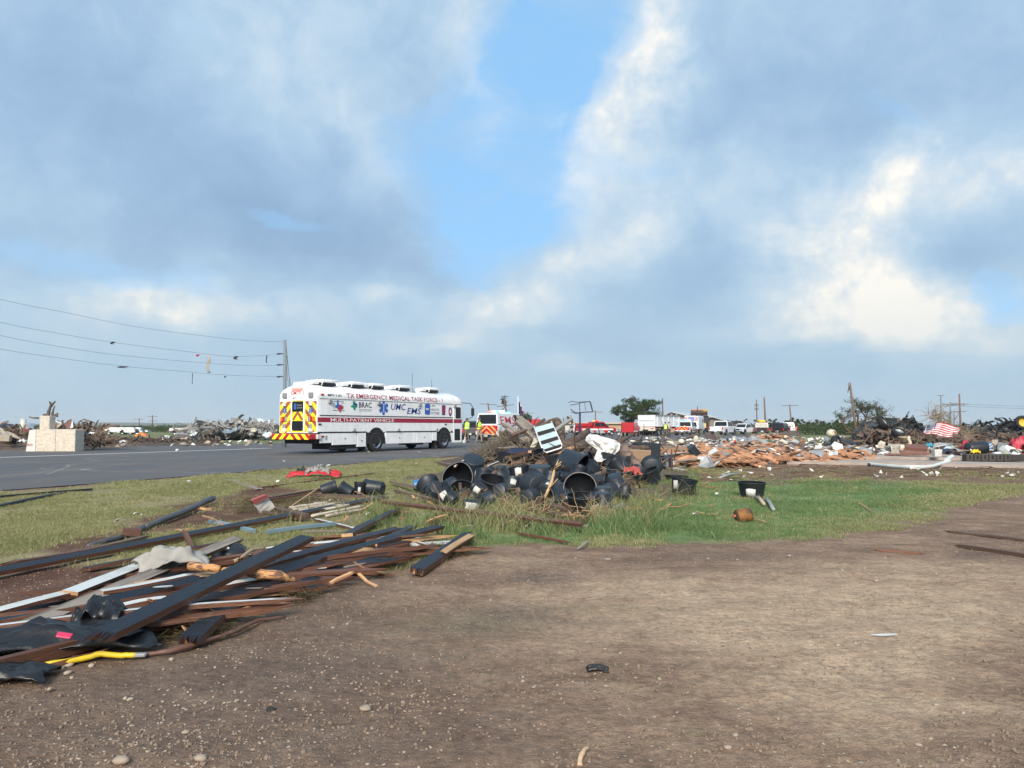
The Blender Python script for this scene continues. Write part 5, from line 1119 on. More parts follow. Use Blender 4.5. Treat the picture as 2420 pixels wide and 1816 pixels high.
for k in range(5):c_=MB(); c_.bbox((-wl/2+10+k*4.2,-.5,2.5),(.5+.2*(k % 2),.5,.22),.04); c_.build('roof_vent',GALV,lb)
def gable(label,u0,u1,up,vp,ve,Y,depth,roofm,wallm,name='gable_building',skew=0):
    a,b_=at_ground(u0,Y),at_ground(u1,Y); xp=A(up,1000,Y).x; zp,ze=hgt(vp,Y),hgt(ve,Y); t=thing(name,label,'building',(0,0,0)); w_=MB()
    w_.loft([[(a.x+skew*k,Y+depth*k,0),(b_.x+skew*k,Y+depth*k,0),(b_.x+skew*k,Y+depth*k,ze),(xp+skew*k,Y+depth*k,zp),(a.x+skew*k,Y+depth*k,ze)] for k in (0,1)]); w_.build('wall',wallm,t,fix=True)
    ov=.5
    for s_,e in ((-1,a.x),(1,b_.x)):
        dx=e-xp; sl=(ze-zp)/dx; ex=e+s_*ov; ezz=zp+sl*(ex-xp); r_=MB(); r_.loft([[(xp+skew*k,Y-ov+(depth+ov)*k,zp+.03),(ex+skew*k,Y-ov+(depth+ov)*k,ezz+.03),(ex+skew*k,Y-ov+(depth+ov)*k,ezz+.25),(xp+skew*k,Y-ov+(depth+ov)*k,zp+.25)] for k in (0,1)]); r_.build('roof',roofm,t,fix=True)
        f_=MB(); f_.loft([[(xp,Y-ov-.06,zp-.2),(ex,Y-ov-.06,ezz-.2),(ex,Y-ov-.06,ezz+.12),(xp,Y-ov-.06,zp+.12)],[(xp,Y-ov-.01,zp-.2),(ex,Y-ov-.01,ezz-.2),(ex,Y-ov-.01,ezz+.12),(xp,Y-ov-.01,zp+.12)]]); f_.build('eave',DRK,t,fix=True)
    return t
gb=gable('tan gabled building with a pale roof behind the dump trailer',1564,1622,1585,975.5,984.5,170,26,ROOFW,BRK,skew=14)
c_=MB(); q=A(1590,980,169.9); c_.box((q.x,169.9,q.z),(.8,.06,.25)); c_.build('vent',ROOFT,gb)
c_=MB(); q=A(1611,990,169.9); c_.box((q.x,169.9,2.3),(.6,.06,.8)); c_.build('window',DKGLASS,gb)
gable('wide metal shed whose white roof slopes down behind the white pickup',1600,1718,1660,981,998,190,20,ROOFW,mat('shed_wall',(.20,.19,.17),.8),'metal_shed')
bb0,bb1=at_ground(1888,210),at_ground(1925,210); rb_=thing('red_barn','long red barn with a white roof edge at the far side of the field','barn',((bb0.x+bb1.x)/2,212,0)); c_=MB(); c_.box((0,0,.55),(bb1.x-bb0.x,5,1.1)); c_.build('wall',BARNR,rb_); c_=MB(); c_.bbox((0,0,1.2),(bb1.x-bb0.x+.5,5.6,.28),.04); c_.build('roof',ROOFW,rb_); c_=MB(); c_.box((-.8,-2.53,.4),(.9,.06,.8)); c_.build('door',WHITE2,rb_)
hb=gable('grey house roof in the haze behind the olive truck',1765,1781,1772,1001,1006,240,8,mat('grey_roof',(.20,.21,.22),.8),WHITE2,'house')
# parked lot and white things far left
for k,(u,Y,L_) in enumerate([(280,112,4.5),(300,118,4.2),(402,110,4.8),(430,106,4.4),(250,120,4.0)]):
    automobile('parked_car',['pale car parked in the far lot left of the pole pair','second pale car parked in the far lot under the pole pair','pale car in the far lot left of the crumpled sheets','pale car nearest the crumpled sheets in the far lot','leftmost pale car in the far lot'][k],'car',at_ground(u,Y),1.4,WHC if k != 2 else mat('grey_car_paint',(.09,.1,.11)),L_,1.8,1.35,'suv',sc=.8,group='pale cars parked in the far lot on the left')
fl=thing('white_tank','white round tank with a rusty hole lying in the green field on the right','tank',G(1965,1034)); c_=MB(); c_.lathe([(.001,-.55),(.25,-.5),(.42,-.32),(.5,0),(.42,.32),(.25,.5),(.001,.55)],16,M=T(0,0,.45) @ RZ(.5) @ RX(R(90))); c_.build('shell',mat('cream_tank',(.62,.56,.44),.5,dirt=.3),fl); c_=MB(); c_.lathe([(.001,0),(.22,0),(.2,.02)],12,M=T(.1,-.52,.5) @ RX(R(90))); c_.build('hole',BRNRED,fl)
# ------------------------------------------------------------------ boards, logs, pots
R2=random.Random(99)
def board_mesh(L_,w_,t_,mats,jag=(0,0),bow=0,seg=8,split=0,name='plank'):
    """board along x from -L/2 to L/2; mats = (broad faces, edges, fresh break); jag = splinter length at each end"""
    mb=MB(); r=R2; xs=[-L_/2+L_*i/seg for i in range(seg+1)]; rings=[]
    nx=[r.uniform(-.06,.06)*w_ for _ in xs]
    for i,x in enumerate(xs):
        z=bow*(1-(2*x/L_)**2); h=w_/2*(1+r.uniform(-.03,.03)); rings.append([(x,-h+nx[i]*.3,z-t_/2),(x,h+nx[i]*.3,z-t_/2),(x,h+nx[i]*.3,z+t_/2),(x,-h+nx[i]*.3,z+t_/2)])
    vs=[q for g in rings for q in g]; fs,mi=[],[]
    for i in range(seg):
        a,b_=i*4,i*4+4
        for k,m_ in ((0,0),(1,1),(2,0),(3,1)):fs.append((a+k,a+(k+1) % 4,b_+(k+1) % 4,b_+k)); mi.append(m_)
    fs += [(3,2,1,0),(seg*4,seg*4+1,seg*4+2,seg*4+3)]; mi += [2,2]; mb.add(vs,fs,mi)
    for e,j in ((-1,jag[0]),(1,jag[1])):
        if j <= 0:continue
        k=5; ys=[-w_/2+w_*q/k for q in range(k+1)]
        for q in range(k):
            l_=j*(.2+.8*r.random()); x0=e*L_/2; zc=r.uniform(-.3,.3)*t_; tip=(x0+e*l_,(ys[q]+ys[q+1])/2+r.uniform(-.1,.1)*w_,zc)
            z0=rings[0 if e < 0 else -1][0][2]+t_/2
            p=[(x0,ys[q],z0-t_/2),(x0,ys[q+1],z0-t_/2),(x0,ys[q+1],z0+t_/2),(x0,ys[q],z0+t_/2),tip]
            mb.add(p,[(0,1,4),(1,2,4),(2,3,4),(3,0,4)] if e > 0 else [(1,0,4),(2,1,4),(3,2,4),(0,3,4)],[2,1,0,1])
    return mb.mesh(name,list(mats))
PAINTED=(WOODPAINT,WOODRAW,WOODNEW); RAWB=(WOODRAW,WOODRAW,WOODNEW); BROWNB=(WOODBRN,WOODBRN,WOODRAW); GREYB=(WOODGRY,WOODGRY,WOODNEW); WHITEB=(WHITEWOOD,WOODRAW,WOODNEW); FRESHB=(WOODNEW,WOODNEW,WOODNEW)
def board(label,a,b_,w_=.14,t_=.04,mats=PAINTED,jag=(0,0),roll=0,bow=0,name='plank',cat='plank',group=None,seg=8):
    """a, b_: world end points of the centre line"""
    a,b_=Vector(a),Vector(b_); me=board_mesh((b_-a).length,w_,t_,mats,jag,bow,seg,name=name)
    o=link(name,me); o.matrix_world=frame((a+b_)/2,b_-a) @ RX(R(roll)); return tag(o,label,cat,group)
def gp(u,v,z):
    """point at height z over the ground seen at (u, v)"""
    return G(u,v,z)
LOT=[  # label, end a (u, v, z), end b (u, v, z), width, thickness, kind, jag, roll
 ('longest dark plank at the back of the heap, running to the bundle of pale poles',(-30,1356,.06),(905,1176,.10),.15,.045,PAINTED,(0,.2),10),
 ('brown edged plank lying right under the longest dark plank at the back',(205,1345,.03),(560,1278,.05),.12,.04,PAINTED,(.05,0),-5),
 ('dark plank running up from the lower left below the grey cloth to the back plank',(20,1500,.10),(560,1275,.16),.13,.045,(WOODGRY,WOODBRN,WOODNEW),(.05,.1),20),
 ('long white board bent across the heap at the left edge',(-40,1455,.12),(190,1395,.13),.15,.03,WHITEB,(0,0),0),('white board continuing up to the grey cloth',(165,1402,.14),(400,1310,.16),.15,.03,WHITEB,(0,.1),6),
 ('white trim board just below the grey cloth',(240,1400,.14),(440,1362,.17),.11,.03,WHITEB,(0,.1),0),('short white board end under the dark plank with smears',(265,1440,.10),(395,1415,.12),.12,.03,WHITEB,(0,0),0),
 ('dark plank smeared with white, left of the crossing plank',(240,1424,.13),(470,1370,.16),.13,.04,PAINTED,(.05,.1),15),
 ('big dark plank crossing on top of the heap, pointing up right',(250,1500,.16),(725,1272,.30),.17,.05,PAINTED,(.15,.05),8),
 ('broad dark plank beneath the crossing plank, ending near the barkless log',(150,1520,.07),(640,1385,.10),.19,.05,PAINTED,(.1,.15),4),
 ('brown plank along the front edge of the heap, above the yellow hose',(-20,1578,.07),(505,1440,.09),.07,.09,RAWB,(0,.1),0),('thin split lath right under the front brown plank',(60,1552,.04),(500,1447,.05),.05,.05,RAWB,(.05,.1),12),
 ('short dark plank with a broken yellow end pointing at the camera',(452,1512,.06),(545,1430,.08),.17,.06,PAINTED,(.10,.05),0),
 ('dark plank alone on the soil right of the heap, its far end split open',(985,1350,.05),(1105,1268,.09),.16,.07,PAINTED,(.03,.25),10),
 ('pale split face lying along the lone dark plank',(1050,1305,.10),(1112,1266,.13),.08,.02,FRESHB,(.05,.15),20),
 ('long dark plank of the middle fan, topmost, ending below the pipes',(600,1345,.14),(935,1252,.13),.14,.045,PAINTED,(.1,.25),6),('second dark plank of the middle fan, ending in a sharp point on the right',(620,1358,.12),(1040,1246,.12),.13,.045,PAINTED,(.1,.2),10),
 ('short dark plank pointing away steeply in the middle fan',(880,1290,.12),(975,1245,.13),.13,.04,PAINTED,(0,.05),0),('dark plank running away from the fan towards the pots',(820,1265,.09),(940,1205,.10),.17,.045,PAINTED,(0,.05),-6),
 ('reddish plank under the middle fan',(740,1340,.07),(960,1290,.07),.10,.06,RAWB,(.1,.1),0),('dark plank with white brush marks at its left end',(700,1385,.07),(948,1302,.08),.15,.045,PAINTED,(.1,.02),4),
 ('short wide dark plank end right above the barkless log tip',(645,1362,.12),(742,1325,.14),.16,.05,PAINTED,(.1,0),8),('third dark plank of the fan, half hidden between its neighbours',(760,1330,.09),(960,1282,.09),.11,.04,PAINTED,(.1,.15),0),
 ('reddish brown wedge shaped board at the right tip of the fan',(930,1325,.05),(1030,1290,.05),.10,.05,RAWB,(.3,.1),10),('red splintered lath on the soil in front of the fan',(880,1340,.03),(955,1325,.03),.05,.03,RAWB,(.2,.1),0),('small reddish splinter lying in front of the fan on the soil',(822,1353,.02),(895,1358,.02),.05,.03,RAWB,(.2,.2),0),
 ('white trim board sticking out of the fan on its right',(950,1274,.08),(1018,1292,.04),.07,.03,WHITEB,(0,0),0),('white trim board lying crosswise above the fan, left piece',(745,1228,.05),(830,1248,.05),.07,.03,WHITEB,(.05,0),0),('white trim board end next to the dark plank that runs away',(828,1247,.05),(855,1255,.05),.08,.03,WHITEB,(0,0),0),
 ('pale blue metal channel lying left of the white pipes, near piece',(498,1232,.05),(600,1256,.04),.08,.05,(BLUESTEEL,)*3,(0,0),0),('long pale blue metal channel pointing right under the back plank',(630,1258,.04),(795,1238,.06),.08,.05,(BLUESTEEL,)*3,(0,0),0),
 ('old broken timber lying alone left of the heap, bright where split',(40,1332,.04),(225,1300,.04),.10,.07,RAWB,(.25,.2),0),('dark brown timber lying behind the broken timber',(215,1300,.03),(335,1272,.03),.09,.05,BROWNB,(.15,.15),0),
 ('upright splintered stake poking out of the heap',(455,1300,.02),(436,1258,.14),.06,.05,RAWB,(0,.08),0),
 ('long thin dark timber lying along the grass left of the pots',(610,1154,.03),(880,1120,.03),.08,.05,RAWB,(.1,.1),0),('flat grey board lying on the grass below the red bag',(540,1134,.03),(612,1156,.03),.22,.03,GREYB,(.1,.1),0),
 ('long dark pipe like timber edge at the left frame edge by the road',(-20,1176,.04),(218,1157,.04),.05,.05,(BLKPR,)*3,(0,0),0),('dark wet flat board at the left frame edge below the thin one',(-10,1198,.03),(150,1165,.03),.12,.05,(WOODPAINT,)*3,(0,0),0),
 ('thin board lying beside the dark scrap at the road edge',(575,1118,.03),(625,1108,.03),.05,.03,GREYB,(.1,.1),0),
 ('brown rail left of the white pipes in the frame of boards, back one',(600,1186,.06),(760,1158,.08),.10,.08,BROWNB,(.1,.1),0),('thin brown lath in front of the back rail',(640,1180,.09),(750,1163,.11),.05,.03,RAWB,(.1,.1),0),
 ('brown board with a bright broken end lying across in front of the small pots',(735,1170,.10),(912,1178,.08),.10,.05,BROWNB,(.05,.1),0),('brown box like timber end at the left of the white pipes',(655,1206,.08),(722,1222,.08),.14,.10,(WOODRAW,WOODBRN,WOODBRN),(0,0),0),
 ('brown lath under the box like timber end',(625,1210,.04),(700,1226,.04),.07,.04,BROWNB,(.1,.1),0),('pale stick leaning across the brown frame',(690,1196,.06),(750,1155,.20),.03,.02,FRESHB,(.02,.1),0),
 ('long rusty brown steel angle running right from the plank heap below the pots',(905,1187,.18),(1376,1240,.13),.065,.05,(mat('rusty_angle',(.12,.055,.04),.55,.2,var=.4,dirt=.3),)*3,(0,0),25),
 ('dark plank sloping behind the small pots',(1010,1160,.10),(925,1140,.10),.12,.04,BROWNB,(.05,.05),0),('brown plank left of the tall black pots',(935,1160,.05),(1060,1190,.05),.10,.05,BROWNB,(.1,.1),0),
 ('brown cross timber with a pale edge behind the left pots',(1037,1094,.30),(1078,1106,.30),.10,.10,BROWNB,(0,0),0),('brown timber showing between two big pots',(1145,1108,.35),(1200,1118,.32),.12,.12,BROWNB,(.02,.02),0),('thin brown slat under the timber between the pots',(1140,1124,.25),(1200,1130,.22),.05,.05,BROWNB,(.1,.1),0),
 ('short brown offcut lying on the right side of the lot',(2085,1301,.02),(2165,1307,.02),.06,.03,RAWB,(.1,.1),0),('dark wet plank at the right frame edge',(2270,1290,.02),(2440,1315,.02),.08,.04,BROWNB,(.1,0),0),('long flat dark board sunk in the mud at the right',(2250,1257,.012),(2420,1276,.012),.14,.03,BROWNB,(.1,.1),0),
 ('small grey stick standing in the grass edge of the lot',(1366,1298,.02),(1390,1280,.05),.03,.02,GREYB,(.03,.05),0),('thin pale lath on the lawn right of the rusty can',(2030,1190,.03),(2060,1210,.03),.02,.02,FRESHB,(.03,.05),0),
 ('brown splinter lying in the grass below the rusty angle',(1235,1262,.04),(1330,1280,.03),.05,.03,RAWB,(.2,.2),0),('pale stick lying by the rusty can',(1785,1228,.03),(1808,1234,.03),.03,.02,FRESHB,(.05,.05),0),
 ('grey weathered board leaning at the right end of the pot heap',(1430,1222,.05),(1475,1192,.12),.14,.04,GREYB,(.05,.05),20),('second grey board end beside the leaning grey board',(1420,1215,.05),(1450,1200,.08),.10,.05,GREYB,(.05,.02),0),
 ('thin pale stick across the pots left of the rusty angle end',(1340,1205,.10),(1360,1232,.05),.03,.02,FRESHB,(.05,.05),0),
 ('white lath beside the big stacked pots',(1075,1103,.55),(1120,1075,.6),.05,.03,WHITEB,(0,0),0),('white pvc like strip left behind the upright pot',(1154,1102,.40),(1178,1092,.42),.06,.04,WHITEB,(0,0),0),('white trim piece lying over the dark bag by the striped panel',(1214,1078,.75),(1252,1068,.85),.08,.05,WHITEB,(0,0),0),
]
for lb_,a,b_,w_,t_,mt,jg,rl in LOT:board(lb_,gp(*a),gp(*b_),w_*.74,t_*.8,mt,jg,rl,bow=R2.uniform(-.006,.012))
# white smears on two planks
def smear(par_lbl,u,v,z,w_,h_,yaw=0):
    mb=MB(); n_=11; pts=[((w_/2)*(1-.35*R2.random())*math.cos(i*2*math.pi/n_),(h_/2)*(1-.35*R2.random())*math.sin(i*2*math.pi/n_),0) for i in range(n_)]; mb.add([(0,0,.001)]+pts,[(0,i+1,(i+1) % n_+1) for i in range(n_)]); mb.add([(0,0,-.003)]+[(p[0],p[1],-.004) for p in pts],[(0,(i+1) % n_+1,i+1) for i in range(n_)])
    o=mb.build('paper_scrap',PAPER); o.location=gp(u,v,z); o.rotation_euler=(0,0,yaw); return tag(o,par_lbl,'paper scrap')
smear('torn white paper stuck on the smeared dark plank',385,1386,.17,.16,.05,.4); smear('two white paint marks on the front dark plank of the fan',760,1342,.11,.10,.10,.2); smear('white paper flake on the dark plank near the fan middle',775,1334,.12,.16,.04,.3)
smear('grey flat shingle scrap lying on the soil below the heap',358,1524,.01,.13,.06,.2); smear('white crumpled scrap pale against the soil at right',2092,1500,.01,.22,.05,.1); smear('white plate like disc leaning under the short broken plank',462,1477,.05,.10,.06,.5)
smear('small pale flake lying in the middle of the lot',1437,1321,.01,.07,.04); smear('pale scrap on the far right of the soil track',2345,1177,.01,.7,.07)
def log(label,pts,rad,m=BARK,seg=10,name='log',cat='log',rough=.12,ends=True,stubs=(),group=None,abspts=False):
    P=[Vector(p) if abspts else gp(*p) for p in pts]; c=sum(P,Vector())/len(P); L_=len(P); rad=[rad]*L_ if isinstance(rad,(int,float)) else rad
    Q,Rr=[],[]
    for i in range(L_-1):
        for k in range(4):t_=k/4; Q.append(P[i].lerp(P[i+1],t_)+Vector((R2.gauss(0,1),R2.gauss(0,1),R2.gauss(0,1)))*rad[i]*.08); Rr.append((rad[i]*(1-t_)+rad[i+1]*t_)*(1+R2.uniform(-rough,rough)))
    Q.append(P[-1]); Rr.append(rad[-1]*.9); mb=MB(); mb.tube([q-c for q in Q],Rr,seg);
    mb.v=[tuple(Vector(v)*(1)+Vector((mnoise.noise(Vector(v)*9),mnoise.noise(Vector(v)*9+Vector((9,0,0))),mnoise.noise(Vector(v)*9+Vector((0,9,0)))))*rad[0]*.25) for v in mb.v]
    o=mb.build(name,m); o.location=c; tag(o,label,cat,group)
    for k,(a,b_,r_) in enumerate(stubs):s_=MB(); a,b_=(Vector(a),Vector(b_)) if abspts else (gp(*a),gp(*b_)); s_.cyl(a-c,b_-c,r_,r_*.5,seg=6); s_.build('branch_stub',m,o)
    return o
BARKLESS=mat('barkless_wood',(.52,.27,.11),.7,var=.4,vs=14,stretch=(1,3,3),col2=(.13,.065,.04),c2s=7,c2r=(.50,.56),bump=1.0,bs=26)
log('barkless orange log lying on the plank heap, left piece',[(448,1338,.20),(520,1345,.20)],[.032,.028],BARKLESS,14,rough=.08)
log('orange log with shredded bark crossing under the top plank, ending in a torn tip',[(530,1350,.18),(600,1356,.18),(660,1362,.16),(712,1378,.08)],[.030,.038,.034,.010],BARKLESS,14,rough=.2)
log('thin curved peeled branch between the domed lid and the crossing plank',[(545,1330,.10),(570,1320,.17),(595,1300,.15),(625,1296,.12)],[.015,.017,.015,.012],mat('peeled_branch',(.45,.32,.20),.7,var=.3,bump=.4),7,'branch','branch')
log('thin brown stick curving over the soil from the hose to the right',[(335,1548,.02),(400,1540,.03),(480,1518,.03),(560,1490,.03),(610,1466,.03),(674,1457,.02)],[.012,.014,.014,.013,.012,.006],mat('reddish_stick',(.14,.07,.05),.6,var=.3),7,'branch','branch')
log('pale curved bit of root standing at the bottom edge of the photo',[(1370,1812,.0),(1372,1790,.02),(1380,1772,.03),(1392,1766,.02)],[.010,.010,.009,.005],mat('peeled_branch',(.45,.32,.2)),7,'branch','branch')
log('grey metal pipe lying on bare soil behind the heap, ending at the rusty block',[(503,1178,.10),(420,1215,.07),(345,1245,.04)],[.045,.045,.04],mat('dark_grey_pipe',(.075,.08,.085),.5,.3,dirt=.4),12,'pipe','pipe',rough=.01)
log('lower rusted end of the grey pipe half sunk in soil',[(340,1248,.04),(270,1275,.02),(205,1292,.0)],[.035,.03,.03],mat('dark_grey_pipe',(.07,.08,.08)),10,'pipe','pipe',rough=.03)
q=MB(); q.bbox((0,0,0),(.20,.12,.09),.01); o=q.build('rusty_block',mat('rust',(.10,.045,.03),.8,var=.4,bump=.5)); o.location=gp(312,1258,.06); o.rotation_euler=(0,.1,.5); tag(o,'rusty square block clamped on the grey pipe','metal block')
# white pipes in a bundle
for k,(a,b_) in enumerate([((685,1200,.06),(775,1188,.09)),((692,1205,.06),(795,1190,.10)),((708,1208,.06),(815,1193,.11)),((718,1213,.06),(825,1194,.12)),((735,1220,.04),(860,1196,.10)),((770,1220,.03),(870,1202,.06))]):
    log(['first (topmost)','second','third','fourth','fifth','lowest, greyish'][k]+' pole of the bundle of pale poles in the brown frame',[a,tuple((x+y)/2 for x,y in zip(a,b_)),b_],.021,mat('pale_pole',(.47,.41,.35),.6,var=.25,dirt=.3),8,'pole','pole',rough=.04)
# domed lid, yellow hose, dark cloths
dl=thing('domed_lid','black round domed lid with a small white sticker lying among the planks','lid',gp(543,1310,.05),.3); m_=MB(); m_.lathe([(.001,.10),(.07,.095),(.13,.07),(.155,.04),(.165,.03),(.165,-.02),(.15,-.05),(.001,-.05)],28); m_.build('dome',POT,dl); m_=MB(); m_.lathe([(.001,.02),(.018,.015),(.02,0)],10,M=T(0,0,.10)); m_.build('knob',POT,dl)
for k in range(10):a=k*.628; m_=MB(); m_.tube([(.03*math.cos(a),.03*math.sin(a),.103),(.10*math.cos(a),.10*math.sin(a),.088),(.15*math.cos(a),.15*math.sin(a),.05)],.004,4); m_.build('ridge',POT,dl)
m_=MB(); m_.box((-.02,-.135,.075),(.045,.02,.02),rot=(.9,0,0)); m_.build('sticker',PAPER,dl)
YH=mat('yellow_hose',(.72,.52,.02),.5,var=.15,dirt=.25)
log('yellow hose lying on the soil in front of the heap',[(108,1572,.03),(190,1558,.03),(240,1545,.04),(290,1550,.03),(322,1549,.03)],[.016,.016,.016,.015,.014],YH,8,'hose','hose',rough=.02)
log('short loop of yellow hose at the left end near the black cloth',[(60,1556,.05),(72,1545,.08),(92,1542,.06)],[.015,.015,.013],YH,8,'hose','hose',rough=.02)
q=MB(); q.bbox((0,0,0),(.07,.035,.02),.005); o=q.build('hose_coupling',SILVER); o.location=gp(330,1548,.03); o.rotation_euler=(0,0,.1); tag(o,'white coupling at the right end of the yellow hose','hose coupling')
def crumple(label,c,sx,sy,sz,m,name='cloth',cat='cloth',yaw=0,n_=26,fr=2.2,seed=1.0,solid=.006):
    """rumpled sheet lying over a low heap, thick and folded"""
    mb=MB(); vs=[]
    for i in range(n_+1):
        for k in range(n_+1):
            a,b_=i/n_*2-1,k/n_*2-1; rr=math.sqrt(a*a+b_*b_)/1.41; e=1+.25*mnoise.noise(Vector((a*2,b_*2,seed+5))); p=Vector((a*fr,b_*fr,seed)); h=max(0,1-rr**2.2)*.75+.38*mnoise.noise(p)+.22*abs(mnoise.noise(p*2.6))
            vs.append((a*sx*e+.06*sx*mnoise.noise(p*2),b_*sy*e,max(.0,h)*sz))
    mb.add(vs,[(i*(n_+1)+k,(i+1)*(n_+1)+k,(i+1)*(n_+1)+k+1,i*(n_+1)+k+1) for i in range(n_) for k in range(n_)],smooth=True)
    o=mb.build(name,m); o.location=c; o.rotation_euler=(0,0,yaw); md=o.modifiers.new('t','SOLIDIFY'); md.thickness=solid; return tag(o,label,cat)
crumple('black plastic sheet bunched at the left frame edge, with a pink patch',gp(70,1535,.03),.62,.26,.16,BLKPLAS,'plastic_sheet','plastic sheet',.35,fr=3,seed=3)
crumple('black bag stuffed between the white board and the crossing plank',gp(235,1480,.08),.13,.13,.20,BLKPLAS,'plastic_bag','plastic bag',.2,seed=8)
crumple('black plastic scrap in the very left corner below the hose',gp(10,1605,.01),.22,.11,.09,BLKPLAS,'plastic_sheet','plastic sheet',.1,seed=12)
crumple('black plastic trailing right from the bunched sheet',gp(215,1512,.05),.25,.13,.10,BLKPLAS,'plastic_sheet','plastic sheet',.5,seed=21)
q=MB(); q.bbox((0,0,0),(.07,.035,.012),.004); o=q.build('pink_patch',mat('pink_tag',(.55,.03,.10),.5)); o.location=gp(152,1502,.22); o.rotation_euler=(.5,.2,.2); tag(o,'small bright pink patch on the black plastic sheet','patch')
crumple('grey cloth draped over the planks beside the domed lid',gp(405,1340,.14),.26,.17,.17,GREYCLOTH,'grey_cloth','cloth',.5,fr=1.6,seed=31)
crumple('red jacket like bag lying on the grass near the road',gp(745,1128,.0),.62,.30,.22,mat('red_cloth',(.50,.02,.03),.6,var=.2),'red_bag','bag',.1,seed=41); crumple('grey and white bundle on top of the red bag',gp(752,1122,.14),.28,.2,.24,mat('mottled_cloth',(.30,.29,.28),.8,var=.2,col2=(.03,.03,.03),c2s=18),'bundle','cloth',.1,seed=44); crumple('dark green flap at the left of the red bag',gp(713,1128,.0),.16,.2,.28,mat('dark_green',(.02,.035,.025),.7),'flap','cloth',.1,seed=46)
def box_thing(name,label,cat,loc,d,rot,m,b_=.01):q=MB(); q.bbox((0,0,0),d,b_); o=q.build(name,m); o.location=loc; o.rotation_euler=rot; return tag(o,label,cat)
rw=thing('broken_signboard','white and red curved broken panel standing at the left of the brown frame','panel',gp(628,1212,.0),.3); q=MB(); q.loft([[(-.10+.02*math.sin(k),-.012,z) ,(.12+.03*math.cos(z*8),-.012+.02*k,z),(.12+.03*math.cos(z*8),.012+.02*k,z),(-.10+.02*math.sin(k),.012,z)] for k,z in enumerate((0,.08,.16,.22))]); q.build('white_part',WHITE2,rw,fix=True); q=MB(); q.prism([(-.09,.225),(.13,.225),(.10,.29),(-.11,.33)],.03); q.build('red_part',mat('faded_red',(.35,.10,.10),.6),rw); rw.rotation_euler=(.45,-.5,.5)
crumple('dark wet lump on the lot right of the middle',gp(1413,1587,.0),.055,.028,.045,mat('wet_black_lump',(.02,.018,.017),.45,var=.4),'clod','clod',0,seed=50,n_=12); crumple('small dark lump on the left part of the lot',gp(640,1680,.0),.02,.014,.02,mat('wet_black_lump',(.02,.02,.02)),'clod','clod',0,seed=52,n_=10)
RS=np.random.RandomState(77)
for k,(u,v,s_,nm) in enumerate([(864,1680,.045,'greyish rounded stone in the middle of the lot'),(474,1798,.045,'pale yellowish stone at the bottom left'),(285,1806,.06,'brown tinted stone at the bottom left'),(308,1656,.03,'pale pebble pair, the right one'),(296,1653,.025,'pale pebble pair, the left one'),(160,1577,.05,'largest pale stone by the yellow hose'),(145,1583,.04,'second stone by the yellow hose'),(216,1577,.04,'reddish flat stone by the yellow hose'),(160,1593,.035,'round stone below the hose end'),
                                    (405,1562,.035,'pale stone right of the hose'),(438,1735,.03,'small pale stone, lower left'),(118,1632,.03,'stone near the left edge under the plastic'),(595,1447,.03,'white stone right of the broken plank'),(1360,1321,.03,'yellowish pebble on the far part of the lot'),(1865,1316,.04,'flat brown pebble at the right far part'),(2070,1376,.05,'long flat pebble on the right'),(1720,1770,.03,'small pebble at the lower right'),(412,1544,.03,'stone tucked by the thin stick')]):
    o=stone_obj(STM,.6); COL.objects.link(o); o.name='stone'; o.data.name='stone'; p_=gp(u,v,0); o.location=(p_.x,p_.y,s_*.22); o.scale=(s_,s_,s_); o.rotation_euler=(0,0,k*1.3); tag(o,nm,'stone')

for k in range(84):
    t_=R2.random(); u,v=60+t_*840+R2.gauss(0,30),1530-t_*250+R2.gauss(0,22); p=gp(u,v,R2.uniform(.02,.09)); l_=R2.uniform(.25,1.1); a=R2.gauss(.62,.22); d=Vector((math.cos(a),math.sin(a),R2.gauss(0,.03)))*l_/2
    kd=k % 3; board(['thin reddish lath lying loose among the dark planks','narrow dark strip of painted wood lying among the dark planks','grey brown split stick lying among the dark planks'][kd],p-d,p+d,R2.uniform(.02,.06),R2.uniform(.012,.03),[RAWB,PAINTED,GREYB][kd],(.08,.15),R2.uniform(-30,30),name='lath',cat='lath',group=['reddish laths in the plank heap','dark strips in the plank heap','grey sticks in the plank heap'][kd],seg=3)

for k in range(62):
    t_=R2.random(); u,v=90+t_*800+R2.gauss(0,40),1500-t_*225+R2.gauss(0,17); p=gp(u,v,R2.uniform(.03,.12)); l_=R2.uniform(.9,2.3); a=R2.gauss(.66,.13); d=Vector((math.cos(a),math.sin(a),R2.gauss(0,.02)))*l_/2; kd=(0,1,0,2,1,3)[k % 6]; ft='near the lower left corner' if u < 330 else 'in the middle of the plank heap' if u < 620 else 'in the right fan of the plank heap'
    board(['long narrow dark painted plank ','long red brown plank with rough edges ','long white painted lath ','long pale split plank '][kd]+ft,p-d,p+d,R2.uniform(.045,.10),R2.uniform(.02,.04),[PAINTED,RAWB,WHITEB,FRESHB][kd],(.15,.3),R2.uniform(-16,16),name='plank',cat='plank',group='loose planks of the near heap',seg=5,bow=R2.uniform(-.02,.03))
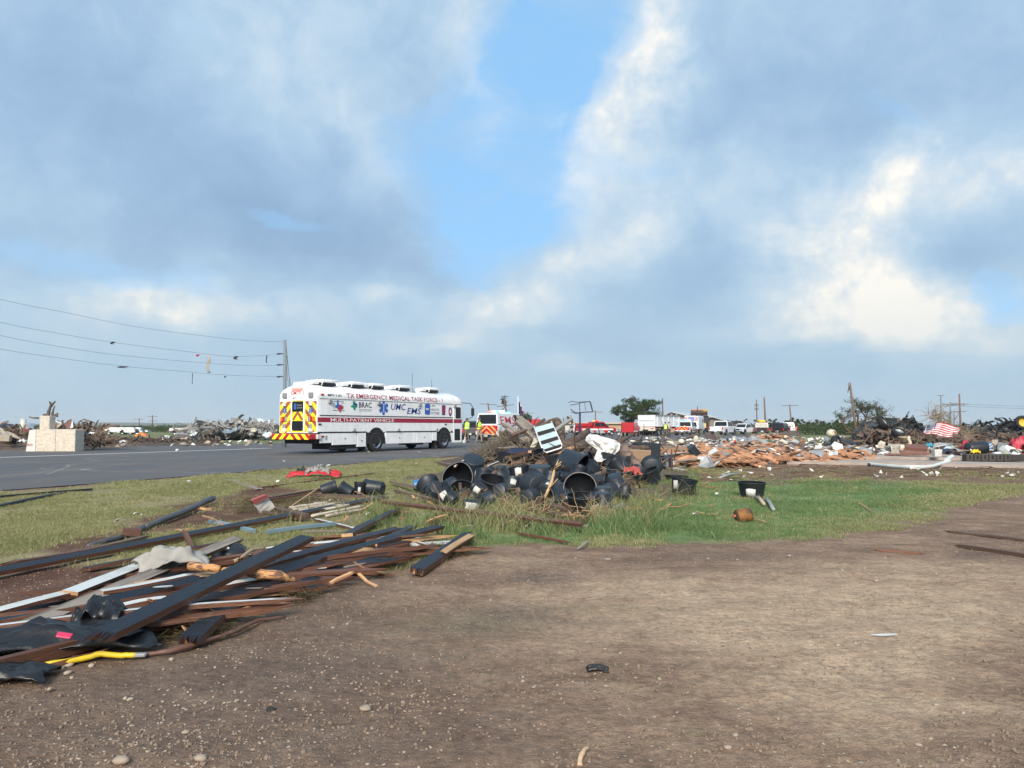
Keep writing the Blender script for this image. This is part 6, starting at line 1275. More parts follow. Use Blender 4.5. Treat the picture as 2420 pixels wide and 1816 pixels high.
# ------------------------------------------------------------------ the heap of nursery pots
POTN=0
def pot(label,u,v,dpx,hpx,vb,ax,kind='pot',sticker=None,dent=0,Y=None,m=POT,name='plant_pot',cat='plant pot'):
    """(u, v): middle of the pot in the photograph; vb: ground row under it (distance); ax: direction its mouth points"""
    global POTN; POTN += 1
    Y=Y or DY(vb); s_=Y/FPX; Rm=dpx*s_/2; H_=hpx*s_; c=A(u,v,Y); rb=Rm*.84; th=Rm*.035
    prof=[(.001,-H_/2),(rb*.93,-H_/2),(rb*.985,-H_/2+H_*.02),(rb,-H_/2+H_*.05),(rb+(Rm-rb)*.80,H_*.33),(Rm*.985,H_*.34),(Rm,H_*.37),(Rm,H_*.44),(Rm*1.03,H_*.46),(Rm*1.03,H_*.5),(Rm*.97,H_*.5)]
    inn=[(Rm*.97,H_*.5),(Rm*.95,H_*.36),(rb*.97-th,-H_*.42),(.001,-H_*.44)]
    z=Vector(ax).normalized(); x=z.cross(Vector((0,1,.2))); x=x.normalized() if x.length > .05 else Vector((1,0,0)); y=z.cross(x)
    Mx=Matrix(((x.x,y.x,z.x,c.x),(x.y,y.y,z.y,c.y),(x.z,y.z,z.z,c.z),(0,0,0,1)))
    t=bpy.data.objects.new(name,None); COL.objects.link(t); t.matrix_world=Mx; tag(t,label,cat)
    def warp(mb):
        sd_=POTN*3.1; out=[]
        for p_ in mb.v:
            q=Vector(p_); a=math.atan2(q.y,q.x); k=1+(dent+.03)*(mnoise.noise(Vector((math.cos(a),math.sin(a),sd_)))+.5*math.sin(2*a+sd_))*min(1,(q.z/H_+.5)*1.3+.15); out.append((q.x*k,q.y*k,q.z))
        mb.v=out
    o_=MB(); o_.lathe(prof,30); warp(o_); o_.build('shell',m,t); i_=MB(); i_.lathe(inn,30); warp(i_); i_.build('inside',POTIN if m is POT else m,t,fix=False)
    rm=MB(); rm.lathe([(Rm*1.035,H_*.455),(Rm*1.06,H_*.47),(Rm*1.06,H_*.50),(Rm*1.02,H_*.515),(Rm*.97,H_*.505)],30); warp(rm); rm.build('rim',m,t)
    if sticker is not None:     # label patch: angle round the pot measured from the side nearest the camera
        tc_=(camo.location-c); a0=math.atan2(tc_.dot(y),tc_.dot(x))+sticker[0]; wd_,h0,h1=sticker[1:4]; vs=[]; n_=7
        for i in range(n_):
            a=a0+(i/(n_-1)-.5)*wd_
            for hh in (h0,h1):hz=H_*(hh+R2.uniform(-.03,.03)); r_=(rb+(Rm-rb)*.8*((hz/H_+.5)/.83))*1.035; vs.append((r_*math.cos(a),r_*math.sin(a),hz))
        q=MB(); q.add(vs,[(2*i,2*i+2,2*i+3,2*i+1) for i in range(n_-1)],smooth=True); so=q.build('sticker',PAPER,t); so.modifiers.new('t','SOLIDIFY').thickness=.003
    return t
U=(0,0,1); D_=(0,0,-1)
PL=[
 ('big upside down pot at the top left of the heap, white label on its left',1116,1103,60,44,1155,(-.22,.50,-.84),(-.75,.8,-.25,.2),.01),
 ('wide open pot showing its black inside at the left of the heap',1085,1136,74,40,1172,(-.12,-.93,.30),None,.05),
 ('upright grey black pot standing at the back next to the root mass',1204,1090,62,36,1130,(.16,.1,1),None,.02),
 ('small closed pot with a raised ring lying at the far left',1030,1158,42,26,1180,(-.35,.75,-.55),None,.02),('pot lying below the ringed one, showing a torn label',1049,1178,44,34,1200,(-.55,.25,.8),(.2,.9,-.35,.3),.03),
 ('closed pot with its round base facing left front, at the lower left',1147,1183,42,26,1212,(.75,.6,.12),None,.02),('small pot lying on its side with a ragged white label, in front',1112,1196,34,36,1220,(.85,.2,-.15),(.1,1.2,-.4,.3),.03),
 ('narrow pot lying behind the small labelled one',1107,1173,30,36,1195,(-.9,.3,.15),None,.03),('wide shallow pot tipped toward the camera beside the black opening',1165,1145,66,26,1178,(.18,-.30,.93),None,.02),
 ('pot lying with its shiny side up behind the shallow tipped pot',1191,1135,44,34,1160,(-.75,-.5,-.2),None,.03),('grey pot with a bright white label left of the big round base',1228,1126,46,42,1165,(-.1,.3,1),(-.1,.7,-.1,.38),.02),
 ('large pot showing its whole round base to the camera in the middle of the heap',1266,1149,66,44,1190,(-.38,.92,.06),None,.01),('half sunk upright pot whose rim shows below the big round base',1215,1172,46,26,1192,(.02,-.1,1),None,.02),
 ('upside down pot with a shiny blue grey base behind the big round base',1276,1120,62,36,1168,(.05,.16,-1),None,.01),('flat upside down pot further back, pale in the sky light',1245,1108,44,18,1150,(.05,.12,-1),None,.01),('pale shallow pot bottom left of the shiny ones',1214,1115,44,18,1152,(0,.12,-1),None,.01),
 ('dark pot rim hidden at the far left behind the ringed pot',1014,1152,52,30,1172,(-.3,.7,.5),None,.05),('long pot body lying under the wide black opening',1092,1164,56,30,1188,(.2,-.5,.85),None,.04),
 ('very large pot lying on its side in the middle back, mouth to the right',1345,1103,84,52,1165,(.72,-.32,-.40),None,.04),('arched pot right of the large lying pot',1383,1096,52,36,1155,(.80,-.25,.30),None,.03),('small pot lying with a flat pale base turned right, mid heap',1341,1128,25,36,1170,(-1,-.1,.05),None,.02),
 ('dark pot behind the large lying pot at its left',1308,1090,36,24,1150,(-.2,.2,1),None,.02),('pot standing on edge like a black half disc',1371,1156,74,28,1206,(-.1,-.93,.38),None,.02),('wide upright pot at the front of the heap with a torn label and straw below',1379,1190,80,38,1220,(.02,-.13,1),(.9,.8,-.45,.1),.02),
 ('upside down pot at the front right with a pale top',1425,1182,44,34,1220,(.02,.10,-1),None,.01),('wide flat pot bottom just behind the front right pot',1424,1163,50,22,1208,(.05,.12,-1),None,.01),('pot lying on its side with its black mouth open to the right',1411,1138,38,44,1185,(.93,-.34,.02),None,.02),
 ('dark leaning pot above the lying mouth',1402,1114,46,34,1170,(.6,.1,.7),None,.05),('narrow dark pot wedged between the lying pots',1384,1128,30,34,1175,(.3,.2,.8),None,.05),('crushed pot with a pale folded top at the right of the heap',1452,1140,52,30,1185,(.35,.25,-.85),None,.10),
 ('angular crushed pot standing beside the leaning trunk',1462,1104,44,36,1155,(-.6,.35,.65),None,.12),('grey pot tucked against the leaning trunk',1480,1100,34,32,1150,(-.3,.3,.9),None,.05),
 ('pot showing its ribbed round base at the right part of the heap',1540,1104,50,26,1142,(.1,.97,.05),None,.01),('half lying pot below the ribbed base, mouth up left',1536,1128,54,32,1152,(-.42,-.05,.9),None,.06),('small upside down pot by the thin post',1577,1092,28,22,1120,(.02,.15,-1),None,.01),
 ('pot with a glossy curved top left of the half disc',1314,1156,52,34,1196,(-.6,-.2,-.7),None,.04),('low black pot rim lying in the grass by the labelled pot',1598,1131,54,14,1138,(.05,.02,1),None,.03),('tilted black pot with a square white label standing in the grass',1616,1151,62,36,1170,(.16,.12,1),(-.75,.45,-.25,.3),.01),
 ('upright black pot with a smeared white label standing alone on the lawn',1777,1157,62,34,1175,(.01,-.02,1),(-.1,.75,-.42,.1),.01),
 ('small black pot lying on its side, leftmost of the row by the brown boards',777,1154,30,36,1172,(.93,.2,.28),None,.02),('second small black pot of the row, two rims nested',818,1159,32,32,1176,(-.85,.1,.45),None,.02),('small upright black pot with a white sticker in the row',849,1157,26,34,1174,(.05,.1,1),(.0,.5,-.3,.15),.01),('stacked small black pots lying at the right end of the row',884,1153,36,46,1172,(-.92,.25,.05),None,.01),
 ('black pot half buried at the right of the half disc pot',1400,1160,40,28,1200,(.4,.2,.8),None,.05),('dark pot in the shade under the white cloth',1440,1092,46,30,1140,(.3,.2,.9),None,.05),('dark pot below the striped panel',1270,1082,44,26,1135,(-.4,-.2,.8),None,.05),
 ('black pot edge beside the yellow splintered stick',1300,1138,40,34,1185,(.3,.5,.8),None,.05),('blackish pot behind the lying small pot',1365,1120,40,34,1178,(.3,.3,.8),None,.05),('black pot under the crushed pot at right',1476,1166,26,26,1200,(.2,.5,.6),None,.08),('low black pot in front of the upright back pot',1180,1118,46,26,1160,(.3,.2,-.9),None,.04),
 ('small dark pot base lying in straw at the front',1374,1226,24,12,1232,(.1,-.6,.5),None,.1),('dark pot behind the wide black opening',1140,1130,40,34,1165,(.2,.4,.8),None,.04),
]
for (u,v,d_),wh in zip([(1062,1150,40),(1132,1160,42),(1240,1142,40),(1292,1162,46),(1332,1172,44),(1352,1150,38),(1424,1128,42),(1444,1158,38),(1158,1128,40),(1184,1162,40),(1250,1176,42),(1322,1134,40),(1398,1184,36),(1502,1122,40),(1068,1180,34),(1208,1150,42)],
                          ['behind the far left ringed pot','right of the wide black opening','left of the big round base','right of the big round base','below the yellow splintered branch','in the middle of the heap','under the leaning trunk','right of the half disc','behind the shallow tipped pot','left of the half sunk rim','in front of the big round base','above the yellow splintered branch','left of the front right pots','left of the ribbed base','at the lower left of the heap','below the bright white label']):
    PL.append(('black pot wedged '+wh,u,v,d_,d_*R2.uniform(.55,.8),v+34,(R2.uniform(-.8,.8),R2.uniform(.2,.9),R2.uniform(-.7,.7)),(R2.uniform(-.6,.6),.7,-.3,.2) if R2.random() < .35 else None,R2.uniform(.02,.09)))
for lb_,u,v,d_,h_,vb,ax,st_,dn in PL:pot(lb_,u,v,d_,h_,vb,ax,sticker=st_,dent=dn)
pot('blue bucket lying behind the left pots',990,1146,28,26,1162,(.9,.2,.1),m=mat('blue_plastic',(.03,.16,.36),.4,var=.15),name='bucket',cat='bucket')
# wide flat tray stack and coiled rims at the right of the heap
for k,(u,v,w_) in enumerate([(1450,1112,86),(1458,1119,80),(1350,1180,100)]):
    Y=DY([1160,1165,1212][k]); s_=Y/FPX; r_=w_*s_/2; mb=MB(); mb.lathe([(r_*.90,-.02),(r_*.95,.015),(r_,.02),(r_*1.02,0),(r_*.98,-.02)],30); o=mb.build('pot_rim',POT); o.location=A(u,v,Y); o.rotation_euler=(R(-4),R([2,-3,-9][k]),0); tag(o,['flat black hoop lying at the right of the heap','second flat black hoop right under the first','long black hoop hanging from the heap in front'][k],'hoop')
o=crumple('red crumpled bag at the right end of the pot heap',A(1494,1126,DY(1165)),.16,.12,.22,mat('dull_red_bag',(.34,.06,.05),.7),'red_bag','bag',seed=61)
rc=thing('rusty_can','rusty brown metal drum lying on the lawn','drum',G(1757,1236)); mb=MB(); rr_=17*DY(1236)/FPX; mb.lathe([(.001,-rr_),(rr_*.92,-rr_),(rr_,-rr_*.92),(rr_*.97,-rr_*.3),(rr_,-rr_*.2),(rr_*.97,0),(rr_,rr_*.5),(rr_*.95,rr_),(rr_*.85,rr_*.98),(.001,rr_*.6)],24,M=T(0,0,rr_*.96) @ RZ(.15) @ RY(R(80))); mb.build('shell',mat('rusty_drum',(.10,.06,.035),.7,.1,var=.4,col2=(.27,.115,.03),c2s=5,c2r=(.47,.56),bump=.4),rc); mb=MB(); mb.lathe([(.02,0),(.02,.04),(.001,.04)],10,M=T(-rr_*1.05,0,rr_*.9) @ RY(R(-90))); mb.build('spout',BRNRED,rc)
mb=MB()
# ------------------------------------------------------------------ the central timber and root heap
HY=23.5
def ap(u,v,Y=HY):return A(u,v,Y)
def tlog(label,pts,r_,m=BARK,**k):
    return log(label,[tuple(ap(*p)) for p in pts],[x*HY/FPX for x in r_] if isinstance(r_,(list,tuple)) else r_*HY/FPX,m,abspts=True,**k)
tlog('thick broken trunk lying diagonally over the pots, reaching up to the right',[(1215,1103,17.5),(1290,1075,19),(1350,1050,20),(1372,1035,21),(1390,1015,22)],[9,11,12,9,5],seg=12)
tlog('second trunk lying under the diagonal one, broken end right',[(1270,1100,17),(1340,1072,18.5),(1398,1042,20)],[7,11,9],seg=12)
tlog('split trunk with a fresh orange scar',[(1310,1086,17.5),(1345,1064,18.2),(1362,1058,18.6)],[5,6,3],BARKLESS)
tlog('dark trunk end under the white cloth',[(1370,1082,18),(1415,1058,19.5)],[8,10]); tlog('smooth peeled trunk leaning down right from the white cloth',[(1466,1060,20),(1488,1082,18),(1518,1116,16)],[10,10,7],mat('peeled_trunk',(.27,.175,.11),.75,var=.35,vs=5,col2=(.11,.07,.05),c2s=3,bump=.6,bs=12),seg=12)
tlog('thin forked branch rising right of the white cloth',[(1462,1046,20),(1480,1036,21),(1497,1026,22)],[5,4,3]); tlog('crooked branch lying behind the peeled trunk',[(1470,1068,20),(1500,1062,20.5),(1540,1056,21)],[6,7,5]); tlog('long low branch behind the brown board',[(1480,1060,22),(1520,1050,23),(1556,1054,23.5)],[4,5,4])
tlog('reddish root spike at the left of the heap',[(1182,1040,23),(1192,1028,23),(1200,1014,23)],[9,7,4]); tlog('thick dark root over the hay like tangle',[(1205,1068,21),(1230,1050,21.5),(1252,1042,22)],[9,7,5]); tlog('curled trunk arching behind the striped panel',[(1285,1012,24),(1300,1000,24.5),(1316,998,24.5),(1326,1012,24),(1330,1040,23.5)],[9,10,11,9,6],seg=12)
tlog('dark trunk dropping down right of the striped panel',[(1318,1000,24),(1326,1030,23.5),(1334,1056,22)],[8,6,3]); tlog('short dark stub on top of the arched trunk',[(1312,1000,24),(1320,990,24)],[4,3.5]); tlog('light grey plastic pipe sticking up right, sharpened end',[(1300,1028,23),(1328,1006,23),(1352,989,23)],[5,5,4.5],mat('grey_pipe',(.22,.25,.25),.5,var=.2,dirt=.3),name='pipe',cat='pipe',rough=.02)
tlog('splintered cross piece at the end of the grey pipe',[(1340,986,23),(1349,992,23),(1354,1001,23)],[2.5,3,2]); tlog('thin stick below the crossed pipe end',[(1349,982,23),(1352,1020,23)],[1,.8])
for k,(a,b_,w_,mt,lb_) in enumerate([((1228,986,22.8),(1262,1014,22.3),.20,GREYB,'upper grey timber of the bundle leaning right on the heap'),((1224,996,22.4),(1258,1026,21.8),.22,GREYB,'middle grey timber of the leaning bundle'),((1226,1002,22.0),(1268,1044,20.8),.18,(WOODGRY,WOODBRN,WOODBRN),'lower dark edged grey timber of the leaning bundle'),
                                          ((1192,1004,21.8),(1250,1042,20.6),.14,GREYB,'pale grey double rail leaning at the left, upper board'),((1200,1016,21.4),(1240,1044,20.4),.10,GREYB,'pale grey double rail leaning at the left, lower board'),((1212,1030,20.4),(1240,1018,20.7),.12,BROWNB,'short brown board crossing the leaning rails'),
                                          ((1258,1014,21.8),(1284,994,22.4),.16,BROWNB,'wide dark board sticking up left of the arched trunk'),((1248,1018,21.8),(1268,1012,21.8),.10,GREYB,'short grey board end above the striped panel'),((1170,1060,20.8),(1215,1058,19.8),.05,GREYB,'thin pale pole lying over the tangle of roots'),
                                          ((1150,1086,21),(1172,1072,19.8),.06,GREYB,'pale stick leaning on the root tangle at the left edge'),((1168,1068,19.8),(1180,1078,21.6),.03,WHITEB,'thin white lath on the root tangle'),((1500,1054,22.0),(1590,1056,23.0),.10,GREYB,'long grey rail lying behind the brown panel'),((1426,1096,18),(1462,1076,20),.06,BROWNB,'thin brown rail under the white cloth'),((1400,1098,17),(1422,1106,16.5),.08,FRESHB,'pale wedge of wood in front of the cloth'),((1424,1100,17.5),(1440,1103,17),.05,FRESHB,'small pale wood splinter under the cloth'),
                                          ((1556,1075,21),(1575,1062,22.0),.08,(WOODORG,WOODORG,WOODNEW),'orange lath leaning by the small upside down pot'),((1548,1058,24.0),(1620,1060,25.0),.30,(WOODORG,WOODTAN,WOODNEW),'wide orange board lying flat behind the peeled trunk')]):
    board(lb_,ap(*a),ap(*b_),w_,.09 if k < 8 else .04,mt,(.12,.15),roll=R2.uniform(-30,30),name='timber',cat='timber')
# striped panel: white tube frame, pale blue slats
sp=thing('slatted_panel','white framed panel with pale blue slats and dark gaps leaning on the heap','panel',tuple(ap(1297,1035,19)),0)
P0,P1,P2,P3=ap(1262,1008,19.6),ap(1303,997,19.8),ap(1330,1058,18.6),ap(1286,1072,18.4); O_=sp.location
fr_=MB(); fr_.tube([P0-O_,(P0*.12+P3*.88)-O_,(P3*.9+P2*.1)-O_,(P3*.08+P2*.92)-O_,(P2*.9+P1*.1)-O_,P1-O_],.022,8); fr_.build('frame',WHITE,sp)
bl_=lambda s_,t_:(P0*(1-s_)+P1*s_)*(1-t_)+(P3*(1-s_)+P2*s_)*t_
nrm=(P1-P0).cross(P3-P0).normalized()*.012
for k in range(3):
    t0,t1=[(.06,.27),(.40,.60),(.72,.90)][k]; q=[bl_(.03,t0),bl_(.97,t0),bl_(.97,t1),bl_(.03,t1)]; s_=MB(); s_.add([x-O_+nrm for x in q]+[x-O_-nrm for x in q],[(0,1,2,3),(7,6,5,4),(0,4,5,1),(1,5,6,2),(2,6,7,3),(3,7,4,0)]); s_.build('slat',mat('pale_blue_slat',(.44,.56,.58),.45,var=.12,dirt=.2),sp,fix=True)
for k in range(3):  # dark strips laid behind the slats to fill the gaps
    t0,t1=[(.28,.39),(.61,.71),(.91,.97)][k]; q=[bl_(.04,t0),bl_(.96,t0),bl_(.96,t1),bl_(.04,t1)]; s_=MB(); s_.add([x-O_-nrm*2 for x in q]+[x-O_-nrm*3 for x in q],[(0,1,2,3),(7,6,5,4),(0,4,5,1),(1,5,6,2),(2,6,7,3),(3,7,4,0)]); s_.build('gap_strip',mat('dark_gap',(.02,.014,.012),.7,var=.4),sp,fix=True)
crumple('white cloth draped over the trunks',tuple(ap(1420,1074,19)),.46,.40,.34,CLOTH,'white_cloth','cloth',-.2,n_=34,fr=1.8,seed=71)
def drape(label,poly,Y0,Y1,m,name='white_cloth',amp=.10,n_=22,cat='cloth',seed=0.):
    """hanging cloth: outline rows in frame pixels top to bottom [(v, u_left, u_right)], with folds in depth"""
    vs=[]; kk=len(poly)-1
    for i in range(n_+1):
        t_=i/n_*kk; a=min(int(t_),kk-1); f_=t_-a; v=poly[a][0]*(1-f_)+poly[a+1][0]*f_; ul=poly[a][1]*(1-f_)+poly[a+1][1]*f_; ur=poly[a][2]*(1-f_)+poly[a+1][2]*f_
        for j in range(n_+1):
            s_=j/n_; bulge=math.sin(s_*math.pi)*math.sin(min(1,(i/n_)*1.2+.12)*math.pi)*.22; fold=amp*(mnoise.noise(Vector((s_*3+i*.03,i/n_*2.2,seed)))+.45*mnoise.noise(Vector((s_*7,i/n_*6,seed+3)))+.2*mnoise.noise(Vector((s_*16,i/n_*13,seed)))); vs.append(A(ul+(ur-ul)*s_,v,Y0+(Y1-Y0)*i/n_-bulge-fold))
    c=sum(vs,Vector())/len(vs); mb=MB(); mb.add([v-c for v in vs],[(i*(n_+1)+j,i*(n_+1)+j+1,(i+1)*(n_+1)+j+1,(i+1)*(n_+1)+j) for i in range(n_) for j in range(n_)],smooth=True); o=mb.build(name,m); o.location=c; o.modifiers.new('t','SOLIDIFY').thickness=.012; return tag(o,label,cat)
bpy.data.objects.remove(bpy.data.objects['white_cloth'])
drape('white and cream cloth draped over the trunks right of the striped panel',[(1028,1392,1408),(1033,1386,1424),(1042,1384,1455),(1050,1392,1466),(1064,1412,1464),(1075,1408,1452),(1086,1404,1432),(1092,1412,1420)],17.9,16.6,CLOTH,amp=.34,seed=2.0,n_=40)
drape('crumpled cream sheet beside the left rail of the striped panel',[(1036,1262,1268),(1044,1260,1274),(1052,1256,1272),(1058,1252,1266)],19.5,19.2,mat('cream_cloth',(.55,.52,.42),.8),'cream_sheet',amp=.12,seed=5.)
crumple('dark blue bag lying between the roots and the upright pot',tuple(ap(1235,1082,18.5)),.42,.3,.28,mat('navy_bag',(.015,.02,.05),.55,var=.3),'dark_bag','bag',seed=81); crumple('dark green tarp edge behind the leaning grey timbers',tuple(ap(1237,1000,25.5)),.28,.2,.35,mat('dark_green',(.02,.035,.025),.7),'tarp','tarp',seed=84)
box_thing('brown_panel','light brown flat panel standing behind the small upside down pot','panel',ap(1512,1078,19),(.56,.05,.32),(.2,.05,.1),mat('tan_board',(.30,.20,.13),.8,var=.15)); box_thing('black_bin','black box like bin behind the light brown panel','bin',ap(1528,1064,21),(.7,.4,.42),(0,.05,.1),POT,.03);
bx=box_thing('black_box','black rectangular planter box tipped on its corner in the rubble','planter box',ap(1644,1072,25),(.62,.34,.26),(.2,.85,.2),POT,.02)
# splintered yellow stick in front of the pots
log('yellow freshly splintered branch standing between the pots',[tuple(A(1286,1178,11.3)),tuple(A(1302,1145,11.6)),tuple(A(1310,1112,11.9)),tuple(A(1320,1086,12.2))],[.02,.028,.02,.005],mat('fresh_splinter',(.55,.37,.18),.6,var=.3,stretch=(3,3,.5)),7,'branch','branch',abspts=True,rough=.25,stubs=((tuple(A(1311,1105,11.9)),tuple(A(1326,1092,11.7)),.014),(tuple(A(1309,1110,11.9)),tuple(A(1325,1098,11.7)),.012),(tuple(A(1296,1158,11.5)),tuple(A(1318,1132,11.3)),.012)))
# root tangle and the soil that carries the heap
def tangle(name,label,pts,n_,L_,r_,m,Yj=.8):
    mb=MB()
    for _ in range(n_):
        u,v,Y,su,sv=pts[R2.randrange(len(pts))]; p_=A(R2.gauss(u,su),R2.gauss(v,sv),Y+R2.uniform(-Yj,Yj)); p_.z=max(p_.z,.03); d=Vector((R2.gauss(0,1),R2.gauss(0,.8),R2.gauss(0,.7))).normalized(); q=[p_]
        for k in range(4):d=(d+Vector((R2.gauss(0,.35),R2.gauss(0,.35),R2.gauss(0,.35)-.05))).normalized(); p_=p_+d*L_*R2.uniform(.5,1)/4; p_.z=max(p_.z,.02); q.append(p_)
        mb.tube(q,[r_*x for x in (1,.9,.75,.55,.3)],4,cap=False)
    return tag(mb.build(name,m),label,kind='stuff')
ROOTM=mat('dry_roots',(.24,.20,.15),.9,var=.4,vs=1.5,col2=(.09,.065,.05),c2s=1.2)
tangle('root_tangle','dense tangle of dry roots and twigs at the left of the timber heap',[(1200,1052,23,9,7),(1190,1064,22,14,7),(1170,1078,21,16,5),(1222,1052,22.5,10,7),(1150,1086,20.5,12,3),(1250,1068,20.5,12,6)],1500,.75,.012,ROOTM)
tangle('twigs','twigs and splinters stuck in and around the pots',[(1300,1205,10.8,60,8),(1400,1216,10.3,30,6),(1220,1200,10.9,40,6),(1350,1120,15,60,10),(1480,1150,14,30,14),(1590,1110,20,40,8),(1280,1098,17,60,8)],420,.45,.006,mat('pale_twigs',(.30,.21,.12),.8,var=.4,vs=3))
tangle('branches','broken branches lying in the timber heap',[(1290,1060,21,40,14),(1430,1070,21,50,12),(1500,1050,23,40,8),(1250,1030,24,25,14),(1340,1090,18,40,8)],110,1.0,.024,BARK,1.2)
def mound(name,label,ctr,m,seed=0.,n_=40):
    """low heap of loose material; ctr: list of (u, v_ground, height, radius)"""
    blobs_=[(G(u,v),h_,r_) for u,v,h_,r_ in ctr]; x0=min(b[0].x-b[2]*1.6 for b in blobs_); x1=max(b[0].x+b[2]*1.6 for b in blobs_); y0=min(b[0].y-b[2]*1.6 for b in blobs_); y1=max(b[0].y+b[2]*1.6 for b in blobs_); n2=n_*2; vs=[]
    for i in range(n2+1):
        for k in range(n2+1):
            x_,y_=x0+(x1-x0)*i/n2,y0+(y1-y0)*k/n2; h=-.04
            h += max(hh*math.exp(-((x_-c.x)**2+(y_-c.y)**2)/rr_**2*1.6) for c,hh,rr_ in blobs_)
            nz=mnoise.noise(Vector((x_*1.7,y_*1.7,seed)))*.5+mnoise.noise(Vector((x_*5,y_*5,seed)))*.35+mnoise.noise(Vector((x_*13,y_*13,seed)))*.2; vs.append((x_,y_,h*(1+nz*.7)+.02*nz-.012))
    mb=MB(); mb.add(vs,[(i*(n2+1)+k,(i+1)*(n2+1)+k,(i+1)*(n2+1)+k+1,i*(n2+1)+k+1) for i in range(n2) for k in range(n2)],smooth=True); return tag(mb.build(name,m),label,kind='stuff')
CHAFF=mat('brown_chaff',(.105,.075,.048),.95,var=.5,vs=9,col2=(.19,.15,.085),c2s=16,c2r=(.5,.6),bump=1.0,bs=24)
mound('rubble','brown chaff and soil heaped under the pots',[(1060,1178,.12,1.5),(1200,1172,.20,2.0),(1300,1165,.28,2.2),(1400,1165,.22,2.0),(1500,1150,.14,1.6),(1250,1130,.42,2.8),(1370,1120,.50,2.8),(1200,1200,.10,1.1),(1290,1206,.12,1.2),(1380,1212,.12,1.1),(1120,1204,.08,1.0)],CHAFF,3.)
mound('rubble','dark soil and broken wood heaped under the trunks',[(1215,1094,.62,2.4),(1280,1094,.75,2.6),(1350,1092,.52,2.4),(1440,1088,.42,2.4),(1540,1082,.2,2.2)],mat('dark_heap',(.055,.04,.032),.95,var=.5,vs=5,col2=(.12,.08,.055),c2s=8,bump=1.0,bs=12),8.)
# ------------------------------------------------------------------ broken things, one by one
def scrap(label,pts,m,th=.03,name='sheet',cat='sheet',curl=.03,parent=None):
    """bent plate with real thickness: pts = (u, v, Y) corners"""
    P=[A(*p) for p in pts]; c=sum(P,Vector())/len(P); nn=sum(((P[i]-c).cross(P[(i+1) % len(P)]-c) for i in range(len(P))),Vector()); nn=nn.normalized() if nn.length > 1e-6 else Vector((0,-1,0)); k=len(P); sz=max((p-c).length for p in P)
    ring=[];
    for i in range(k):a,b_=P[i],P[(i+1) % k]; ring.append(a); ring.append(a.lerp(b_,.5)+(c-a.lerp(b_,.5))*R2.uniform(-.06,.08)+nn*R2.uniform(-1,1)*curl*sz)
    k=len(ring); mid=[c+(q-c)*.5+nn*R2.uniform(-1,1)*curl*sz for q in ring]; vs=[]
    for off in (th/2,-th/2):vs += [q-c+nn*off for q in ring]+[q-c+nn*off for q in mid]+[nn*(off+R2.uniform(0,curl)*sz)]
    n1=2*k+1; fs=[]
    for i in range(k):
        j=(i+1) % k; fs += [(i,j,k+j,k+i),(k+i,k+j,2*k),(n1+j,n1+i,n1+k+i,n1+k+j),(n1+k+j,n1+k+i,n1+2*k),(j,i,n1+i,n1+j)]
    mb=MB(); mb.add(vs,fs); o=mb.build(name,m,parent,fix=True)
    if parent is None:o.location=c; return tag(o,label,cat)
    o.location=c-parent.location; return o
SHEETG=mat('grey_metal_sheet',(.34,.36,.37),.5,.3,var=.25,dirt=.35); SHEETB=mat('blue_grey_sheet',(.22,.29,.36),.5,.2,var=.25,dirt=.25); SHEETN=mat('navy_metal',(.016,.028,.048),.62,.0,var=.3,dirt=.15); TANS=mat('tan_sheet',(.38,.32,.25),.8,var=.2,dirt=.3)
RBRN=mat('red_brown_board',(.19,.095,.07),.75,var=.35,vs=4); CREAM=mat('cream_plastic',(.62,.55,.42),.6,var=.1,dirt=.25); SHW=mat('white_scrap',(.68,.69,.68),.6,var=.15,dirt=.2); BRSHT=mat('brown_sheet',(.10,.065,.05),.7,var=.3); GREYSH=mat('grey_shingle',(.16,.17,.17),.85,var=.2); BLUESC=mat('bright_blue',(.05,.17,.40),.5,var=.15); TEALSC=mat('teal_scrap',(.03,.20,.24),.5,var=.15); REDSC=mat('red_scrap',(.48,.02,.03),.55,var=.15)
# --- stone monument across the road
mo=thing('stone_monument','muddy two part stone monument block at the far roadside on the left','monument',G(118,1068)); Ym=DY(1068); s_=Ym/FPX
STONE=mat('mud_splashed_stone',(.58,.53,.46),.85,var=.12,vs=2,col2=(.40,.34,.27),c2s=6,c2r=(.40,.70),bump=.4,stretch=(1.0,1,1.6)); STONEW=mat('clean_stone',(.60,.58,.55),.8,var=.08)
q=MB(); q.bbox((.25,.4,.56),(1.98,.8,1.12),.02); q.build('base_block',STONE,mo); q=MB(); q.loft([[(-1.18,-.05,0),(-.745,-.0,0),(-.745,.78,0),(-1.1,.7,0)],[(-1.05,-.03,1.08),(-.745,-.0,1.12),(-.745,.78,1.12),(-1.0,.7,1.08)]]); wf_=q.build('side_face',STONEW,mo,fix=True)
lettering('MSOS',(-1.12,.30,-.86,.40),T(0,-.05,0),mat('faded_red_print',(.55,.20,.22),.7),mo)
q=MB(); q.bbox((.26,-.004,.56),(.012,.012,1.1),.002); q.build('joint',BRSHT,mo); q=MB(); q.bbox((-.42,.4,1.12+.34),(.50,.5,.68),.02); q.build('top_block',STONE,mo)
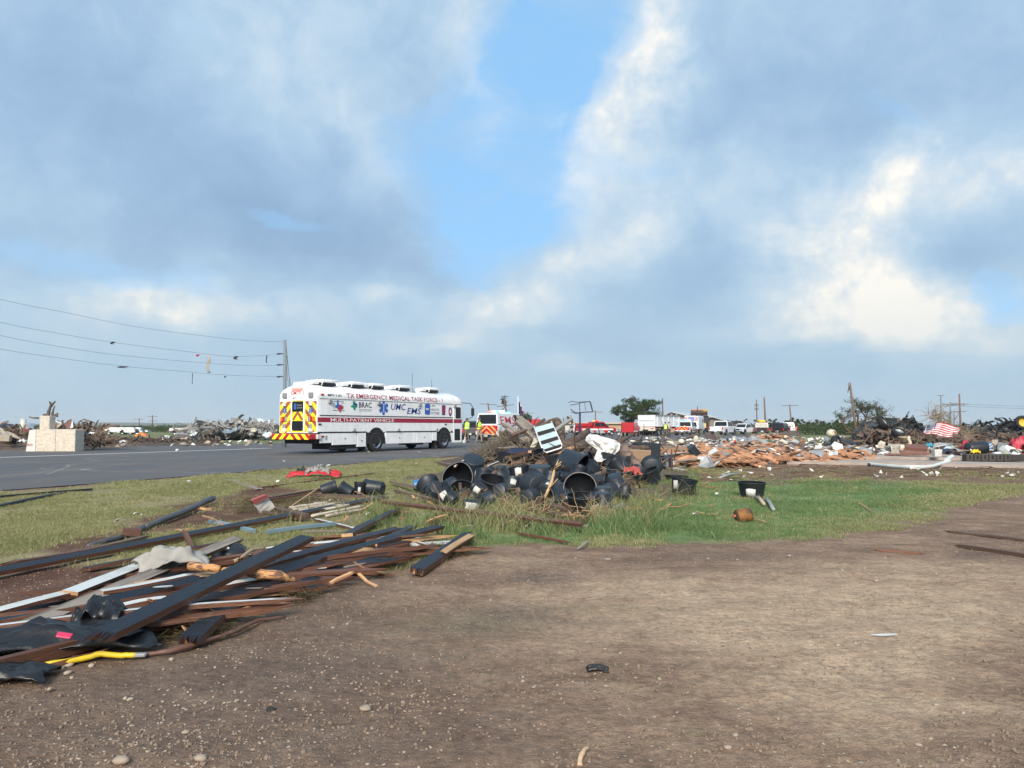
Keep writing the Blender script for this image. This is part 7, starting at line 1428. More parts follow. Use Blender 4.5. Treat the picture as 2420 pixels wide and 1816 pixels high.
# --- dead tree on the left heap
dt_=thing('dead_tree','dead snapped tree with forked bare limbs rising behind the stone monument','tree',at_ground(118,41)); O_=dt_.location
def za(x,y,Y=41):return A(x/6.144,920+y/6.144,Y)-O_
tb=MB()
for pts,rr in (([(730,640),(690,450),(705,330),(735,250),(740,215)],(.14,.11,.09,.065,.045)),([(735,250),(775,205),(805,175)],(.08,.06,.035)),([(740,215),(725,195),(718,178)],(.06,.05,.04)),([(745,600),(765,440),(762,380),(770,310),(795,245)],(.12,.09,.07,.05,.035)),([(762,410),(745,340)],(.05,.03)),([(765,420),(810,370),(848,348)],(.07,.05,.03)),([(826,362),(830,405)],(.05,.06)),([(560,420),(480,418),(420,402)],(.05,.04,.03)),([(655,600),(660,450),(645,362)],(.15,.13,.10))):
    tb.tube([za(*p) for p in pts],rr,7)
tb.build('trunk',mat('dead_bark',(.10,.08,.068),.9,var=.35,bump=.8,bs=10),dt_)
# --- left rubble, named pieces (x, y are positions in an enlarged strip of the photograph)
def zl3(*pp):return [(x/6.144,920+y/6.144,Y) for x,y,Y in pp]
scrap('dark blue crumpled metal panel at the left frame edge',zl3((0,520,44),(60,492,45),(150,510,45),(215,580,44),(190,640,43),(80,630,42),(0,600,42)),SHEETN,.06,curl=.10)
scrap('long tan sheet sloping down at the left frame edge',zl3((-40,530,42),(60,600,41.5),(300,715,40),(270,725,39.5),(100,700,39),(-40,690,39)),TANS,.04)
box_thing('tan_box','tan and dark box lying in front of the sloping tan sheet','box',A(11,1036,38.5),(.55,.4,.32),(0,.05,.3),TANS)
scrap('pale blue sheet left of the dead tree',zl3((385,520,46),(430,500,46),(492,505,46),(490,590,45),(430,590,45)),SHEETB,.03,curl=.06); scrap('grey tent shaped sheet beside the pale blue sheet',zl3((350,585,46),(365,490,46),(400,490,46),(435,580,46)),SHEETG,.04)
q=MB(); q.lathe([(.001,-.4),(.16,-.4),(.17,0),(.16,.4),(.001,.42)],14); o=q.build('canister',WHITE2); o.location=A(54.5,1006,46); tag(o,'white canister standing left of the grey tent shaped sheet','canister')
box_thing('red_cushion','dark red cushion left of the stone monument','cushion',A(60,1018,44),(.45,.3,.22),(.1,.1,.2),mat('deep_red',(.28,.02,.04),.7),.06)
scrap('white strip lying on the dark panel on the left',zl3((230,565,43),(305,600,43),(300,612,42.8),(225,580,42.8)),SHW,.03); scrap('teal scrap below the dark panel on the left',zl3((150,660,42),(200,640,42),(205,655,41.8),(165,680,41.8)),TEALSC,.03); crumple('white bag at the foot of the left rubble',A(53,1042,38.5)-Vector((0,0,.1)),.2,.15,.2,SHW,'white_bag','bag',seed=90)
wfm=thing('window_frame','white square window frame tilted on the rubble right of the dead tree','window frame',tuple(A(130,1003,40.5)))
q=MB(); fr=[(705,520),(775,455),(890,505),(815,570)]; Pw=[A(x/6.144,920+y/6.144,40.5+(.2 if i > 1 else 0))-wfm.location for i,(x,y) in enumerate(fr)]
for i in range(4):q=MB(); q.cyl(Pw[i],Pw[(i+1) % 4],.06,seg=4,smooth=False); q.build('frame_bar',SHW,wfm)
q=MB(); q.add([p*.8+Vector((0,.03,0)) for p in Pw]+[p*.8+Vector((0,.06,0)) for p in Pw],[(0,1,2,3),(7,6,5,4),(0,4,5,1),(1,5,6,2),(2,6,7,3),(3,7,4,0)]); q.build('board',WOODORG,wfm,fix=True)
for lb_,pp,m_,th in (('red brown shingled slab leaning behind the monument',((890,580,41),(950,500,41.5),(1010,445,42),(1045,450,42),(1020,580,41)),RBRN,.06),('white triangular scrap beside the red brown slab',((1020,575,40.5),(1050,455,41),(1065,560,40.5)),SHW,.04),('upright red brown splinter by the white triangle',((1062,550,41),(1072,465,41),(1082,540,41)),RBRN,.05),
                       ('tilted brown slab with a pointed top right of the monument',((1100,600,42),(1170,535,42),(1230,540,42),(1290,610,41),(1200,625,41)),RBRN,.08),('dark beam end standing out of the brown slab',((1195,540,42),(1215,470,42),(1238,475,42),(1225,545,42)),BRSHT,.10),('grey brown splinters standing at the right of the heap',((1325,590,42),(1340,520,42),(1375,525,42),(1360,590,42)),WOODGRY,.06),('long thin beam leaning right above the tan slab',((1380,590,42),(1450,495,42),(1465,500,42),(1410,600,42)),WOODGRY,.07),
                       ('tan slab sloping down to the right at the end of the left heap',((1385,620,41),(1420,605,41.5),(1530,665,40.5),(1640,735,39.5),(1520,740,39.5),(1440,700,40)),TANS,.06),('dark gable shaped board at the right end of the left heap',((1440,745,40),(1730,740,39.5),(1725,775,39),(1500,780,39)),BRSHT,.05),('white roll on the top of the brown slab heap',((1255,575,41),(1310,560,41),(1322,580,41),(1270,590,41)),SHW,.10),
                       ('white plank lying on the right slope of the left heap',((1330,595,40.8),(1410,605,40.8),(1408,618,40.6),(1328,608,40.6)),SHW,.05)):
    scrap(lb_,zl3(*pp),m_,th,'slab' if 'slab' in lb_ else 'board','slab' if 'slab' in lb_ else 'board')
for k,(x,y,sz,m_,lb_) in enumerate([(1135,675,.22,TEALSC,'teal bundle low on the left heap'),(1210,660,.20,mat('lilac',(.35,.28,.42),.7),'lilac cloth on the left heap'),(1130,740,.24,mat('grey_blue_cloth',(.16,.25,.32),.8),'grey blue bundle below the teal one'),(1340,635,.16,SHW,'white small bag on the left heap'),(1780,765,.2,SHW,'white bag beside the low brown clump'),(1260,665,.25,SHEETN,'navy cloth on the left heap')]):
    crumple(lb_,A(x/6.144,920+y/6.144,39.5)-Vector((0,0,.1)),sz,sz*.7,sz*1.1,m_,'bundle','bundle',k,seed=100+k,n_=12)
mound('rubble','dark rubble heaped round the stone monument',[(0,1062,.9,3.5),(110,1056,1.15,3.2),(190,1056,.8,2.8),(260,1056,.35,2.2)],mat('dark_heap2',(.085,.062,.05),.95,var=.5,vs=3,col2=(.20,.15,.12),c2s=4,bump=1.0,bs=6),15.)
mound('rubble','low brown soil and debris along the far verge',[(300,1052,.28,2.0),(345,1054,.30,2.0),(390,1053,.22,2.2),(440,1052,.26,1.8),(480,1054,.2,2)],mat('dark_heap3',(.05,.036,.03),.95,var=.5,vs=4,col2=(.14,.10,.07),c2s=5,bump=1.0,bs=8),19.)
o=crumple('orange tarp bundle in the field behind the verge on the left',A(336,1030,60)-Vector((0,0,.2)),.55,.3,.5,mat('orange_tarp',(.60,.20,.04),.6,var=.2),'orange_bundle','tarp',seed=120,n_=14)
# --- crumpled metal shed, left of the bus
def zm(*pp):return [(350+x/6.32,960+y/6.32,Y) for x,y,Y in pp]
for lb_,pp,m_,th in (('grey canopy like sheet lying left of the crumpled metal',((400,440,68),(430,385,68),(510,355,68),(640,352,68),(690,390,67),(660,440,66),(520,425,66)),SHEETG,.06),('white crumpled panel between canopy and metal heap',((620,440,66),(650,370,67),(720,345,67),(740,400,66),(690,445,65)),SHW,.05),('white square sheet lying on the verge',((205,460,60),(340,450,61),(350,515,59),(215,530,59)),SHW,.04),
                        ('pale sheet at the left end of the metal heap',((720,400,68),(800,310,69),(900,290,69),(880,350,68),(790,400,67)),CREAM,.06),('dark beam on the crest of the metal heap, left',((830,290,69),(980,245,70),(1000,240,70),(990,270,69),(860,305,69)),BRSHT,.10),('brown twisted panel in the left half of the metal heap',((850,400,67),(900,320,68),(1040,290,68),(1060,340,67),(960,390,66)),RBRN,.08),
                        ('dark twisted panel in the middle of the metal heap',((980,400,67),(1010,300,68),(1080,310,68),(1090,380,66),(1030,420,66)),SHEETN,.10),('curved pale blue grey sheet under the long beam',((1120,400,66),(1140,340,67),(1250,330,67),(1400,290,67),(1340,370,66),(1230,405,65)),SHEETB,.05),('long pale beam rising to the right over the metal heap',((1180,310,68),(1340,265,68.5),(1480,225,69),(1500,235,69),(1370,295,68),(1200,325,68)),CREAM,.12),
                        ('dark steep beam at the peak of the metal heap',((1470,390,67),(1490,250,68),(1510,170,69),(1550,200,69),(1550,280,68),(1510,380,67)),mat('dark_galv',(.10,.105,.11),.5,.3,var=.3),.15),('pale square panel right of the peak',((1550,240,69),(1660,255,69),(1640,320,68),(1560,290,68)),CREAM,.05),('second pale panel below the peak',((1520,340,67),(1590,320,67),(1640,360,67),(1600,385,66),(1530,380,66)),CREAM,.05),
                        ('translucent looking blue white sheet behind the metal heap',((1560,230,72),(1590,180,73),(1690,190,73),(1790,210,73),(1900,240,73),(1900,340,72),(1700,350,71)),mat('pale_blue_sheet',(.50,.60,.66),.5,var=.1),.04),('ribbed white roof sheet lying along the crest',((1060,270,70),(1300,255,71),(1310,275,70),(1100,310,69)),mat('pale_blue_sheet',(.5,.6,.66)),.05),('grey folded sheet at the right end of the metal heap',((1640,400,66),(1660,290,68),(1710,240,69),(1720,330,68),(1780,350,67),(1760,420,66)),SHEETG,.06),
                        ('white sheet fallen on the verge behind the bus',((1700,440,62),(1800,400,64),(1860,430,62),(1760,480,60)),SHW,.05),('cream sheet behind the rear of the bus',((1690,290,70),(1790,280,70),(1810,340,69),(1720,360,68)),CREAM,.05),('brown gable board lying on the verge at left',((370,510,60),(540,495,60),(560,505,59),(380,520,59)),BRSHT,.08),('black frame like wreckage on the verge',((630,460,58),(720,430,59),(740,500,58),(690,470,58)),BLKPLAS,.10),('dark triangular scrap on the verge',((690,580,55),(740,520,56),(870,570,55),(860,585,54)),BRSHT,.10),('tan plank behind the dark triangle on the verge',((350,530,60),(480,500,60),(620,470,60),(600,500,59)),TANS,.06)):
    scrap(lb_,zm(*pp),m_,th,'metal_sheet' if 'sheet' in lb_ or 'panel' in lb_ else 'beam','metal sheet' if 'sheet' in lb_ or 'panel' in lb_ else 'beam',curl=.08)
Yc=DY(1040); cv=thing('culvert_pipe','big grey ribbed culvert pipe lying on the far verge left of the bus','pipe',tuple(A(569,1032,Yc))); L_=94*Yc/FPX/2; r_=8.0*Yc/FPX; q=MB(); prof=[]
for i in range(40):x=-L_+2*L_*i/39; prof.append((r_*(1+.05*(i % 2)),x))
q.lathe(prof+[(r_*.9,L_*.99)]+[(r_*.9,-L_*.99)]+[prof[0]],18,M=RY(R(87))); q.build('tube',GALV,cv)
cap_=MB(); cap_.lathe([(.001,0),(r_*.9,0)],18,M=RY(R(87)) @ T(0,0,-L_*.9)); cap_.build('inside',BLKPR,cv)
mound('rubble','brown soil and scrap heaped under the crumpled metal',[(480,1036,.5,5),(540,1036,.8,5),(600,1036,.9,5),(640,1036,.6,5)],mat('dark_heap2',(.08,.06,.05)),25.,30)
# --- the wreck heap on the right
def zr(*pp):return [(2060+x/6.144,960+y/6.144,Y) for x,y,Y in pp]
def tyre_thing(label,c,r_,w_,ax,rim=None,name='loose_tyre'):
    t=thing(name,label,'tyre',tuple(c)); z=Vector(ax).normalized(); M_=z.to_track_quat('Z','Y').to_matrix().to_4x4(); q=MB(); q.lathe([(r_*.6,-w_/2),(r_*.92,-w_/2),(r_,-w_*.3),(r_,w_*.3),(r_*.92,w_/2),(r_*.6,w_/2),(r_*.58,0),(r_*.6,-w_/2)],22,M=M_); q.build('tyre',BLACK,t); q=MB(); q.lathe([(r_*.6,w_*.3),(r_*.5,w_*.1),(.001,w_*.15)],16,M=M_); q.lathe([(r_*.6,-w_*.3),(r_*.5,-w_*.1),(.001,-w_*.15)],16,M=M_); q.build('rim',rim or GALV,t); return t
tyre_thing('black tyre tilted on the top of the wreck heap, left of the rusty upright panel',A(2086,999,35.8),.34,.26,(.6,-.55,.5)); tyre_thing('tyre lying flat in the middle of the wreck heap',A(2124,1023,35.2),.34,.25,(.1,-.5,.85)); tyre_thing('yellow centred wheel at the right frame edge on top of the dark metal',A(2416,999,36),.34,.22,(-.2,-1,.1),mat('yellow_rim',(.55,.38,.04),.5)); tyre_thing('half hidden tyre at the left of the wreck heap',A(1976,1046,35),.34,.26,(.7,-.7,.1))
def wreck(label,c,yaw,L_,m,roll=0,name='wrecked_car'):
    t=thing(name,label,'wrecked car',tuple(c),yaw); M_=RX(R(roll)); q=MB(); rings=[]
    for x,h_,w_ in ((-L_/2,.35,.7),(-L_*.42,.62,.85),(-L_*.2,.75,.9),(0,1.05,.85),(L_*.18,.95,.85),(L_*.3,.62,.9),(L_*.45,.55,.8),(L_/2,.3,.65)):
        rings.append([tuple(M_ @ Vector((x+R2.uniform(-.1,.1),s_*w_+R2.uniform(-.14,.14),z*h_+R2.uniform(-.10,.10)+.1))) for s_,z in ((-1,0),(-1.05,.5),(-.8,1),(0,1.02),(.8,1),(1.05,.5),(1,0))])
    q.loft(rings); q.build('crushed_body',m,t,fix=True)
    for x in (-L_*.3,L_*.3):
        for s_ in (-1,1):w_=MB(); w_.lathe([(.001,-.1),(.18,-.11),(.2,-.13),(.31,-.12),(.33,-.06),(.33,.06),(.31,.12),(.2,.13),(.001,.1)],16,M=M_ @ T(x,s_*.85,.3) @ RX(R(90))); w_.build('wheel',BLACK,t)
    for s_ in (-1,1):w_=MB(); w_.add([M_ @ Vector(p) for p in ((-.5,s_*.93,.75),(.5,s_*.93,.72),(.3,s_*.78,1.0),(-.25,s_*.8,1.05))]+[M_ @ Vector(p) for p in ((-.5,s_*.90,.75),(.5,s_*.90,.72),(.3,s_*.75,1.0),(-.25,s_*.77,1.05))],[(0,1,2,3),(7,6,5,4),(0,4,5,1),(2,6,7,3)]); w_.build('window',DKGLASS,t)
    return t
wreck('crushed dark car lying in the left half of the wreck heap',at_ground(2110,37.5)+Vector((0,0,.35)),.2,3.8,mat('burnt_paint',(.045,.05,.055),.5,.2,var=.4,dirt=.4),20); wreck('crushed dark blue vehicle at the right under the yellow centred wheel',at_ground(2375,38)+Vector((0,0,.35)),-.1,3.8,SHEETN,-15); wreck('black crumpled vehicle wreck at the left foot of the storm torn tree',at_ground(1990,36)+Vector((0,0,-.05)),.5,2.4,mat('black_wreck',(.018,.024,.034),.6,var=.3),10).scale=(.8,.6,.55)
for lb_,pp,m_,th in (('rusty upright corrugated panel on the wreck heap',((290,300,38),(285,220,38.2),(345,185,38.2),(412,175,38.2),(400,310,38)),mat('rusty_sheet',(.13,.085,.065),.8,var=.4),.06),('yellowish crushed hood across the wreck heap',((170,350,36.5),(210,325,37),(340,300,37),(520,345,36.5),(560,380,36),(400,370,36),(190,385,36)),mat('yellow_grey_panel',(.30,.25,.15),.7,var=.3),.08),('grey bumper under the crushed hood',((135,435,35.5),(290,390,36),(310,398,36),(180,440,35.5)),SHEETG,.08),
                        ('blue grey sheet standing right of the flag',((1440,320,38),(1450,228,38.5),(1530,240,38.5),(1640,228,38.5),(1600,330,38),(1520,410,37.5),(1450,380,37.5)),SHEETB,.04),('huge dark blue folded metal roof at the right',((1500,480,36),(1580,330,37),(1660,290,38),(1900,300,38),(2110,290,38),(2150,380,37),(1950,480,36),(1700,500,35.5)),SHEETN,.10),('dark upper edge sheet rising to the yellow centred wheel',((1840,300,38),(2150,265,38),(2240,250,38),(2240,330,37.5),(2000,330,37.5)),mat('black_wreck',(.02,.03,.04)),.08),
                        ('grey diagonal beam on the dark blue metal',((1830,300,37.2),(1860,295,37.2),(2090,400,36.5),(2070,415,36.4)),SHEETG,.10),('long dark rail sloping up right across the dark metal',((1540,520,35.4),(1900,450,35.6),(2230,340,36),(2230,360,36),(1900,475,35.5),(1550,530,35.3)),mat('dark_galv',(.1,.1,.1)),.06),('white box corner on the diagonal beam',((1960,380,36),(2050,410,36),(2020,425,36)),SHW,.08),
                        ('brown drawer front lying before the wreck heap',((470,600,30),(800,605,30),(810,665,29.5),(640,655,29.5),(475,640,29.6)),mat('brown_cabinet',(.16,.07,.05),.55,var=.2),.25),('cream square end of the brown drawer',((400,590,30),(470,598,30),(472,642,29.7),(410,640,29.7)),CREAM,.2),('reddish plank under the brown drawer',((400,650,29),(700,680,28.6),(860,690,28.3),(700,700,28.2),(420,672,28.6)),RBRN,.07),('long dark red plank on the concrete edge',((180,695,28),(600,700,27.6),(600,712,27.4),(180,710,27.6)),RBRN,.05),
                        ('white cushion lying left of the brown drawer',((90,580,32),(130,532,32.5),(200,560,32.2),(190,590,31.8)),CREAM,.2),('tan crumpled cardboard behind the brown drawer',((225,600,31.5),(240,555,32),(400,560,32),(420,600,31.5),(300,640,31)),TANS,.08),('tan cardboard in front of the drawer end',((270,690,29.6),(300,640,30),(400,625,30),(400,680,29.5)),TANS,.05),('pale boards stacked behind the white bucket',((900,560,33),(1000,550,33),(1180,565,33),(1100,590,32.5),(920,580,32.5)),SHEETG,.12),('light grey tray on the pale boards',((880,610,32),(1000,580,32.3),(1190,600,32),(1160,640,31.5),(960,635,31.5)),mat('pale_blue_sheet',(.5,.6,.66)),.06),
                        ('grey weathered panel right of the black drum',((1820,640,31),(1830,530,31.5),(2050,545,31.5),(2000,660,31)),GREYSH,.06),('tan carton above the blue striped books',((1730,560,31.5),(1740,520,31.8),(1820,520,31.8),(1830,580,31.5),(1780,600,31.3)),TANS,.2),('pinkish fabric heap left of the red bag',((1220,680,31),(1240,600,31.5),(1330,590,31.5),(1360,660,31),(1300,690,30.6)),mat('pink_fabric',(.32,.17,.18),.8,var=.2),.12),('white sheet flapping low by the yellow toy',((1740,690,30),(1860,670,30.2),(1900,690,30),(1800,705,29.7)),SHW,.05),('pale green board by the white pillow',((1895,700,29.8),(1930,640,30.2),(2010,700,30),(1950,720,29.6)),mat('pale_green',(.35,.36,.25),.8),.05)):
    scrap(lb_,zr(*pp),m_,th,'panel','panel' if 'panel' in lb_ or 'sheet' in lb_ else 'debris piece',curl=.05)
bt=thing('storage_crate','row of dark crates with slotted sides at the right edge, behind the long concrete strip','crate',tuple(A(2330,1082,26.8)))
for k in range(6):q=MB(); q.bbox((-.66+k*.27,0,0),(.25,.3,.26),.02); cr_=q.build('crate_bay',mat('dark_crate',(.055,.05,.045),.8,var=.25),bt); q=MB(); q.bbox((-.66+k*.27,-.155,.02),(.06,.02,.14),.005); q.build('slot',BLKPR,cr_)
box_thing('dark_chest','plain dark chest right of the slotted crates','chest',A(2398,1082,26.8),(.48,.35,.22),(0,0,-.02),mat('dark_chest',(.035,.03,.03),.7),.02)
q=MB(); q.lathe([(.001,-.38),(.24,-.38),(.26,-.3),(.25,0),(.26,.3),(.24,.38),(.001,.38)],20,M=RY(R(84))); o=q.build('black_drum',POT); o.location=A(2308,1059,30.5); tag(o,'big black barrel lying on its side among the coloured junk on the right','barrel')
crumple('red bag left of the black barrel',A(2283,1062,31)-Vector((0,0,.1)),.26,.2,.5,mat('deep_red',(.28,.02,.04)),'red_bag','bag',seed=130); crumple('big red cushion at the right frame edge',A(2410,1066,31)-Vector((0,0,.12)),.35,.25,.85,mat('cushion_red',(.38,.025,.045),.55),'red_cushion','cushion',seed=131,fr=1.0); crumple('white pillow left of the big red cushion',A(2386,1066,30.5)-Vector((0,0,.05)),.26,.2,.3,CLOTH,'pillow','pillow',seed=132,fr=1.0); crumple('yellow toy below the blue striped books',A(2305,1071,29.5)-Vector((0,0,.05)),.16,.12,.22,mat('bright_yellow',(.8,.52,.01)),'yellow_toy','toy',seed=133); crumple('small teal tub beside the brown drawer',A(2195,1058,31)-Vector((0,0,.05)),.16,.12,.26,mat('bright_teal',(.02,.26,.38),.5),'teal_tub','tub',seed=134)
bks=thing('books','bundle of blue and white striped books beside the tan carton','books',tuple(A(2333,1062,30.5)),0)
for k in range(5):q=MB(); q.bbox((0,0,.045*k),(.42,.3,.035),.005); q.v=[tuple(RY(R(-35)) @ Vector(v)) for v in q.v]; q.build('book',[BLUESC,SHW][k % 2],bks)
wb=thing('white_bucket','white square bucket with a pale handle standing at the concrete edge','bucket',tuple(A(2214,1079,27.5)),0); q=MB(); q.loft([[(-.12,-.1,0),(.12,-.1,0),(.12,.1,0),(-.12,.1,0)],[(-.14,-.12,.26),(.14,-.12,.26),(.14,.12,.26),(-.14,.12,.26)]]); q.build('shell',WHITE2,wb,fix=True); q=MB(); q.tube([(-.12,0,.25),(-.08,0,.42),(.02,0,.46),(.12,0,.25)],.012,5); q.build('handle',CREAM,wb)
crumple('dark blue round lid beside the white square bucket',A(2232,1070,28.5)-Vector((0,0,.08)),.30,.22,.28,SHEETN,'round_cover','cover',seed=140,fr=.5)
fpt=thing('clay_pot','pale clay flower pot standing in the wreckage above the cardboard','flower pot',tuple(A(2136,1046,33))); q=MB(); q.lathe([(.001,0),(.12,0),(.19,.20),(.22,.21),(.22,.26),(.18,.26),(.14,.05),(.001,.05)],20); q.build('shell',mat('clay',(.42,.34,.24),.8),fpt)
q=MB(); q.tube([(0,0,0),(.05,0,.15),(-.03,0,.3),(.02,0,.42)],[.09,.06,.07,.04],8); o=q.build('figurine',CREAM); o.location=A(2149,1054,32); tag(o,'small cream figurine right of the clay pot','figurine')
wp=thing('bent_pipe','long white metal downpipe bent into a shallow V on the bare ground at right','pipe',tuple(G(2150,1112))); O_=wp.location
for nm,pts,r_ in (('near_tube',[(2053,1098,24.0),(2100,1104,22.8),(2154,1111,21.8),(2170,1111,21.7),(2205,1102,22.6),(2243,1090,24.3)],.055),('far_tube',[(2114,1104.5,22.9),(2150,1105,22.8),(2186,1104,22.8)],.04),('folded_end',[(2236,1090,24.4),(2243,1083,25),(2250,1079,25.4)],.07)):
    q=MB(); q.tube([Vector((A(*p).x,A(*p).y,max(A(*p).z,r_)))-O_ for p in pts],r_,8,smooth=False); q.build(nm,mat('white_downpipe',(.62,.66,.64),.45,var=.1,dirt=.3),wp)
log('dark collar at the left mouth of the white downpipe',[tuple(G(2051,1099,.06)),tuple(G(2056,1099,.06))],[.06,.06],BLKPR,abspts=True,name='pipe_collar',cat='pipe collar',rough=.0)
# the big flag over the wreck
fl_=thing('american_flag','large American flag spread over the wreck heap','flag',tuple(A(2225,1018,35.6))); O_=fl_.location
def fgrid(s_,t_):
    """s along the stripes, t down; the flag sags to the lower left"""
    tl,tr_,br,bl=Vector((2213,998.5)),Vector((2271,1010)),Vector((2258,1037)),Vector((2182,1026)); tl2=Vector((2186,1009))
    top=Vector((2186+ (2271-2186)*s_,0)); vt=1009-10*min(1,s_/.30) if s_ < .30 else 999+11*((s_-.30)/.70)**1.4
    vb=1025.5+ (s_*11.5); u=(2186+85*s_)*(1-t_)+(2181+77*s_)*t_
    return A(u,vt*(1-t_)+vb*t_+1.3*math.sin(s_*9+t_*2),35.9-.6*t_+.16*math.sin(s_*11+t_*3)+.08*math.sin(s_*23))-O_
def fcell(s0,s1,t0,t1,ns,nt_,m,nm,off=0):
    q=MB(); q.add([fgrid(s0+(s1-s0)*i/ns,t0+(t1-t0)*j/nt_)+Vector((0,-off,0)) for i in range(ns+1) for j in range(nt_+1)],[(i*(nt_+1)+j,i*(nt_+1)+j+1,(i+1)*(nt_+1)+j+1,(i+1)*(nt_+1)+j) for i in range(ns) for j in range(nt_)],smooth=True); o=q.build(nm,m,fl_); sdm=o.modifiers.new('t','SOLIDIFY'); sdm.thickness=.01; return o
for k in range(13):t0,t1=k/13,(k+1)/13; fcell(.32 if k < 7 else 0,1,t0,t1,20,2,FRED if k % 2 == 0 else FWH,'stripe')
cn=fcell(0,.32,0,7/13,8,6,FNAVY,'canton')
for i in range(9):
    for j in range(5 if i % 2 == 0 else 4):
        c_=fgrid(.32*(j*2+(1 if i % 2 == 0 else 2))/10.5,7/13*(i+.5)/9)+Vector((0,-.02,0)); q=MB(); pts=[(c_.x+(.028 if p % 2 == 0 else .012)*math.sin(p*math.pi/5),c_.y,c_.z+(.028 if p % 2 == 0 else .012)*math.cos(p*math.pi/5)) for p in range(10)]; q.add([tuple(c_)]+pts,[(0,p+1,(p+1) % 10+1) for p in range(10)]); q.build('star',FWH,cn)
tangle('dry_branches','dry fan of thin branches standing above the flag',[(2215,990,37,7,5),(2205,982,37.5,5,6),(2232,996,36.8,9,3)],110,1.3,.012,mat('straw_branch',(.30,.23,.15),.8,var=.3),.4)
tangle('dry_branches','dry branches hanging right of the flag',[(2285,1028,35.5,8,8),(2300,1040,35,6,6),(2150,1052,34,50,4)],160,.9,.012,mat('straw_branch',(.3,.23,.15)),.5)
def strips(name,label,pts,n_,L_,w_,m,Yj=1.0):
    mb=MB()
    for _ in range(n_):
        u,v,Y,su,sv=pts[R2.randrange(len(pts))]; c=A(R2.gauss(u,su),R2.gauss(v,sv),Y+R2.uniform(-Yj,Yj)); c.z=max(c.z,.08); d=Vector((R2.gauss(0,1),R2.gauss(0,.6),R2.gauss(0,.55))).normalized(); e=d.cross(Vector((R2.gauss(0,1),R2.gauss(0,1),R2.gauss(0,1)))).normalized(); f=d.cross(e); l_=L_*R2.uniform(.3,1); ww=w_*R2.uniform(.4,1.6); bend=R2.uniform(-.25,.25)*l_; vs=[]
        for k in range(4):
            t_=k/3-.5; p=c+d*l_*t_+f*bend*(1-4*t_*t_)
            for a,b_ in ((-1,-1),(1,-1),(1,1),(-1,1)):q=p+e*ww*a+f*.012*b_; q.z=max(q.z,.005); vs.append(q)
        mb.add(vs,[(k*4+i,k*4+(i+1) % 4,k*4+4+(i+1) % 4,k*4+4+i) for k in range(3) for i in range(4)]+[(3,2,1,0),(12,13,14,15)])
    return tag(mb.build(name,m),label,kind='stuff')
strips('twisted_metal','mass of twisted dark metal in the wreck heap',[(2070,1020,37.5,16,11),(2110,1024,37,22,10),(2150,1008,38,12,8),(2160,1030,36.5,22,9),(2050,1040,36.5,10,7),(2340,1034,37.5,36,9),(2395,1012,37,18,12),(2320,1016,37,22,8),(2385,1030,36.5,26,8),(2150,1008,37.5,12,8)],520,.95,.05,mat('dark_twisted',(.035,.038,.042),.55,.3,var=.6,vs=.8,dirt=.4),.9)
strips('twisted_metal','twisted brown and grey scrap in the wreck heap',[(2080,1030,36.5,26,10),(2150,1036,36,40,8),(2290,1046,34.5,50,7),(2380,1044,34.5,30,8)],300,1.0,.06,mat('brown_twisted',(.12,.085,.065),.8,var=.6,vs=.9),.9)
strips('twisted_metal','pale bent strips in the crumpled metal heap left of the bus',[(490,1018,67.5,24,7),(560,1014,68,34,8),(620,1018,68,22,8)],320,2.0,.12,mat('pale_twisted',(.27,.26,.25),.6,.2,var=.6,vs=.5),1.5)
strips('broken_wood','broken wood and scrap piled round the stone monument',[(30,1026,42,22,8),(130,1012,41.5,14,4),(200,1024,41,26,9),(240,1040,39.5,30,4)],420,.9,.05,mat('brown_twisted',(.12,.08,.06)),.9)
strips('broken_wood','dark low scrap along the far verge',[(345,1044,52,16,3),(400,1044,54,26,4),(480,1047,54,20,3),(310,1046,50,14,2)],240,1.1,.06,mat('dark_twisted2',(.07,.05,.042),.8,var=.6),1.5)
mound('rubble','dark heap under the wrecked cars',[(2060,1062,.8,3.2),(2110,1062,1.1,3.4),(2160,1062,1.0,3.2),(2230,1062,1.1,3.4),(2300,1062,.8,3.2),(2380,1062,.9,3.4),(1985,1064,.4,2.4)],mat('dark_heap3',(.05,.04,.03)),33.)
mound('rubble','mixed brown rubble in front of the wrecks and under the split lumber',[(1620,1078,.22,4),(1700,1076,.28,4.5),(1770,1070,.40,5),(1820,1066,.45,5),(1900,1074,.25,5),(2000,1076,.22,4.5),(2130,1076,.25,3.6),(2250,1076,.25,3.6),(2370,1076,.3,3.6)],mat('lumber_dust',(.20,.115,.075),.95,var=.5,vs=3,col2=(.10,.07,.055),c2s=2.2,c2r=(.42,.56),bump=1.0,bs=9),40.,50)
tangle('brush_heap','crossed brown brush under and beside the flag',[(2200,1048,35,40,3),(2290,1036,36.5,14,7)],180,1.2,.014,ROOTM,.6)
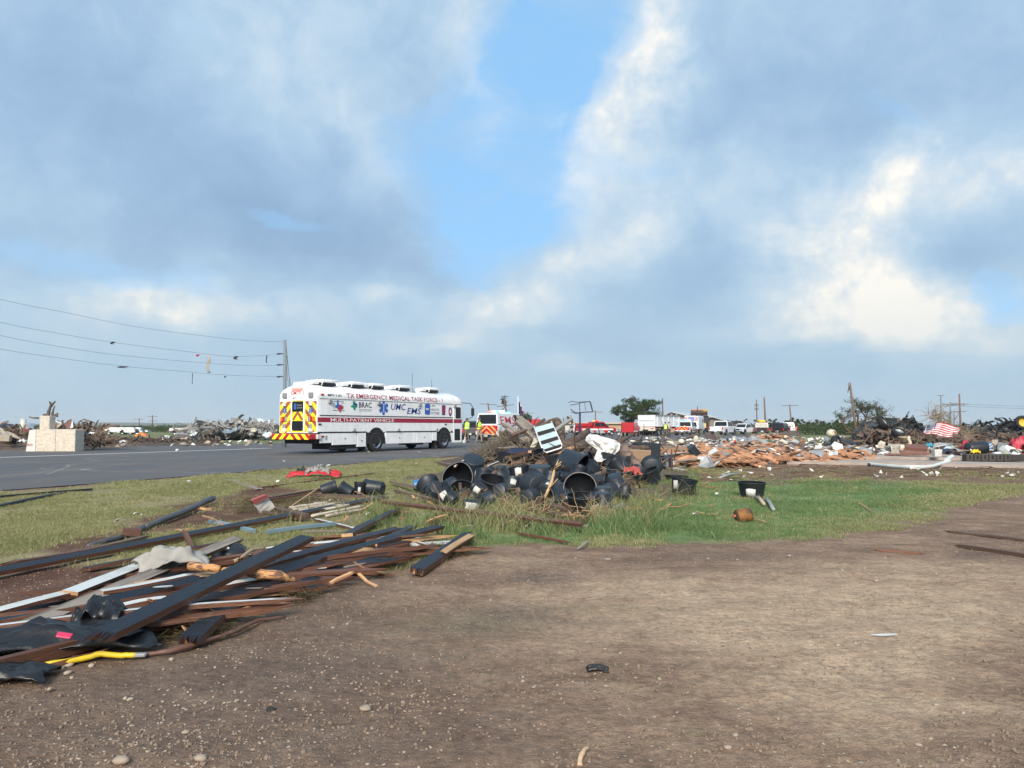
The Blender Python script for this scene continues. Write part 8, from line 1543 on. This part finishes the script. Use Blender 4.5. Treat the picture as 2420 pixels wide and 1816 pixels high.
# --- the field of split lumber: one by one, the largest 300; the rest as one mass
FIELD=[(1570,1670,1060,1108,.8,1.0),(1640,1790,1068,1106,2.2,1.0),(1780,1850,1038,1062,.9,1.0),(1760,1980,1074,1098,1.5,.8),(1830,1900,1046,1060,.35,1.0),(1990,2070,1076,1092,.2,.5)]
def fieldpt(areas):
    tot=sum(a[4] for a in areas); k=R2.uniform(0,tot)
    for a in areas:
        k -= a[4]
        if k <= 0:break
    return R2.uniform(a[0],a[1]),R2.uniform(a[2],a[3])
def zn(label,u,v):
    if u < 1480 or 'rubble' not in label or 'trampled' in label:return label
    k=0 if u < 1600 else 1 if u < 1700 else 2 if u < 1790 else 3 if u < 1880 else 4 if u < 2000 else 5 if u < 2150 else 6 if u < 2290 else 7
    return label.split(' lying')[0].split(' in the rubble')[0]+[' beside the thin rusty post',' by the black planter box',' below the bright red cloth',' round the arched pale sheet',' left of the crushed wrecks',' before the rusty upright panel',' below the big flag',' around the black barrel'][k]+(', front of the rubble' if v > 1078 else ', back of the rubble' if v < 1060 else ', middle of the rubble')
def field_h(u,v):return .06+.50*math.exp(-((u-1815)/60)**2-((v-1058)/16)**2)+.20*math.exp(-((u-1690)/110)**2-((v-1074)/22)**2)+.25*math.exp(-((u-2000)/60)**2-((v-1060)/20)**2)
def variants(mts,n_,Ls,ws,ts,name):
    return [board_mesh(R2.uniform(*Ls),R2.uniform(*ws),R2.uniform(*ts),mts,(R2.uniform(.1,.3)*Ls[1]*.7,R2.uniform(.1,.3)*Ls[1]*.7),R2.uniform(-.04,.04),2,name=name) for _ in range(n_)]
def field(n_,meshes,label,group,areas,name='broken_board',cat='broken board',hz=1.0,tilt=.25,kmax=None):
    spots=sorted(((v,u) for u,v in (fieldpt(areas) for _ in range(n_))),reverse=True); many=[]
    for i,(v,u) in enumerate(spots):
        p=G(u,v); z=(field_h(u,v)+R2.uniform(0,.16)+(.08 if n_ < 400 else 0))*hz; me=meshes[R2.randrange(len(meshes))]; M_=T(p.x,p.y,z) @ RZ(R2.uniform(-1.0,1.0)+(3.14 if R2.random() < .5 else 0)) @ RY(R2.gauss(0,tilt)) @ RX(R2.gauss(0,tilt*1.6))
        if kmax is None or i < kmax:o=link(name,me); o.matrix_world=M_; tag(o,zn(label,u,v),cat,group)
        else:many.append((me,M_))
    if many:
        vs,fs,mi=[],[],[]
        for me,M_ in many:n0=len(vs); vs += [tuple(M_ @ v_.co) for v_ in me.vertices]; fs += [tuple(i+n0 for i in p_.vertices) for p_ in me.polygons]; mi += [p_.material_index for p_ in me.polygons]
        m2=bpy.data.meshes.new(name+'_mass'); m2.from_pydata(vs,[],fs)
        for m_ in meshes[0].materials:m2.materials.append(m_)
        m2.polygons.foreach_set('material_index',mi); tag(link('split_wood',m2),'countless smaller splinters of the same orange split lumber',kind='stuff')
ORG=variants((WOODORG,WOODORG,WOODTAN),12,(.18,.65),(.09,.26),(.03,.08),'broken_board'); TANV=variants((WOODTAN,WOODORG,WOODNEW),6,(.2,.7),(.08,.2),(.02,.04),'broken_board')
field(1150,ORG+ORG+TANV,'piece of orange brown split lumber in the rubble field right of the pots','orange split lumber in the rubble field',FIELD,kmax=290)
ALLF=[(1480,1700,1042,1085,1.2,1),(1700,2000,1038,1095,1.6,1),(2000,2420,1048,1082,2.8,1),(1560,1700,1092,1112,.25,1)]
FRONT=[(1700,2420,1098,1130,1,1),(1500,1760,1104,1140,.4,1)]
field(210,variants((WOODBRN,WOODBRN,WOODRAW),8,(.3,1.4),(.04,.14),(.02,.06),'dark_board'),'dark brown broken board lying in the rubble on the right','dark broken boards in the rubble',ALLF,'dark_board','broken board')
field(120,variants((WOODGRY,WOODGRY,WOODNEW),6,(.3,1.5),(.03,.10),(.02,.05),'grey_board'),'grey weathered stick or board lying in the rubble on the right','grey boards in the rubble',ALLF,'grey_board','broken board')
def scraps(n_,m,label,group,areas,smin,smax,name,cat,hz=1.0):
    mv=[]
    for _ in range(7):
        k=R2.randint(4,6); r_=[R2.uniform(.6,1) for _ in range(k)]; ring=[(r_[i]*math.cos(i*6.283/k)*.5,r_[i]*math.sin(i*6.283/k)*.33,R2.uniform(-.16,.16)) for i in range(k)]; mb=MB()
        mb.add([(0,0,.10)]+ring+[(0,0,.05)]+[(a,b_,c-.05) for a,b_,c in ring],[(0,i+1,(i+1) % k+1) for i in range(k)]+[(k+1,k+2+(i+1) % k,k+2+i) for i in range(k)]+[(i+1,k+2+i,k+2+(i+1) % k,(i+1) % k+1) for i in range(k)]); mv.append(mb.mesh(name,m))
    for _ in range(n_):
        u,v=fieldpt(areas); p=G(u,v); s_=R2.uniform(smin,smax); o=link(name,R2.choice(mv)); o.matrix_world=T(p.x,p.y,(field_h(u,v)+R2.uniform(.08,.26))*hz) @ RZ(R2.uniform(0,6.28)) @ RX(R2.gauss(0,.55)) @ RY(R2.gauss(0,.4)) @ Matrix.Scale(s_,4); tag(o,zn(label,u,v),cat,group)
scraps(230,SHW,'white scrap of sheet or plastic lying in the rubble on the right','white scraps in the rubble',ALLF,.2,.8,'white_scrap','scrap'); scraps(120,CREAM,'cream coloured scrap lying in the rubble on the right','cream scraps in the rubble',ALLF,.2,.7,'cream_scrap','scrap'); scraps(200,SHEETG,'grey metal scrap lying in the rubble on the right','grey scraps in the rubble',ALLF,.3,1.1,'metal_scrap','scrap'); scraps(45,SHEETN,'dark blue black scrap lying in the rubble on the right','dark scraps in the rubble',ALLF,.2,.7,'dark_scrap','scrap')
scraps(14,REDSC,'small red scrap lying in the rubble on the right','red scraps in the rubble',ALLF,.12,.35,'red_scrap','scrap'); scraps(14,BLUESC,'small bright blue scrap lying in the rubble on the right','blue scraps in the rubble',ALLF,.12,.35,'blue_scrap','scrap')
VERGE=[(250,640,1046,1056,1,1),(0,60,1050,1060,.2,1),(180,300,1050,1058,.4,1)]
scraps(60,SHW,'white scrap lying along the far verge on the left','white scraps on the far verge',VERGE,.15,.6,'white_bit','scrap',.5); scraps(40,TANS,'tan scrap lying along the far verge on the left','tan scraps on the far verge',VERGE,.2,.8,'tan_scrap','scrap',.5)  # the white ones are scraps of the same kind as in the rubble
NEAR=[(640,1010,1160,1240,1,1),(1380,1700,1110,1240,1.2,1),(250,560,1180,1300,.5,1),(1020,1400,1190,1260,1.4,1),(860,1060,1190,1280,.5,1)]
scraps(46,PAPER,'small torn white paper scrap in the grass near the pots','paper scraps in the grass',NEAR,.04,.12,'paper_scrap','scrap',.25)
field(60,variants((WOODNEW,WOODORG,WOODNEW),6,(.08,.3),(.012,.04),(.008,.02),'wood_chip'),'small pale wood chip lying near the planks and pots','wood chips near the heaps',NEAR+[(300,560,1440,1540,.8,1),(480,900,1330,1420,.6,1)],'wood_chip','wood chip',.35)
RD=[(300,1100,1062,1150,1,1)]
scraps(10,SHW,'tiny white scrap lying on the asphalt in front of the bus','white scraps on the asphalt',RD,.10,.22,'white_scrap','scrap',.3)
scraps(60,SHW,'small white scrap on the trampled strip before the rubble','white scraps on the trampled strip',FRONT,.05,.2,'white_bit','scrap',.15); field(110,variants((WOODORG,WOODBRN,WOODNEW),7,(.15,.8),(.02,.06),(.01,.03),'wood_stick'),'thin broken stick on the trampled strip before the rubble','sticks on the trampled strip',FRONT,'wood_stick','stick',.12,.06)  # white pieces here are small scraps of the rubble kind
# the larger pieces of the rubble field one can name (x, y in an enlarged strip)
def zf(*pp):return [(1700+x/6.144,1020+y/6.144,Y) for x,y,Y in pp]
for lb_,pp,m_,th in (('flat grey shingled slab in the left of the rubble field',((-140,240,38),(-100,195,40),(130,200,40),(480,235,40),(500,265,38),(200,270,37)),GREYSH,.08),('blue grey sheet lying behind the grey slab',((120,110,48),(250,90,50),(400,110,49),(400,150,47),(200,140,46)),SHEETB,.05),('bright red cloth under the hanging white scrap',((385,215,41),(420,180,42),(500,175,42),(555,205,41),(490,235,40.5)),REDSC,.15),('white rag hanging over the bright red cloth',((400,170,42.5),(420,110,43),(500,100,43),(480,170,42.4),(450,195,42)),SHW,.08),
                        ('dark brown board leaning in the rubble right of the red cloth',((560,150,41),(590,150,41),(680,280,39),(650,290,39)),BRSHT,.08),('grey brown sheet behind the leaning dark board',((640,240,39),(680,200,40),(860,230,40),(850,320,37.5),(720,300,37.5)),mat('grey_brown_sheet',(.15,.12,.095),.8,var=.25),.05),('white curved panel at the top of the orange lumber',((660,90,47),(860,85,48),(800,140,47)),SHW,.06),('large pale arched sheet in the middle of the rubble field',((830,290,36),(880,245,37),(980,232,37.5),(1060,260,37),(1060,300,36),(940,310,35.5)),mat('grey_white_sheet',(.45,.45,.44),.6,var=.2,dirt=.3),.06),
                        ('white torn sheet right of the arched sheet',((1100,290,35),(1130,260,36),(1220,280,36),(1200,340,34.5)),SHW,.05),('pale blue grey panel behind the white torn sheet',((1180,190,41),(1350,190,42),(1360,240,40),(1200,240,39.5)),mat('pale_blue_sheet',(.5,.6,.66)),.05),('olive square board standing in the rubble',((1080,150,44),(1090,85,44.5),(1160,85,44.5),(1185,160,44)),mat('olive_board',(.10,.095,.06),.8),.06),('brown wedge with a pale face left of the blue panels',((1325,250,39),(1370,180,40),(1490,265,38.5),(1450,275,38)),TANS,.08),
                        ('dark green blue ribbed panel',((1445,215,40),(1500,205,40.5),(1760,230,40),(1740,265,38.5),(1500,270,38)),mat('dark_teal_panel',(.03,.07,.09),.5,var=.25),.07),('black crumpled plastic below the storm torn tree',((1500,200,41),(1600,130,42),(1700,90,43),(1790,90,43),(1830,200,42),(1700,210,41)),BLKPLAS,.12),('white plastic lying on the front edge of the orange lumber, left',((160,550,25),(230,520,25.5),(290,525,25.5),(280,560,24.6),(200,570,24.5)),SHW,.05),('white plastic lying on the front edge of the orange lumber, right',((290,545,25),(320,525,25.4),(420,535,25.2),(400,560,24.6)),SHW,.05),
                        ('red board edge in front of the white plastic',((290,580,24),(470,560,24.4),(600,545,24.6),(600,556,24.4),(320,595,23.8)),REDSC,.04),('bright orange plank end at the right front of the lumber',((700,555,24.4),(720,540,24.6),(895,545,24.6),(900,565,24.3)),FRESHB[0],.05),('white pillow shaped scrap in the rubble middle, left one',((680,350,33),(700,325,33.5),(765,335,33.4),(760,365,32.8)),SHW,.12),('white pillow shaped scrap in the rubble middle, right one',((830,365,32.6),(880,325,33.4),(930,325,33.4),(940,360,32.8)),SHW,.14),
                        ('cream bent board right of the rubble middle',((1840,270,36),(1860,210,37),(1980,270,36),(2020,300,35.5),(1900,290,35.5)),CREAM,.06),('beige block at the end of the concrete strip',((2040,345,30.5),(2050,300,31),(2160,300,31),(2155,365,30.4)),TANS,.25),('dark brown timber in the right part of the lumber',((1395,320,34),(1500,310,34.5),(1560,340,34),(1540,355,33.6),(1420,345,33.6)),BRSHT,.12),('brown sheet metal tent in front of the black vehicle',((790,60,55),(960,0,58),(1010,-20,58),(1130,10,57),(1180,60,55)),BRSHT,.08),('grey sloping timber over the brown sheet metal',((810,0,56),(840,0,56),(900,90,54),(870,100,54)),WOODGRY,.15)):
    scrap(lb_,zf(*pp),m_,th,'panel','panel' if 'panel' in lb_ or 'sheet' in lb_ else 'debris piece',curl=.05)
def zb(*pp):return [(1460+x/5.53,900+y/5.53,Y) for x,y,Y in pp]
for lb_,pp,m_,th in (('brown curved sheet in front of the white pickup, left',((1130,690,52),(1170,680,53),(1250,730,52),(1290,785,50),(1180,780,50)),BRSHT,.08),('grey brown sheet arched in front of the white pickup, right',((1220,700,53),(1300,690,54),(1360,720,53),(1360,780,50),(1290,770,50)),mat('grey_brown_sheet',(.15,.12,.1)),.08),('brown slab leaning at the left of the curved sheets',((890,760,48),(960,715,50),(1080,705,50),(1000,740,49)),WOODBRN,.10),('teal grey block low in the rubble',((860,860,38),(880,810,39),(990,800,39),(1010,850,38)),mat('olive_board',(.1,.1,.06)),.2),('cream round stone like lump in the rubble',((990,790,42),(1000,755,42.5),(1040,755,42.5),(1050,790,42)),CREAM,.3),
                        ('bent grey gutter in the rubble near the black planter box',((720,905,30),(850,900,30),(900,925,29),(980,990,27.5),(960,1040,26.5),(920,950,28.4),(860,915,29.2)),SHEETG,.06),('white blue rag at the front of the rubble',((1010,1095,24.6),(1060,1065,25.4),(1160,1070,25.4),(1180,1100,24.6)),mat('pale_blue_sheet',(.5,.6,.66)),.05),('white bent scrap left of the black planter box',((815,1060,26),(820,1000,27),(850,1000,27),(880,1060,26)),SHW,.05),('brown log lying left of the black planter box',((640,990,29),(650,940,30),(900,945,30),(900,985,29)),WOODORG,.15)):
    scrap(lb_,zb(*pp),m_,th,'panel','panel' if 'sheet' in lb_ else 'debris piece',curl=.06)
# grey kerbside rubble in front of the tan building
scraps(90,SHEETG,'grey scrap in the rubble in front of the tan building','grey rubble before the tan building',[(1325,1475,1020,1031,1,1)],.4,1.6,'metal_scrap','scrap',2.0); scraps(60,SHW,'white scrap in the rubble in front of the tan building','white rubble before the tan building',[(1325,1475,1020,1031,1,1)],.4,1.4,'pale_fragment','scrap',2.0)
for k,(p0_,p1_,m_) in enumerate([((1505,1100,22),(1620,1112,20),GALV),((1590,1108,21),(1680,1096,23),GALV),((1700,1130,18),(1745,1120,18.6),SHEETG),((1810,1180,13),(1828,1205,11.6),SHEETG),((1785,1175,13.2),(1806,1192,12.4),TANS)]):
    a,b_=G(p0_[0],p0_[1],.04),G(p1_[0],p1_[1],.04); q=MB(); c=(a+b_)/2; q.tube([a-c,Vector((0,0,.03)),b_-c],.03,6); o=q.build('metal_rod',m_); o.location=c; tag(o,['grey rail lying behind the lone grass pots','grey rail crossing in front of the orange lumber','pale bent strip in the lawn between the two labelled pots','pale rod lying behind the rusty drum, right','tan strip between the labelled pot and the rusty drum'][k],'metal rod')
po_=log('thin rusty post standing in front of the ribbed pot',[tuple(G(1588,1122,0)),tuple(A(1587,1062,DY(1122)))],[.02,.02],mat('rust',(.1,.05,.03)),abspts=True,name='post',cat='post',rough=.02)

strips('broken_wood','splintered boards and bark caught between the black pots',[(1240,1150,13.5,60,12),(1340,1140,14.5,60,14),(1430,1150,13,30,14),(1110,1180,12.2,40,8),(1200,1196,11.2,60,6),(1330,1212,10.6,50,5),(1300,1095,17.5,60,10),(1440,1095,17.5,40,10)],260,.55,.028,WOODBRN,.5)
hz_=MB(); hz_.box((0,2600,29),(9000,5600,62)); ho=tag(hz_.build('haze',[]),kind='stuff'); hm=bpy.data.materials.new('haze'); hm.use_nodes=True; hn=hm.node_tree; hn.nodes.clear(); pv=hn.nodes.new('ShaderNodeVolumePrincipled'); pv.inputs['Color'].default_value=(.80,.88,.95,1); pv.inputs['Density'].default_value=.0002; oo=hn.nodes.new('ShaderNodeOutputMaterial'); hn.links.new(pv.outputs[0],oo.inputs['Volume']); ho.data.materials.append(hm); ho['label']='thin morning haze over the flat land'
